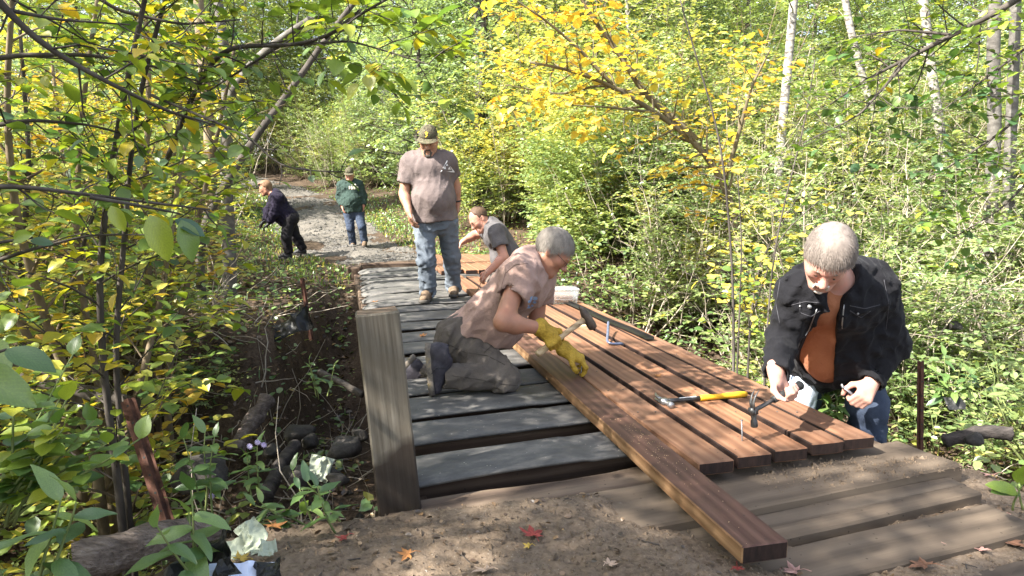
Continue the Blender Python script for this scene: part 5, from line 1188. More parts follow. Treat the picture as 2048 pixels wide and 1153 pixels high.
def shirt(J, res, mat, parent, belly, hem, f=.62, seed=0, amp=.007, off=.016, rs=(.075, .068), neckr=.064, name='t_shirt', long=False, cut=None, chest=1., hemp=None):
    pts = [J[a] for a in ('hipR', 'hipL', 'neck', 'shR', 'shL', 'elR', 'elL') + (('wrR', 'wrL') if long else ())]; V = Vol(*bounds(pts, .27), res)
    pel, up, fwd, lat, ch = torso(V, J, off, .06, belly, chest=chest)
    V.cone(pel + up * .02, pel - up * .10, .157 + off + belly * .3, .160 + off + belly * .2, .05, wide=lat, q=.82)
    hp, hn = hemp if hemp else (pel + up * hem, up); V.plane(hp, -hn)
    if not hemp: V.cone(pel + up * (hem - .12), pel + up * (hem + .025), .150 + off + belly * .3 - .008, .150 + off + belly * .3 - .008, .002, 'cut', wide=lat, q=.80)
    later = []
    for s_ in 'RL':
        sh, el, wr = J['sh' + s_], J['el' + s_], J['wr' + s_]
        if long:
            V.cone(sh, el, rs[0], rs[1], .05); V.ell(el, (rs[1],) * 3, None, .02); e = el + (wr - el) * f
            V.cone(el, e, rs[1] - .004, rs[1] - .020, .02, caps=(None, 0.)); later.append(lambda el=el, wr=wr, e=e: V.cone(e - nrm(wr - el) * .03, e + nrm(wr - el) * .05, rs[1] - .028, rs[1] - .028, .002, 'cut'))
            V.noise(wrinkle(amp, 17, seed + 4, np.cross(nrm(el - sh), lat + .1), .5))
        else: later.append(sleeve(V, sh, el, f, rs[0], rs[1], .05, .05))
    V.noise(wrinkle(amp, 8, seed, up * .8 + lat * .5, .35)); V.noise(wrinkle(amp * .6, 14, seed + 2, up - lat * .4, .4))
    for l_ in later: l_()
    V.cone(J['neck'] - up * .03 + fwd * .008, J['neck'] + up * .16 + fwd * .06, neckr, neckr + .03, .012, 'cut')
    if cut: cut(V, pel, up, fwd, lat, ch)
    o = obj(name, V.mesh(name, mat, parent.location), parent); return o, (pel, up, fwd, lat, ch)
def cap(hd, mat, parent, name='cap'):
    V = Vol(hd.c - .24, hd.c + .24, .006); S = hd.s
    V.ell(hd.w(0, -.012, .046), np.array((.083, .104, .088)) * S, hd.R, .01, fn=lambda X, Y, Z: -(Z - (-.004 + .10 * np.clip(Y, -.1, .1)) * S)); V.ell(hd.w(0, -.012, .044), np.array((.076, .097, .080)) * S, hd.R, .002, 'cut')
    co = obj(name, V.mesh(name, mat, parent.location), parent)
    A = Acc(); n = 13; P = []; Q = []
    for j in range(6):
        for i in range(n):
            a = (i / (n - 1) - .5) * 2.3; r = .085 + .072 * j / 5 * math.cos(a * .62); x = math.sin(a) * (.082 + .004 * j); y = math.cos(a) * .088 - .006 + .070 * j / 5 * math.cos(a * .8) ** 1.2
            P.append(hd.w(x, y, .052 - .016 * j / 5 - .20 * x * x * 10 * .35))
    P = np.array(P); th = hd.R[:, 2] * .004; q = np.array([(j * n + i, j * n + i + 1, j * n + n + i + 1, j * n + n + i) for j in range(5) for i in range(n - 1)])
    m = len(P); ed = np.array([(5 * n + i + 1, 5 * n + i, 5 * n + i + m, 5 * n + i + 1 + m) for i in range(n - 1)])
    obj('brim', mesh('brim', np.vstack([P, P - th]) - np.array(parent.location), [q, q[:, ::-1] + m, ed], mat, True), co); return co
def neck_(V, J, hd, r=.056): V.cone(J['neck'] - nrm(hd.R[:, 1]) * .0 - np.array([0, 0, .03]), hd.w(0, -.022, -.05), r + .008, r, .03)
# ---- the kneeling man ------------------------------------------------------------------------
def jj(**k): return {a: at(*v) if max(np.abs(v)) > 20 else np.array(v, float) for a, v in k.items()}
A = jj(hipR=(925, 688, 3.64), hipL=(932, 690, 3.88), kneeR=(1012, 758, 3.48), ankR=(884, 752, 3.44), kneeL=(985, 750, 3.86), ankL=(846, 742, 3.84), neck=(1072, 526, 3.68), shR=(1040, 549, 3.49), shL=(1078, 556, 3.88),
       elR=(1006, 645, 3.34), wrR=(1088, 658, 3.44), elL=(1072, 650, 3.86), wrL=(1134, 704, 3.64))
pa = empty('person', (A['kneeR'][0] - .15, A['kneeR'][1], 0)); tag(pa, 'kneeling person in glasses, faded brown t-shirt and yellow work gloves, hammering on the deck', 'person')
hA = Head(at(1106, 504, 3.67), (.72, -.12, -.68), (.68, 0, .73), 1.0)
V = Vol(*bounds([A[k] for k in A if 'knee' not in k and 'ank' not in k] + [hA.c], .24), .0055)
torso(V, A, -.006, .06, .02); limbs(V, A, up_r=(.055, .047), fo_r=(.047, .031)); neck_(V, A, hA); hA.grow(V)
for s_ in 'RL': V.cone(A['hip' + s_], A['hip' + s_] * .6 + A['knee' + s_] * .4, .07, .06, .03)
bodyA = obj('body', V.mesh('body', M['skin_a'], pa.location), pa)
V = Vol(hA.c - .2, hA.c + .2, .004); hA.hair(V, .012, .078, -.055, seed=3); V.noise(lambda P: .002 * fbm(P, 60, 8, 2)); ho = obj('hair', V.mesh('hair', M['hair_gray'], pa.location, 0), pa)
hA.strands(7000, .036, M['hair_gray'], pa, 4, .084, lift=.07); hA.face_bits(pa, M['hair_gray'], True)
trA = trousers(A, .0065, M['trouser_brown'], pa, rt=(.094, .066), rk=.058, ra=.052, seed=4, waist=.13, amp=.011, cuff=-.05, kj=.004)
shA, (pel, up, fwd, lat, ch) = shirt(A, .0065, M['shirt_tan'], pa, .035, .015, f=.50, seed=7, amp=.016, rs=(.084, .080), off=.022, hemp=(at(945, 665, 3.7), nrm([.34, 0, .94])))
V = Vol(pel - .3, pel + .3, .007); V.cone(pel + up * .045, pel + up * .080, .166, .168, .01, wide=lat, q=.82, caps=(0., 0.)); V.cone(pel + up * 0, pel + up * .14, .155, .155, .002, 'cut', wide=lat, q=.82); obj('belt', V.mesh('belt', M['belt'], pa.location), pa)
shoe('shoe', A['ankR'] + np.array([-.085, -.01, .175]), A['ankR'] + np.array([-.05, -.03, -.30]), np.array([1., 0, .15]), pa, M['shoe_dark'], M['sole_muddy'], .285)
shoe('shoe', A['ankL'] + np.array([-.06, .0, .10]), A['ankL'] + np.array([-.21, -.0, -.07]), np.array([.45, .0, -.9]), pa, M['shoe_dark'], M['sole_muddy'], .285)
for s_ in 'RL':                                                          # socks between shoe and trouser leg
    Ac = Acc(); Ac.tube([A['ank' + s_] + np.array([-.05, 0, -.0]), A['ank' + s_] + (A['knee' + s_] - A['ank' + s_]) * .25], (.042, .046), 12); Ac.build('sock', M['trouser_brown'], pa)
def surf(o, px, py, parent, off=0.):
    bm = bmesh.new(); bm.from_mesh(o.data); bv = BVHTree.FromBMesh(bm); bm.free(); c0 = np.array([0, 0, cam_h]); d = nrm(at(px, py, 1.) - c0); h = bv.ray_cast(Vector(c0 - np.array(parent.location)), Vector(d), 9.)
    return np.array(h[0]) + np.array(parent.location) - d * off if h[0] else at(px, py, 2.75)
def seam_on(name, o, pts, r_, mat, parent, n=16, jump=.07):
    P_ = [surf(o, *p_, parent, .001) for p_ in np.stack([np.interp(np.linspace(0, len(pts) - 1, n), range(len(pts)), np.array(pts, float)[:, k_]) for k_ in (0, 1)], -1)]; run = [P_[0]]
    for p_ in P_[1:]:
        if np.linalg.norm(p_ - run[-1]) > jump: break
        run.append(p_)
    if len(run) > 2: A_ = Acc(); A_.tube(np.array(run), r_, 5); A_.build(name, mat, parent)
M['seam_brown'] = simple('seam_brown', [(.3, (.03, .025, .022)), (.7, (.06, .05, .044))], 60); M['seam_tan'] = simple('seam_tan', [(.3, (.14, .088, .07)), (.7, (.2, .13, .10))], 60)
seam_on('seam', trA, [(905, 752), (950, 758), (1000, 768), (1035, 772)], .0018, M['seam_brown'], pa); seam_on('seam', trA, [(898, 690), (930, 705), (975, 712), (1010, 730)], .0018, M['seam_brown'], pa); seam_on('pocket_edge', trA, [(968, 706), (985, 690), (992, 676)], .0024, M['seam_brown'], pa)
seam_on('seam', shA, [(1012, 545), (1004, 570), (1000, 600)], .0018, M['seam_tan'], pa); seam_on('seam', shA, [(1010, 548), (1030, 530), (1056, 527)], .0018, M['seam_tan'], pa); seam_on('hem_stitch', shA, [(890, 640), (930, 650), (970, 660), (1005, 668)], .0014, M['seam_tan'], pa); seam_on('seam', shA, [(975, 540), (950, 590), (935, 640)], .0016, M['seam_tan'], pa)
# gloves close on hammer and nail
hh = nrm([.80, .26, .54]); dh = nrm(np.array([.80, -.12, -.50]) - hh * np.dot(hh, [.80, -.12, -.50])); nh = np.cross(hh, dh)
V = Vol(*bounds([A['wrR'], A['wrR'] + dh * .12], .12), .004)
WA = hand(V, A['wrR'] + dh * .006, dh, nh, 1, CURL(1.15, 1.3, .7), 1.05, 1.28, .05, .6); V.cone(A['wrR'] - (A['wrR'] - A['elR']) * .10, A['wrR'] + dh * .02, .046, .036, .015); V.noise(lambda P: .0022 * fbm(P, 40, 5, 3)); obj('glove', V.mesh('glove', M['glove'], pa.location), pa)
dl2 = nrm([.86, -.16, -.40]); nl = np.array([-.30, .25, -.85])
V = Vol(*bounds([A['wrL'], A['wrL'] + dl2 * .15], .13), .004)
WL_ = hand(V, A['wrL'] + dl2 * .006, dl2, nl, -1, ((.55, .75, .5), (.65, .8, .5), (.8, .9, .6), (.95, .9, .6)), 1.05, 1.28, .05, .75); V.cone(A['wrL'] - nrm(A['wrL'] - A['elL']) * .03, A['wrL'] + dl2 * .02, .047, .036, .015); V.noise(lambda P: .0022 * fbm(P, 40, 6, 3)); obj('glove', V.mesh('glove', M['glove'], pa.location), pa)
uA = nrm(np.cross(fwd, lat)); logo = []
for k in range(9):
    a = k * .7; r = .018 + .012 * math.sin(k * 2.3); cx, cy = .024 * math.cos(a), .034 * math.sin(a); logo.append([(cx + r * .6 * math.cos(t + k), cy + r * .45 * math.sin(t + k)) for t in np.linspace(0, 5.6, 7)])
M['print_blue'] = simple('print_blue', [(.4, (.10, .19, .42)), (.6, (.30, .40, .55))], 60, rough=.8); M['print_cream'] = simple('print_cream', [(.3, (.5, .46, .36)), (.7, (.62, .58, .46))], 60); M['print_white'] = simple('print_white', [(.3, (.55, .53, .52)), (.7, (.7, .68, .67))], 60)
decal('shirt_print', logo, at(1062, 605, 3.5), (1, 0, -.2), (.2, 0, 1), (.1, -1, .05), shA, M['print_blue'], pa)
# ---- the standing man in the cap -------------------------------------------------------------
B = jj(hipR=(849, 442, 6.56), hipL=(892, 442, 6.6), kneeR=(853, 522, 6.47), ankR=(856, 588, 6.54), kneeL=(903, 512, 6.72), ankL=(907, 574, 6.9), shR=(820, 325, 6.52), shL=(896, 322, 6.6), elR=(808, 388, 6.5), wrR=(818, 424, 6.38), elL=(911, 372, 6.72), wrL=(915, 408, 6.76), neck=(857, 304, 6.56))
pb = empty('person', (B['ankR'][0] + .1, B['ankR'][1] + .1, 0)); tag(pb, 'standing person in camouflage cap, gray t-shirt and faded jeans walking down the rubber strips', 'person')
hB = Head(at(857, 281, 6.47), (-.04, -.88, -.47), (0, -.45, .89), 1.06)
V = Vol(*bounds([B[k] for k in B] + [hB.c], .25), .0075); torso(V, B, 0, .06, .10); limbs(V, B, up_r=(.060, .050), fo_r=(.049, .033)); neck_(V, B, hB, .062); hB.grow(V, 1.1)
dB = nrm([.25, -.35, -.9]); hand(V, B['wrR'], dB, (.75, .35, .0), -1, CURL(.35, .5, .35), 1.05, 1.05, .05, .3); dB2 = nrm([.0, .05, -1]); hand(V, B['wrL'], dB2, (-.9, -.2, 0), 1, CURL(.35, .5, .35), 1.05, 1.05)
for s_ in 'RL': V.cone(B['hip' + s_], B['knee' + s_], .085, .06, .03); V.cone(B['knee' + s_], B['ank' + s_], .056, .04, .02)
bodyB = obj('body', V.mesh('body', M['skin_b'], pb.location), pb)
cpB = cap(hB, M['camo'], pb); hB.face_bits(pb, M['beard_dark'])
V = Vol(hB.c - .2, hB.c + .2, .005)
for q in (-1, 1): V.cone(hB.w(q * .030, .086, -.078), hB.w(q * .012, .090, -.108), .011, .014, .01); V.cone(hB.w(q * .03, .088, -.075), hB.w(q * .022, .094, -.052), .006, .006, .008); V.cone(hB.w(q * .024, .095, -.050), hB.w(0, .101, -.048), .0055, .0065, .006)
V.ell(hB.w(0, .086, -.105), (.024, .02, .022), hB.R, .012); V.noise(lambda P: .0035 * fbm(P, 90, 5, 2)); obj('beard', V.mesh('beard', M['beard_dark'], pb.location, 0), pb)
V = Vol(hB.c - .2, hB.c + .2, .006); V.ell(hB.w(0, -.03, .01), (.080, .088, .07), hB.R, .01, fn=lambda X, Y, Z: np.maximum(Y - .02, Z - .03)); V.noise(lambda P: .003 * fbm(P, 80, 9, 2)); obj('hair', V.mesh('hair', M['hair_brown'], pb.location), pb)
trB = trousers(B, .0085, M['jeans_faded'], pb, rt=(.096, .076), rk=.072, ra=.070, seed=14, waist=.09, amp=.010, cuff=.06)
shB, (pel, up, fwd, lat, ch) = shirt(B, .008, M['shirt_gray'], pb, .11, .005, f=.66, seed=17, amp=.012, rs=(.090, .084), chest=1.04)
shoe('boot', B['ankR'] + np.array([0, .07, -B['ankR'][2] + .005]), B['ankR'] + np.array([-.03, -.3, -B['ankR'][2] + .005]), np.array([0, 0, 1.]), pb, M['boot_brown'], M['sole'], .30, boot=True, res=.007)
shoe('boot', B['ankL'] + np.array([0, .07, -B['ankL'][2] + .005]), B['ankL'] + np.array([.02, -.3, -B['ankL'][2] + .005]), np.array([0, 0, 1.]), pb, M['boot_brown'], M['sole'], .30, boot=True, res=.007)
cB = at(893, 334, 6.4); fr = lambda s_: [[(-.055 * s_, -.04 * s_), (.055 * s_, -.04 * s_), (.0, .055 * s_)]]
decal('shirt_print', [[(-.062, -.045), (-.050, -.048), (.004, .050), (-.002, .062)], [(.062, -.045), (.050, -.048), (-.006, .050), (.002, .062)], [(-.06, -.047), (.06, -.047), (.056, -.036), (-.056, -.036)], [(-.03, -.02), (-.008, -.02), (-.018, .010)], [(.006, -.022), (.03, -.022), (.02, .004)], [(-.01, .012), (.01, .012), (0, .03)]], cB, (1, 0, 0), (0, 0, 1), (0, -1, 0), shB, M['print_white'], pb)
M['print_gold'] = simple('print_gold', [(.3, (.55, .33, .03)), (.7, (.68, .44, .05))], 60)
decal('emblem', [[(-.014, -.02), (-.006, -.024), (.012, -.004), (.006, .004)], [(-.012, .012), (-.002, -.004), (.006, .002), (-.004, .020)], [(.004, .006), (.016, .018), (.010, .026), (-.002, .014)], [(-.016, .022), (-.010, .018), (.004, .030), (-.002, .034)]], hB.w(0, .09, .088), (1, 0, 0), hB.R[:, 2], hB.R[:, 1] * .8 + hB.R[:, 2] * .3, cpB, M['print_gold'], pb)
A_ = Acc(); dW = nrm(B['wrL'] - B['elL']); e1 = nrm(np.cross(dW, [0, 1, 0])); e2 = np.cross(dW, e1); A_.tube([B['wrL'] - dW * .03 + (e1 * math.cos(t) + e2 * math.sin(t)) * .037 for t in np.linspace(0, 6.283, 17)], .009, 6, False, 1.); A_.build('wrist_watch', M['belt'], pb)
# ---- the man in the black jacket ---------------------------------------------------------------
C = jj(hipR=(1628, 712, 3.40), hipL=(1712, 712, 3.32), kneeR=(1590, 826, 3.40), kneeL=(1736, 812, 3.14), ankR=(1.50, 3.46, -.44), ankL=(1.76, 3.22, -.44), neck=(1672, 548, 2.90), shR=(1598, 582, 2.90), shL=(1748, 572, 2.98), elR=(1564, 676, 2.94), wrR=(1552, 748, 2.76), elL=(1784, 690, 3.08), wrL=(1742, 768, 2.96))
pc = empty('person', (1.62, 3.3, -.5)); tag(pc, 'gray haired person in black jacket and orange t-shirt bending to strike a nail', 'person')
hC = Head(at(1656, 516, 2.72), (-.32, -.56, -.77), (-.14, -.76, .63), 1.05)
V = Vol(*bounds([C[k] for k in C if 'ank' not in k and 'knee' not in k] + [hC.c], .24), .0055); torso(V, C, -.01, .06, .10); limbs(V, C, up_r=(.055, .046), fo_r=(.045, .031)); neck_(V, C, hC, .058); hC.grow(V, 1.02, 1.15)
ph = nrm(at(1500, 803, 2.66) - at(1572, 764, 2.74)); dC = np.array([.12, -.25, -.95]); dC = nrm(dC - ph * (dC @ ph)); nC = np.cross(ph, dC)
WC = hand(V, C['wrR'], dC, nC, 1, CURL(1.15, 1.3, .75), 1.06, 1.1, .05, .6)
dC2 = nrm([-.55, -.42, -.62]); WC2 = hand(V, C['wrL'], dC2, (-.25, .80, -.45), -1, CURL(1.0, 1.25, .7), 1.06, 1.1, .05, .55)
for s_ in 'RL': V.cone(C['hip' + s_], C['hip' + s_] * .5 + C['knee' + s_] * .5, .08, .06, .03)
bodyC = obj('body', V.mesh('body', M['skin_c'], pc.location), pc)
V = Vol(hC.c - .22, hC.c + .22, .0045); hC.hair(V, .014, .080, -.045, seed=9, top=1.4); V.noise(lambda P: .002 * fbm(P, 40, 2, 2)); obj('hair', V.mesh('hair', M['hair_silver'], pc.location, 0), pc)
hC.strands(8500, .032, M['hair_silver'], pc, 14, .086, part=(.045, -.03), lift=.08, off=.0135); hC.face_bits(pc, M['hair_silver'])
V = Vol(hC.c - .2, hC.c + .2, .0045)
for q in (-1, 1): V.cone(hC.w(q * .022, .096, -.050), hC.w(0, .102, -.048), .0045, .0055, .006); V.cone(hC.w(q * .022, .096, -.050), hC.w(q * .024, .089, -.085), .0045, .006, .006)
V.ell(hC.w(0, .088, -.102), (.021, .014, .018), hC.R, .012); V.noise(lambda P: .0025 * fbm(P, 110, 5, 2)); obj('beard', V.mesh('beard', M['beard_white'], pc.location, 0), pc)
trC = trousers(C, .0075, M['jeans_dark'], pc, rt=(.094, .078), rk=.074, ra=.072, seed=24, waist=.09, amp=.010, cuff=.05)
shC, (pel, up, fwd, lat, ch) = shirt(C, .007, M['shirt_orange'], pc, .12, .0, f=.3, seed=27, amp=.010, off=.004, neckr=.068)
for s_ in 'RL': shoe('boot', C['ank' + s_] + np.array([0, .07, -.06]), C['ank' + s_] + np.array([-.03, -.3, -.06]), np.array([0, 0, 1.]), pc, M['boot_brown'], M['sole'], .30, boot=True, res=.008)
OPEN = [surf(shC, 1668, 600, pc, .015), surf(shC, 1656, 640, pc, .02), surf(shC, 1640, 680, pc, .02), surf(shC, 1632, 715, pc, .02)]
def jcut(V, pel, up, fwd, lat, ch):
    nk = C['neck']
    for q in (-1, 1):                                                    # collar wings
        V.cone(nk - fwd * .058 + up * .045 + lat * q * .02, nk + fwd * .015 + up * .018 + lat * q * .085, .018, .020, .012); V.cone(nk + fwd * .015 + up * .018 + lat * q * .085, nk + fwd * .125 - up * .075 + lat * q * .082, .020, .014, .012)
    V.cone(nk + up * .03 + fwd * .05, OPEN[0], .056, .034, .01, 'cut'); V.cone(OPEN[0], OPEN[1], .034, .040, .01, 'cut'); V.cone(OPEN[1], OPEN[2], .040, .062, .01, 'cut'); V.cone(OPEN[2], OPEN[3] * 2 - OPEN[2], .062, .098, .01, 'cut')
jkC, _ = shirt(C, .0065, M['jacket_black'], pc, .12, -.035, f=.98, seed=37, amp=.009, off=.028, rs=(.080, .072), neckr=.066, name='jacket', long=True, cut=jcut, chest=1.04)
bmj = bmesh.new(); bmj.from_mesh(jkC.data); bvj = BVHTree.FromBMesh(bmj); bmj.free()
def onto(p, n_, bv, loc, off=.002):
    q = np.array(p) + nrm(n_) * .2 - loc; h = bv.ray_cast(Vector(q), Vector(-nrm(n_)), .5); return (np.array(h[0]) + nrm(n_) * off + loc) if h[0] else np.array(p)
bt = onto(at(1619, 614, 2.8), at(1619, 614, 1.0) - at(1619, 614, 2.0), bvj, np.array(pc.location)); vd = nrm(np.array([0, 0, cam_h]) - bt); A_ = Acc(); A_.tube([bt, bt + vd * .004], (.0095, .0085), 14); A_.build('button', M['steel'], pc)
for (u0, v0) in ((1600, 613), (1716, 628)):
    b_ = onto(at(u0, v0, 2.8), at(u0, v0, 1.0) - at(u0, v0, 2.0), bvj, np.array(pc.location)); A_ = Acc(); A_.tube([b_, b_ + vd * .003], (.005, .004), 8); A_.build('button', M['steel'], pc)
for (nm, pts, r_, mt_) in (('seam', [(1578, 612), (1610, 604), (1638, 606)], .0016, 'seam'), ('seam', [(1600, 604), (1600, 626), (1622, 634), (1640, 622)], .0016, 'seam'), ('seam', [(1700, 612), (1730, 618), (1760, 610)], .0016, 'seam'), ('seam', [(1700, 622), (1722, 636), (1742, 622)], .0016, 'seam'), ('seam', [(1560, 560), (1552, 610), (1560, 650)], .0016, 'seam'), ('seam', [(1768, 560), (1778, 610), (1772, 660)], .0016, 'seam'),
                       ('zip', [(1688, 610), (1684, 650), (1686, 700), (1694, 745)], .0028, 'steel'), ('zip', [(1634, 618), (1618, 660), (1598, 690)], .0028, 'steel')):
    if mt_ == 'seam' and 'seam' not in M: M['seam'] = simple('seam', [(.3, (.04, .04, .048)), (.7, (.07, .068, .075))], 60)
    P_ = np.array([surf(jkC, *p_, pc, .001) for p_ in np.stack([np.interp(np.linspace(0, len(pts) - 1, 14), range(len(pts)), np.array(pts)[:, k_]) for k_ in (0, 1)], -1)])
    ok_ = np.r_[True, np.linalg.norm(np.diff(P_, axis=0), axis=1) < .06]; P_ = P_[:int(np.argmin(ok_)) if not ok_.all() else len(P_)]
    if len(P_) > 2: A_ = Acc(); A_.tube(P_, r_, 5); A_.build(nm, M[mt_], pc)
# sunlight on the right thigh and knee, painted as a piece of paler denim
tj = nrm(C['kneeR'] - C['hipR']); V = Vol(*bounds([C['hipR'], C['kneeR']], .2), .006); V.cone(C['hipR'] + tj * .06, C['kneeR'] + tj * .02, .112, .096, .02); V.noise(wrinkle(.006, 14, 3, tj, .5)); V.plane(C['hipR'] + lat * .035, -lat); V.plane(C['hipR'] + tj * .04, -tj)
obj('sunlit_patch', V.mesh('sunlit_patch', M['jeans_sunlit'], pc.location), pc)
# ---- the man crouching at the far end ------------------------------------------------------------
D = jj(hipR=(1040, 540, 7.5), hipL=(1046, 540, 7.2), kneeR=(985, 565, 7.6), kneeL=(990, 568, 7.1), ankR=(1060, 570, 7.6), ankL=(1066, 572, 7.1), neck=(975, 449, 7.3), shR=(984, 460, 7.52), shL=(992, 464, 7.08), elR=(950, 470, 7.55), wrR=(926, 484, 7.45), elL=(1008, 515, 6.98), wrL=(975, 545, 6.95))
pd = empty('person', (D['kneeL'][0] + .2, 7.3, .05)); tag(pd, 'dark haired person in dark t-shirt crouching at the far end of the deck, reaching left', 'person')
hD = Head(at(958, 439, 7.27), (-.70, -.35, -.62), (-.55, -.1, .83), 1.06)
V = Vol(*bounds([D[k] for k in D] + [hD.c], .24), .009); torso(V, D, 0, .06, .08); limbs(V, D, up_r=(.058, .050), fo_r=(.049, .033)); neck_(V, D, hD, .062); hD.grow(V, 1.1)
hand(V, D['wrR'], (-.75, -.2, -.6), (.2, -.3, -.8), 1, CURL(.4, .5, .4)); hand(V, D['wrL'], (-.6, 0, -.8), (0, .6, -.5), -1, CURL(.6, .6, .4))
obj('body', V.mesh('body', M['skin_d'], pd.location), pd)
V = Vol(hD.c - .2, hD.c + .2, .006); hD.hair(V, .010, .088, -.05, seed=5); V.ell(hD.w(0, .05, .10), (.05, .045, .02), hD.R, .01, 'cut'); obj('hair', V.mesh('hair', M['hair_brown'], pd.location), pd); hD.face_bits(pd, M['hair_brown'], True)
trousers(D, .010, M['trouser_brown'], pd, seed=44, amp=.008, waist=.09); shD, _ = shirt(D, .009, M['shirt_dark'], pd, .09, -.03, f=.62, seed=47, amp=.009, rs=(.09, .088))
for s_ in 'RL': shoe('boot', D['ank' + s_] + np.array([.06, 0, .10]), D['ank' + s_] + np.array([.10, 0, -.2]), np.array([-1., 0, .1]), pd, M['boot_brown'], M['sole'], .28, res=.009)
# ---- the man in green on the track ------------------------------------------------------------------
E_ = jj(hipR=(697, 424, 14.02), hipL=(717, 424, 14.02), kneeR=(701, 458, 13.95), kneeL=(724, 455, 13.9), ankR=(706, 488, 14.05), ankL=(729, 485, 13.95), neck=(700, 362, 14.02), shR=(683, 370, 14.03), shL=(718, 370, 14.03), elR=(678, 396, 14.05), wrR=(685, 414, 13.92), elL=(727, 393, 14.05), wrL=(727, 412, 13.98))
pe = empty('person', (-3.2, 14., G(-3.2, 14))); tag(pe, 'distant person in cap, green sweatshirt and dark jeans walking on the gravel track', 'person')
hE = Head(at(699, 349, 13.95), (.05, -.93, -.36), (0, -.33, .94), 1.06)
V = Vol(*bounds([E_[k] for k in E_] + [hE.c], .25), .012); torso(V, E_, 0, .06, .09); limbs(V, E_, up_r=(.058, .050), fo_r=(.049, .034)); neck_(V, E_, hE, .062); hE.grow(V)
hand(V, E_['wrR'], (.2, -.3, -.9), (.8, .2, 0), -1, CURL(.4, .5, .4)); hand(V, E_['wrL'], (0, 0, -1), (-.9, 0, 0), 1, CURL(.4, .5, .4))
for s_ in 'RL': V.cone(E_['hip' + s_], E_['knee' + s_], .08, .06, .03); V.cone(E_['knee' + s_], E_['ank' + s_], .055, .04, .02)
obj('body', V.mesh('body', M['skin_d'], pe.location), pe); cap(hE, M['camo'], pe); hE.face_bits(pe, M['hair_brown'])
trousers(E_, .012, M['jeans_dark'], pe, seed=54, amp=.007, ra=.062, cuff=.03); shE, _ = shirt(E_, .012, M['sweat_green'], pe, .10, -.01, f=.98, seed=57, amp=.009, off=.026, rs=(.088, .078), name='sweatshirt', long=True)
decal('shirt_print', [[(-.10, -.045), (-.08, -.05), (-.07, .01), (-.095, .015)], [(-.06, -.05), (-.02, -.05), (-.03, .012), (-.055, .01)], [(-.01, -.05), (.03, -.05), (.028, .012), (-.008, .012)], [(.04, -.05), (.085, -.045), (.08, .005), (.045, .012)], [(-.05, .03), (.05, .03), (.03, .06), (-.03, .06)]], at(706, 374, 13.8), (1, 0, 0), (0, 0, 1), (0, -1, 0), shE, M['print_cream'], pe, .006)
for s_ in 'RL': shoe('boot', E_['ank' + s_] + np.array([0, .07, -.09]), E_['ank' + s_] + np.array([.03, -.3, -.09]), np.array([0, 0, 1.]), pe, M['boot_brown'], M['sole'], .29, boot=True, res=.012)
# ---- the woman bending at the left -------------------------------------------------------------------
F_ = jj(hipR=(578, 438, 12.42), hipL=(579, 440, 12.2), kneeR=(592, 475, 12.45), kneeL=(572, 476, 12.12), ankR=(607, 500, 12.5), ankL=(578, 508, 12.18), neck=(546, 388, 12.3), shR=(551, 395, 12.48), shL=(555, 398, 12.12), elR=(536, 422, 12.5), wrR=(532, 442, 12.4), elL=(548, 428, 12.05), wrL=(538, 448, 12.05))
pf = empty('person', (F_['ankL'][0], 12.2, G(F_['ankL'][0], 12.2))); tag(pf, 'short haired person in navy hooded top and black trousers bending over the verge', 'person')
hF = Head(at(531, 377, 12.3), (-.92, -.18, -.32), (-.28, 0, .96), 1.06)
V = Vol(*bounds([F_[k] for k in F_] + [hF.c], .25), .011); torso(V, F_, 0, .06, .08); limbs(V, F_); neck_(V, F_, hF); hF.grow(V, .95)
hand(V, F_['wrR'], (-.8, 0, -.5), (.2, -.3, -.8), 1, CURL(.4, .5, .4)); hand(V, F_['wrL'], (-.8, 0, -.5), (.1, .3, -.8), -1, CURL(.4, .5, .4))
for s_ in 'RL': V.cone(F_['hip' + s_], F_['knee' + s_], .08, .06, .03); V.cone(F_['knee' + s_], F_['ank' + s_], .055, .04, .02)
obj('body', V.mesh('body', M['skin_a'], pf.location), pf)
V = Vol(hF.c - .22, hF.c + .22, .007); hF.hair(V, .018, .062, -.085, fringe=.02, back=.02, seed=2, top=1.2); obj('hair', V.mesh('hair', M['hair_ginger'], pf.location), pf); hF.face_bits(pf, M['hair_ginger'])
trousers(F_, .011, M['trouser_black'], pf, seed=64, amp=.007, ra=.060, off=.018)
def hood(V, pel, up, fwd, lat, ch):
    nk = F_['neck']; V.cone(nk - fwd * .06 + lat * .07, nk - fwd * .06 - lat * .07, .055, .055, .04); V.cone(nk - fwd * .02 + lat * .09, nk + fwd * .06 - up * .03 + lat * .06, .035, .03, .03); V.cone(nk - fwd * .02 - lat * .09, nk + fwd * .06 - up * .03 - lat * .06, .035, .03, .03)
shirt(F_, .011, M['hoodie_navy'], pf, .10, -.04, f=1.0, seed=67, amp=.010, off=.030, rs=(.088, .080), name='hooded_top', long=True, cut=hood)
for s_ in 'RL':
    V = Vol(F_['wr' + s_] - .16, F_['wr' + s_] + .16, .008); hand(V, F_['wr' + s_], (-.8, 0, -.5), (.1, .3 if s_ == 'L' else -.3, -.8), -1 if s_ == 'L' else 1, CURL(.4, .5, .4), 1.06, 1.3); obj('glove', V.mesh('glove', M['belt'], pf.location), pf)
    shoe('shoe', F_['ank' + s_] + np.array([.06, 0, -.085]), F_['ank' + s_] + np.array([-.2, -.05, -.10]), np.array([0, 0, 1.]), pf, M['belt'], M['sole'], .26, res=.010)
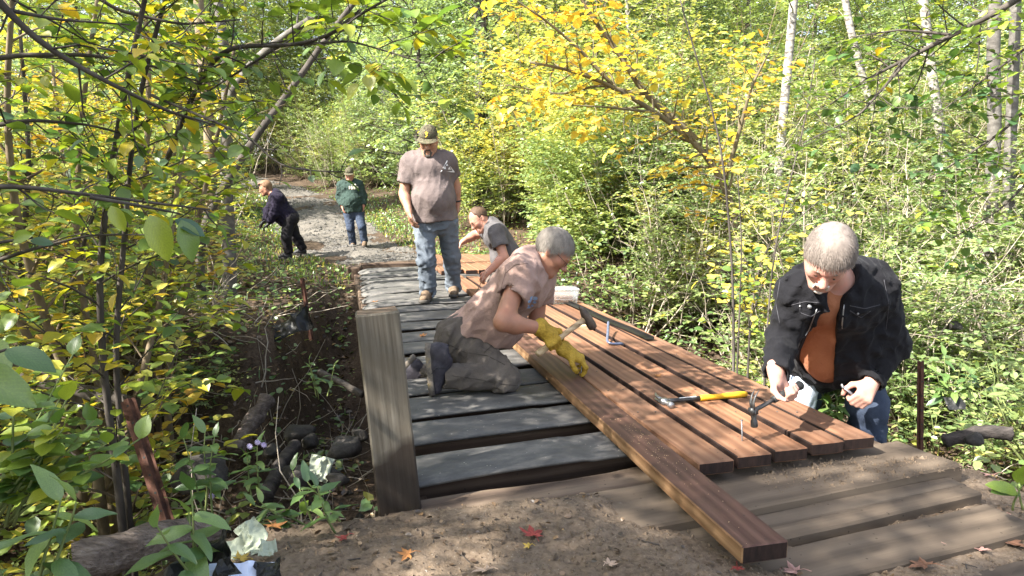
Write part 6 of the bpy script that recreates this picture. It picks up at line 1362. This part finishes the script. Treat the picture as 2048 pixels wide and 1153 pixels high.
# ------------------------------------------------------------------ tools and small things
def lathe_path(acc, P, r, n=12, flat=1.): acc.tube(P, r, n, True, flat)
def hammer_head(o, hd, up, kind, parent, mat):
    """hd: from claw or peen to striking face, up: along the handle away from the hand"""
    hd = nrm(hd); up = nrm(up - hd * np.dot(up, hd)); sd = np.cross(hd, up); o = np.array(o); A = Acc(); W = lambda x, z, y=0: o + hd * x + up * z + sd * y
    if kind == 'claw':
        A.tube([W(-.012, 0), W(.02, 0), W(.034, 0), W(.040, 0), W(.062, 0), W(.066, 0)], (.013, .012, .0095, .0135, .0145, .0125), 14); A.box(o, (.014, .012, .015), np.stack([hd, sd, up], 1))
        for q in (-1, 1): A.tube([W(-.008, .002, q * .006), W(-.035, .004, q * .008), W(-.06, -.006, q * .010), W(-.082, -.026, q * .012)], (.011, .009, .007, .003), 8, True, .55)
    elif kind == 'rip':
        A.tube([W(-.012, 0), W(.025, 0), W(.040, 0), W(.046, 0), W(.068, 0), W(.072, 0)], (.014, .012, .010, .0145, .0155, .0135), 14); A.box(o, (.016, .013, .016), np.stack([hd, sd, up], 1))
        for q in (-1, 1): A.tube([W(-.008, .002, q * .006), W(-.04, .006, q * .008), W(-.075, .0, q * .010), W(-.10, -.012, q * .012)], (.012, .010, .007, .003), 8, True, .55)
    else:                                                                # cross peen sledge
        A.tube([W(-.075, 0), W(-.06, 0), W(-.02, 0), W(.02, 0), W(.05, 0), W(.066, 0), W(.070, 0)], (.006, .014, .026, .027, .027, .025, .021), 8, True, .95)
    return A.build('head', mat, parent)
# hammer of the kneeling man
gA = WA(.074, 0, .030); hm = empty('hammer', gA); tag(hm, 'wooden handled hammer with a heavy rusty head in the raised gloved hand', 'hammer')
Ac = Acc(); Ac.tube([gA - hh * .105, gA - hh * .095, gA - hh * .03, gA + hh * .1, gA + hh * .235], (.013, .0165, .0145, .0135, .0145), 12, True, 1.2); Ac.build('handle', M['wood_pale'], hm)
hdA = nrm(np.cross(hh, nh) * .6 + np.cross(hh, dh) * .8); hdA = nrm(np.array([.52, .15, -.84]) - hh * (hh @ np.array([.52, .15, -.84]))); hammer_head(gA + hh * .225, hdA, hh, 'sledge', hm, M['iron_rusty'])
# hammer of the man in black
gC = WC(.076, 0, .028); hm = empty('hammer', gC); tag(hm, 'claw hammer with black grip poised over the nail by the man in black', 'hammer')
Ac = Acc(); Ac.tube([gC - ph * .075, gC - ph * .068, gC - ph * .05, gC + ph * .02, gC + ph * .085], (.015, .0205, .0175, .0155, .0145), 12); Ac.build('grip', M['grip_black'], hm)
Ac = Acc(); Ac.tube([gC + ph * .08, gC + ph * .19], (.0085, .0095), 10); Ac.build('shank', M['steel_dark'], hm)
hdC = np.array([.10, -.06, -1.]); hammer_head(gC + ph * .195, hdC, ph, 'claw', hm, M['steel_dark'])
# framing hammer lying on the boards
pH = at(1328, 806, 3.12); pE = at(1492, 797, 3.24); pH[2] = .066; pE[2] = .066; ax = nrm(pE - pH); hm = empty('hammer', pH); tag(hm, 'framing hammer with a yellow handle lying across the deck boards', 'hammer')
Lh = np.linalg.norm(pE - pH); Ac = Acc(); Ac.tube([pH + ax * .19, pH + ax * .2, pH + ax * .28, pH + ax * (Lh - .03), pH + ax * Lh], (.012, .0145, .013, .0155, .013), 12); Ac.build('grip', M['grip_yellow'], hm)
Ac = Acc(); Ac.tube([pH + ax * .005, pH + ax * .06, pH + ax * .13, pH + ax * .195], (.012, .010, .010, .0115), 10); Ac.build('shank', M['steel_dark'], hm)
Ac = Acc(); Ac.box(pH + ax * .125 + np.array([0, -.004, .011]), (.045, .005, .0006), frame(ax)); Ac.build('label', M['label_white'], hm, smooth=False)
sdH = nrm(np.cross([0, 0, 1], ax)); hammer_head(pH, -sdH * 1. + ax * .05, -ax, 'rip', hm, M['steel'])
# pry bar
q0 = at(1217, 648, 4.72); q1 = at(1215, 692, 4.36); q2 = at(1245, 690, 4.40); q1[2] = .066; q2[2] = .056; q0 = np.array([.688, 4.78, .12]); pb_ = empty('pry_bar', q1); tag(pb_, 'blue gray pry bar with a hooked claw resting on the deck boards', 'pry bar')
Ac = Acc(); Ac.tube(smooth_path([q0 + [0, 0, .012], q0, q0 * .5 + q1 * .5 + [0, 0, .0], q1 + [-.002, .02, .006], q1 + [.012, -.012, 0], q2], 22), np.r_[.007, np.full(16, .0095), .010, .011, .013, .014, .012], 6, True, .75); Ac.build('bar', M['bar_blue'], pb_)
# clear plastic box with lid, bail handle and a pack of nails inside
def clear_plastic():
    t = NT('clear_plastic'); g = t.n('BsdfGlass'); g.inputs['Roughness'].default_value = .08; g.inputs['IOR'].default_value = 1.12; g.inputs['Color'].default_value = (.94, .96, .97, 1)
    d = t.n('BsdfDiffuse'); d.inputs[0].default_value = (.75, .78, .8, 1); tr = t.n('BsdfTransparent'); m0 = t.n('MixShader'); m0.inputs[0].default_value = .72; m = t.n('MixShader'); m.inputs[0].default_value = .16
    t.l(g.outputs[0], m0.inputs[1]); t.l(tr.outputs[0], m0.inputs[2]); t.l(m0.outputs[0], m.inputs[1]); t.l(d.outputs[0], m.inputs[2]); t.l(m.outputs[0], t.out.inputs[0]); return t.m
M['clear_plastic'] = clear_plastic(); M['cardboard'] = simple('cardboard', [(.3, (.30, .17, .11)), (.7, (.42, .27, .18))], 12)
bx = at(1125, 603, 6.12); bx[2] = .05; Rb = frame((1, .16, 0)); pbx = empty('plastic_box', bx); tag(pbx, 'clear plastic lidded box with a pack inside on the deck edge', 'box')
def shell(w0, d0, w1, d1, z0, z1, th, n=6, r=.018):
    def ring(w, d, z):
        P = []
        for (sx, sy, a0) in ((1, 1, 0), (-1, 1, 1), (-1, -1, 2), (1, -1, 3)):
            for k in range(n): a = (a0 + k / (n - 1)) * math.pi / 2; P.append((sx * (w - r) + r * math.cos(a), sy * (d - r) + r * math.sin(a), z))
        return np.array(P)
    rs = [ring(w0, d0, z0), ring(w1, d1, z1), ring(w1 - th, d1 - th, z1), ring(w0 - th, d0 - th, z0 + th)]; m = 4 * n; V = np.concatenate(rs + [np.array([[0, 0, z0], [0, 0, z0 + th]])]); i = np.arange(m); j = (i + 1) % m
    Q = np.concatenate([np.stack([i + k * m, j + k * m, j + (k + 1) * m, i + (k + 1) * m], -1) for k in range(3)]); T = np.concatenate([np.stack([j, i, np.full(m, 4 * m)], -1), np.stack([i + 3 * m, j + 3 * m, np.full(m, 4 * m + 1)], -1)]); return V, [Q, T]
V, F = shell(.118, .085, .135, .098, .001, .125, .002); obj('tub', mesh('tub', V @ Rb.T, F, M['clear_plastic'], True), pbx)
V, F = shell(.134, .097, .140, .103, .127, .140, .012); V[:, 2] = .267 - V[:, 2]; ld = obj('lid', mesh('lid', V @ Rb.T, [f[:, ::-1] for f in F], M['clear_plastic'], True), pbx)
Ac = Acc(); Ac.tube(np.array([(-.139, 0, .11), (-.142, -.05, .085), (-.10, -.108, .05), (0, -.112, .042), (.10, -.108, .05), (.142, -.05, .085), (.139, 0, .11)]) @ Rb.T + bx, .003, 6); Ac.build('bail_handle', M['clear_plastic'], pbx)
Ac = Acc(); Ac.box(bx + np.array([.01, 0, .035]), (.075, .045, .028), Rb); pk = Ac.build('nail_pack', M['cardboard'], None, smooth=False); tag(pk, 'small brown cardboard pack inside the clear plastic box', 'pack')
# block of lath, strip of edging, nails
w0 = at(1168, 657, 4.94); Ac = Acc(); R = frame((.95, .25, 0)); V = np.array([(-.08, -.035, 0), (.06, -.035, 0), (.085, .035, 0), (-.03, .035, 0)]); V = np.concatenate([V, V + [0, 0, .022]]); Ac.add(V @ R.T + [w0[0], w0[1], .051], [(0, 3, 2, 1), (4, 5, 6, 7), (0, 1, 5, 4), (1, 2, 6, 5), (2, 3, 7, 6), (3, 0, 4, 7)])
tag(Ac.build('wood_block', M['wood_pale'], smooth=False), 'small pale wedge of wood lying on the deck behind the raised hammer', 'wood block')
e0 = np.array([.49, 6.05, .053]); e1 = np.array([.935, 4.50, .053]); Ac = Acc(); dd = nrm(e1 - e0); Le = np.linalg.norm(e1 - e0); R = frame(dd)
for k in range(12):
    pass
P = np.array([e0 + dd * Le * t + np.array([0, 0, .006 + .004 * math.sin(t * 9)]) for t in np.linspace(0, 1, 14)]); prof = np.array([(-.028, 0), (.024, 0), (.028, .020), (.022, .021), (.019, .006), (-.028, .006)]); sdv = R[:, 1]
V = (P[:, None] + prof[None, :, 0:1] * sdv + prof[None, :, 1:2] * np.array([0, 0, 1.])).reshape(-1, 3); m = 6; i = np.arange(13)[:, None] * m; j = np.arange(m)[None]; jn = (j + 1) % m
Ac.add(V, np.concatenate([np.stack([i + j, i + jn, i + m + jn, i + m + j], -1).reshape(-1, 4), [(0, 1, 4, 5)], [(1, 2, 3, 4)], [(13 * m + 5, 13 * m + 4, 13 * m + 1, 13 * m)], [(13 * m + 4, 13 * m + 3, 13 * m + 2, 13 * m + 1)]]))
tag(Ac.build('edging_strip', M['plastic_black'], smooth=False), 'long black angled strip lying along the right edge of the deck', 'strip')
def nail(p, d, L, label, g=None, cat='nail'):
    d = nrm(d); Ac = Acc(); Ac.tube([p, p + d * .006, p + d * (L - .003)], (.0008, .0028, .0028), 8); Ac.tube([p + d * (L - .003), p + d * L], (.0062, .0062), 10); return tag(Ac.build('nail', M['steel'], None), label, cat, g)
nail(np.array([.932, 2.64, .035]), (-.06, .02, 1), .105, 'long bright nail standing in the deck board below the hammer')
nail(WL_(.10, .015, .055) + np.array([0, 0, -.05]), (.08, -.03, 1), .115, 'shiny nail held upright by the gloved left hand on the deck')
for k in range(3): nail(WC2(.085, .0, .028) + np.array([.004, .006 * k, .004 * k]), nrm(-(WC2(.085, .04, .028) - WC2(.085, 0, .028)) * -1), .095, 'nails bunched in the lowered fist of the man in black', 'nails in the fist')
rg = random.Random(3)
# rusty posts
def channel(p0, p1, wd, dp, face, label, holes=True):
    p0, p1 = np.array(p0), np.array(p1); z = nrm(p1 - p0); R = frame(z, face); Lc = np.linalg.norm(p1 - p0); A = Acc(); pr = np.array([(-wd, dp * .2), (-wd * .45, dp * .2), (-wd * .3, dp), (wd * .3, dp), (wd * .45, dp * .2), (wd, dp * .2), (wd, 0), (wd * .38, 0), (wd * .22, dp * .8), (-wd * .22, dp * .8), (-wd * .38, 0), (-wd, 0)])
    root = empty('rusty_post', p0); tag(root, label, 'post'); n = 12; m = len(pr); P = p0 + np.outer(np.linspace(0, Lc, n), z)
    V = (P[:, None] + pr[None, :, 0:1] * R[:, 1] + pr[None, :, 1:2] * R[:, 2]).reshape(-1, 3); i = np.arange(n - 1)[:, None] * m; j = np.arange(m)[None]; jn = (j + 1) % m
    A.add(V, np.stack([i + j, i + jn, i + m + jn, i + m + j], -1).reshape(-1, 4)); t = (n - 1) * m; A.add(V[t:t + m], np.array([(0, 1, 10, 11), (1, 2, 9, 10), (2, 3, 8, 9), (3, 4, 7, 8), (4, 5, 6, 7)])); A.build('channel', M['rust'], root, smooth=False)
    if holes:
        for k in range(int(Lc / .075)):
            c = p0 + z * (Lc - .03 - k * .075) + R[:, 2] * (dp + .0004); H = Acc(); H.tube([c, c + R[:, 2] * .0008], (.0048, .0048), 8); obj('hole', H.mesh('hole', M['grip_black'], False, p0), root)
    return root
b0 = at(348, 1045, 2.5); b0[2] -= .12; channel(b0, at(256, 800, 2.72), .030, .020, (.15, -1, .2), 'long rusty perforated post leaning left above the gully edge')
g0 = at(1843, 892, 3.35); g0[2] -= .1; channel(g0, at(1841, 722, 3.35), .017, .013, (0, -1, 0), 'upright rusty perforated post beside the right end of the planks')
g1 = at(622, 660, 6.4); g1[2] -= .1; channel(g1, at(604, 556, 6.5), .022, .016, (.1, -1, 0), 'thin rusty post standing on the far bank left of the deck', False)
# logs
def log(px, r, mat, label, n=14, seed=0, name='log', taper=1.):
    P = smooth_path(px_path(px), 30); A = Acc(); rr = r * np.linspace(1, taper, 30) * (1 + .10 * fbm(np.stack([np.arange(30) * .21, np.zeros(30), np.zeros(30)], -1), 1., seed, 2)); A.tube(P, rr, 18); V = A.V[0]; C = np.vstack([np.repeat(P, 18, 0), P[:1], P[-1:]])
    S_ = (V - P[0]) / r; d = V - C; A.V[0] = C + d * (1 + .16 * fbm(S_ * [.8, .8, 2.], .9, seed, 4) + .10 * np.abs(fbm(S_ * [.5, .5, 1.6], 3., seed + 5, 2)))[:, None]
    return tag(A.build(name, mat), label, 'log')
M['rotten'] = simple('rotten', [(.3, (.07, .052, .042)), (.55, (.17, .135, .115)), (.75, (.27, .23, .20))], 10, (.6, 3, 3), rough=.95, bstr=1., bdist=.02, fine=40.)
M['charred'] = simple('charred', [(.3, (.015, .013, .012)), (.6, (.05, .042, .038)), (.8, (.12, .10, .09))], 12, (1, 3, 3), rough=.9, bstr=.8, bdist=.02)
log([(1888, 884, 3.62), (1935, 872, 3.6), (1975, 862, 3.58), (2022, 868, 3.55)], .036, M['charred'], 'short dark log lying on the leaves beside the rusty post at right', 12, 2)
log([(150, 1130, 1.85), (300, 1085, 1.95), (430, 1075, 2.1)], .062, M['rotten'], 'crumbling rotten log on the ground at the lower left', 14, 3)
log([(-60, 730, 3.3), (60, 752, 3.3), (160, 782, 3.25), (275, 808, 3.2)], .045, M['bark_dark'], 'dark fallen trunk lying across the gully at the left photo edge', 12, 4, 'fallen_log', .7)
log([(470, 905, 3.9), (500, 850, 4.1), (535, 800, 4.3)], .05, M['rotten'], 'short broken log slanting in the gully left of the aster', 12, 5)
log([(530, 1000, 3.0), (560, 930, 3.3), (590, 890, 3.5)], .032, M['charred'], 'dark broken branch among the rocks of the near gully bank', 10, 6)
log([(640, 745, 4.6), (690, 770, 4.4), (725, 790, 4.3)], .02, M['bark_dark'], 'bent dark root on the gully slope beside the bridge', 8, 7)
# rocks on the gully bank
def rock(p, r, seed, label):
    bm = bmesh.new(); bmesh.ops.create_icosphere(bm, subdivisions=3, radius=1); P = np.array([v.co for v in bm.verts]); P = P * (1 + .25 * fbm(P, 1.1, seed, 3))[:, None]; d = nrm(np.random.default_rng(seed).normal(size=(7, 3)))
    for q in d: k = P @ q; P = P - np.outer(np.maximum(k - .72, 0), q)
    for v, c in zip(bm.verts, P * r * np.array([1.2, 1, .78])): v.co = c
    o = obj('rock', bm_mesh('rock', bm, M['rock'], True)); o.location = tuple(p); o.rotation_euler = (0, 0, seed); return tag(o, label, 'rock', None)
RK = [(600, 870, 3.9, .085, 'rounded dark rock nearest the bridge on the gully slope'), (690, 895, 3.3, .085, 'broad dark boulder on the gully slope just left of the post'), (620, 885, 3.7, .06, 'dark rock in front of the rounded rock on the slope'), (655, 950, 2.95, .06, 'black rock propping the crumpled white sheet'), (605, 958, 2.9, .065, 'flat brown rock left of the white sheet'), (585, 945, 3.1, .05, 'dark wet rock beside the brown flat rock'), (675, 960, 2.85, .045, 'small dark rock right of the white sheet'),
      (400, 950, 3.0, .11, 'big round brown boulder behind the aster'), (545, 905, 3.5, .05, 'brown stone above the dark broken branch'), (720, 870, 3.6, .045, 'small stone on the slope close to the deck'), (1950, 880, 3.4, .05, 'gray stone among the leaves near the dark log at right'), (1905, 650, 6.2, .07, 'pale stone in the undergrowth at right')]
for k, (px, py, Y, r, lb_) in enumerate(RK): p = at(px, py, Y); g = G(p[0], p[1]); p[2] = g + r * .3 if abs(p[2] - g) < .5 else p[2]; rock(p, r, k + 3, lb_)
rk = Acc()
for _ in range(420):
    x, y = random.Random(_).uniform(-2.6, -.6), random.Random(_ + 999).uniform(2.5, 5.0)
    u, v = uv_of(x, y)
    if v > -.1: continue
    r = random.Random(_ + 5).uniform(.012, .045); a = np.array([[1, 0, 0], [.3, .9, 0], [-.8, .5, .1], [-.7, -.6, 0], [.4, -.9, .1], [.1, .1, .7]]) * r; rk.add(a + [x, y, G(x, y) + .005], None, [(0, 1, 5), (1, 2, 5), (2, 3, 5), (3, 4, 5), (4, 0, 5)])
tag(rk.build('rubble', M['rock'], off=(0, 0, 0), smooth=False), kind='stuff')
# scraps: white sheet, crumpled paper, black bag with a blue sheet
def crumple(c, R, w_, h_, amp, seed, n=18):
    X, Y = np.meshgrid(np.linspace(-w_, w_, n), np.linspace(-h_, h_, n), indexing='ij'); P = np.stack([X, Y, X * 0], -1); Z = amp * (1 - 2 * np.abs(fbm(P + seed, 3.5 / w_ * .25, seed, 3))); X = X * (1 + .2 * fbm(P, 4 / w_ * .2, seed + 4, 2)); V = np.stack([X, Y, Z], -1).reshape(-1, 3) @ np.asarray(R).T + c; i = np.arange(n - 1)[:, None] * n; j = np.arange(n - 1)[None]
    Q = np.stack([i + j, i + n + j, i + n + j + 1, i + j + 1], -1).reshape(-1, 4); m = len(V); return np.concatenate([V, V - np.asarray(R)[:, 2] * .0015]), np.concatenate([Q, Q[:, ::-1] + m])
for (px, R, w_, h_, amp, mat, nm, lb_, ct) in (((502, 1072, 1.85), frame((.8, .3, .5), (-.35, -.75, .5)), .034, .045, .012, M['paper'], 'crumpled_paper', 'crumpled white paper on the weeds beside the rotten log', 'paper'), ((476, 1100, 1.82), frame((.9, .3, .1), (0, -.4, .9)), .06, .04, .015, M['paper'], 'crumpled_paper', 'flattened piece of white paper in front of the crumpled one', 'paper'),
        ((640, 938, 2.9), frame((.9, .2, -.3), (0, -.8, .6)), .045, .055, .015, M['paper'], 'white_scrap', 'small white sheet stuck between the rocks left of the post', 'scrap'), ((535, 1098, 1.75), frame((1, .2, 0), (0, -.3, 1)), .022, .03, .01, M['paper'], 'white_scrap', 'tiny pale scrap right of the crumpled paper', 'scrap'),
        ((490, 1160, 1.50), frame((.9, .3, -.1), (0, -.5, .85)), .085, .045, .010, M['paper_blue'], 'blue_sheet', 'pale blue sheet lying on the black plastic bag at the bottom', 'sheet'), ((400, 1150, 1.50), frame((.8, .3, .5), (-.3, -.6, .7)), .09, .075, .035, M['plastic_black'], 'plastic_bag', 'shiny black plastic bag at the bottom photo edge', 'bag'), ((530, 1158, 1.5), frame((.9, .1, .2), (.2, -.5, .8)), .045, .04, .02, M['plastic_black'], 'plastic_bag', 'small end of black plastic right of the blue sheet', 'bag'),
        ((590, 650, 6.1), frame((.9, .1, .45), (-.3, -.8, .5)), .19, .10, .05, M['plastic_black'], 'hollow_sheet', 'black sheet standing in for the dark hollow beside the thin rusty post', 'dark sheet'), ((1910, 808, 3.9), frame((1, 0, 0), (0, -.7, .7)), .05, .04, .008, M['grip_black'], 'plastic_scrap', 'flat dark green scrap in the weeds behind the dark log', 'scrap')):  # the black sheet by the rusty post is put in as a dark hollow
    c = at(*px); V, Q = crumple(c, R, w_, h_, amp, 7 + int(px[0])); o = obj(nm, mesh(nm, V - c, Q, mat, False), loc=c); tag(o, lb_, ct)
# fallen leaves on the dirt: each one a leaf of its own
def maple():
    pts = []; lob = [(90, 1.0), (38, .92), (142, .92), (-18, .62), (198, .62)]; A_ = []
    for a, r in lob: A_ += [(a - 17, r * .62), (a - 8, r * .74), (a, r), (a + 8, r * .74), (a + 17, r * .62)]
    A_ += [(64, .40), (116, .40), (10, .36), (170, .36), (-52, .22), (-90, .08), (232, .22)]; A_.sort(); V = [(0, 0, 0)] + [(r * math.cos(math.radians(a)), r * math.sin(math.radians(a)), 0) for a, r in A_]; n = len(A_); return np.array(V), np.array([(0, i + 1, (i + 1) % n + 1) for i in range(n)])
MV, MT = maple(); FLM = {'red': (.22, .040, .034), 'orange': (.34, .15, .05), 'pale': (.46, .33, .24), 'brown': (.20, .10, .06), 'yellow': (.42, .29, .06), 'pink': (.42, .24, .20)}
for k, c in FLM.items(): M['fallen_' + k] = simple('fallen_' + k, [(.3, tuple(np.array(c) * .6)), (.6, c), (.8, tuple(np.array(c) * 1.2))], 30, rough=.7, bstr=.4)
FL = [(1066, 1070, 'red', .055, 'deep red maple leaf on the dirt left of the loose board'), (1058, 1092, 'yellow', .022, 'small yellow leaf touching the deep red maple leaf'), (817, 1108, 'orange', .036, 'small orange maple leaf on the dirt in front of the post'), (972, 1140, 'pale', .045, 'pale curled leaf at the bottom edge between the red leaf and the orange one'), (1218, 1128, 'pale', .030, 'small pale dry leaf on the dirt left of the board end'), (1864, 1085, 'pink', .060, 'large pale pink maple leaf on the dirt at right'), (1905, 1045, 'red', .04, 'dark red leaf fallen into the gap between the old planks'), (2025, 1040, 'pink', .045, 'pinkish leaf at the right edge by the old planks'), (1730, 1112, 'orange', .04, 'brown orange leaf right of the loose board end'),
      (1850, 1130, 'brown', .06, 'brown oak like leaf flat in the dirt at the bottom right'), (2020, 1085, 'brown', .055, 'wide brown leaf in the right corner of the dirt'), (1590, 1142, 'pink', .05, 'washed out pink leaf at the bottom under the board end'), (1960, 1100, 'pink', .04, 'small dull pink leaf right of the large pale one'), (1475, 1135, 'red', .03, 'little red leaf right under the loose board end'), (1945, 935, 'red', .06, 'crimson leaf on the litter right of the planks'), (1985, 950, 'pink', .05, 'pale pink leaf next to the crimson one'), (1895, 905, 'pink', .045, 'pink gray leaf between plank corner and dark log'), (2010, 925, 'orange', .04, 'orange leaf near the right edge beyond the planks'),
      (545, 1050, 'orange', .05, 'orange red maple leaf behind the crumpled paper'), (480, 1118, 'yellow', .04, 'bright yellow maple leaf beside the black bag'), (690, 1075, 'red', .03, 'little red leaf on the slope left of the post foot'), (1313, 752, 'orange', .035, 'curled orange leaf lying on the middle deck board'), (845, 672, 'orange', .045, 'orange leaf lying on a rubber strip behind the post'), (748, 604, 'orange', .05, 'tan leaf lying on the rubber near the far left corner')]
for k, (px, py, cn, r, lb_) in enumerate(FL):
    on_deck = k >= 21; zz = (.056 if k == 21 else .010) if on_deck else None; x = None
    if on_deck: Yd = (cam_h - zz) / -(at(px, py, 1.)[2] - cam_h); p = at(px, py, Yd)
    else:
        Yd = 2.
        for _ in range(12):
            p = at(px, py, Yd); u, v = uv_of(p[0], p[1]); g = max(G(p[0], p[1]) + .10 * 0, float(dirt_z(np.array([p[0]]), np.array([p[1]]))[0]) if (p[1] < 2.7 and -1.4 < p[0] < 2.85) else -9); g = max(g, -.035 if (v > 1.2 and -.25 < u < .05 and v < 2.15) else -9); Yd = (cam_h - g - .012) / max(-(at(px, py, 1.)[2] - cam_h), .05)
        p = at(px, py, Yd)
    rgx = random.Random(k + 40); V = MV * r; V[:, 2] = r * (.35 * (np.hypot(MV[:, 0], MV[:, 1])) ** 2 * (.4 + .6 * np.sin(MV[:, 0] * 5 + k)) * .8); A = Acc(); A.add(V, None, MT); A.tube([(0, 0, .001), (.02 * r, -.5 * r, .01), (.1 * r, -.9 * r, .004)], .0012, 4, False)
    o = obj('fallen_leaf', A.mesh('fallen_leaf', M['fallen_' + cn], False)); o.location = tuple(p); o.rotation_euler = (rgx.uniform(-.25, .25), rgx.uniform(-.25, .25), rgx.uniform(0, 6.28)); tag(o, lb_, 'leaf')

# sawdust left on the loose board and the boards beside it
sw = Acc(); rg = random.Random(8)
for _ in range(200):
    t = rg.gauss(.62, .10) if _ < 150 else rg.uniform(.2, 1); q = a0 + dl * 3.28 * (1 - t) * .62 + np.array([dl[1], -dl[0]]) * rg.gauss(0, .03 if _ < 150 else .3); r = rg.uniform(.0005, .0015)
    d_ = (q - a0) @ np.array([dl[1], -dl[0]]); z_ = .0605 if abs(d_) < .072 else None
    if z_ is None: continue
    sw.add(np.array([(r, 0, 0), (-r, r, 0), (-r, -r, 0), (0, 0, r)]) + [q[0], q[1], z_], None, [(0, 1, 3), (1, 2, 3), (2, 0, 3)])
tag(sw.build('sawdust', M['wood_pale'], off=(0, 0, 0), smooth=False), kind='stuff')
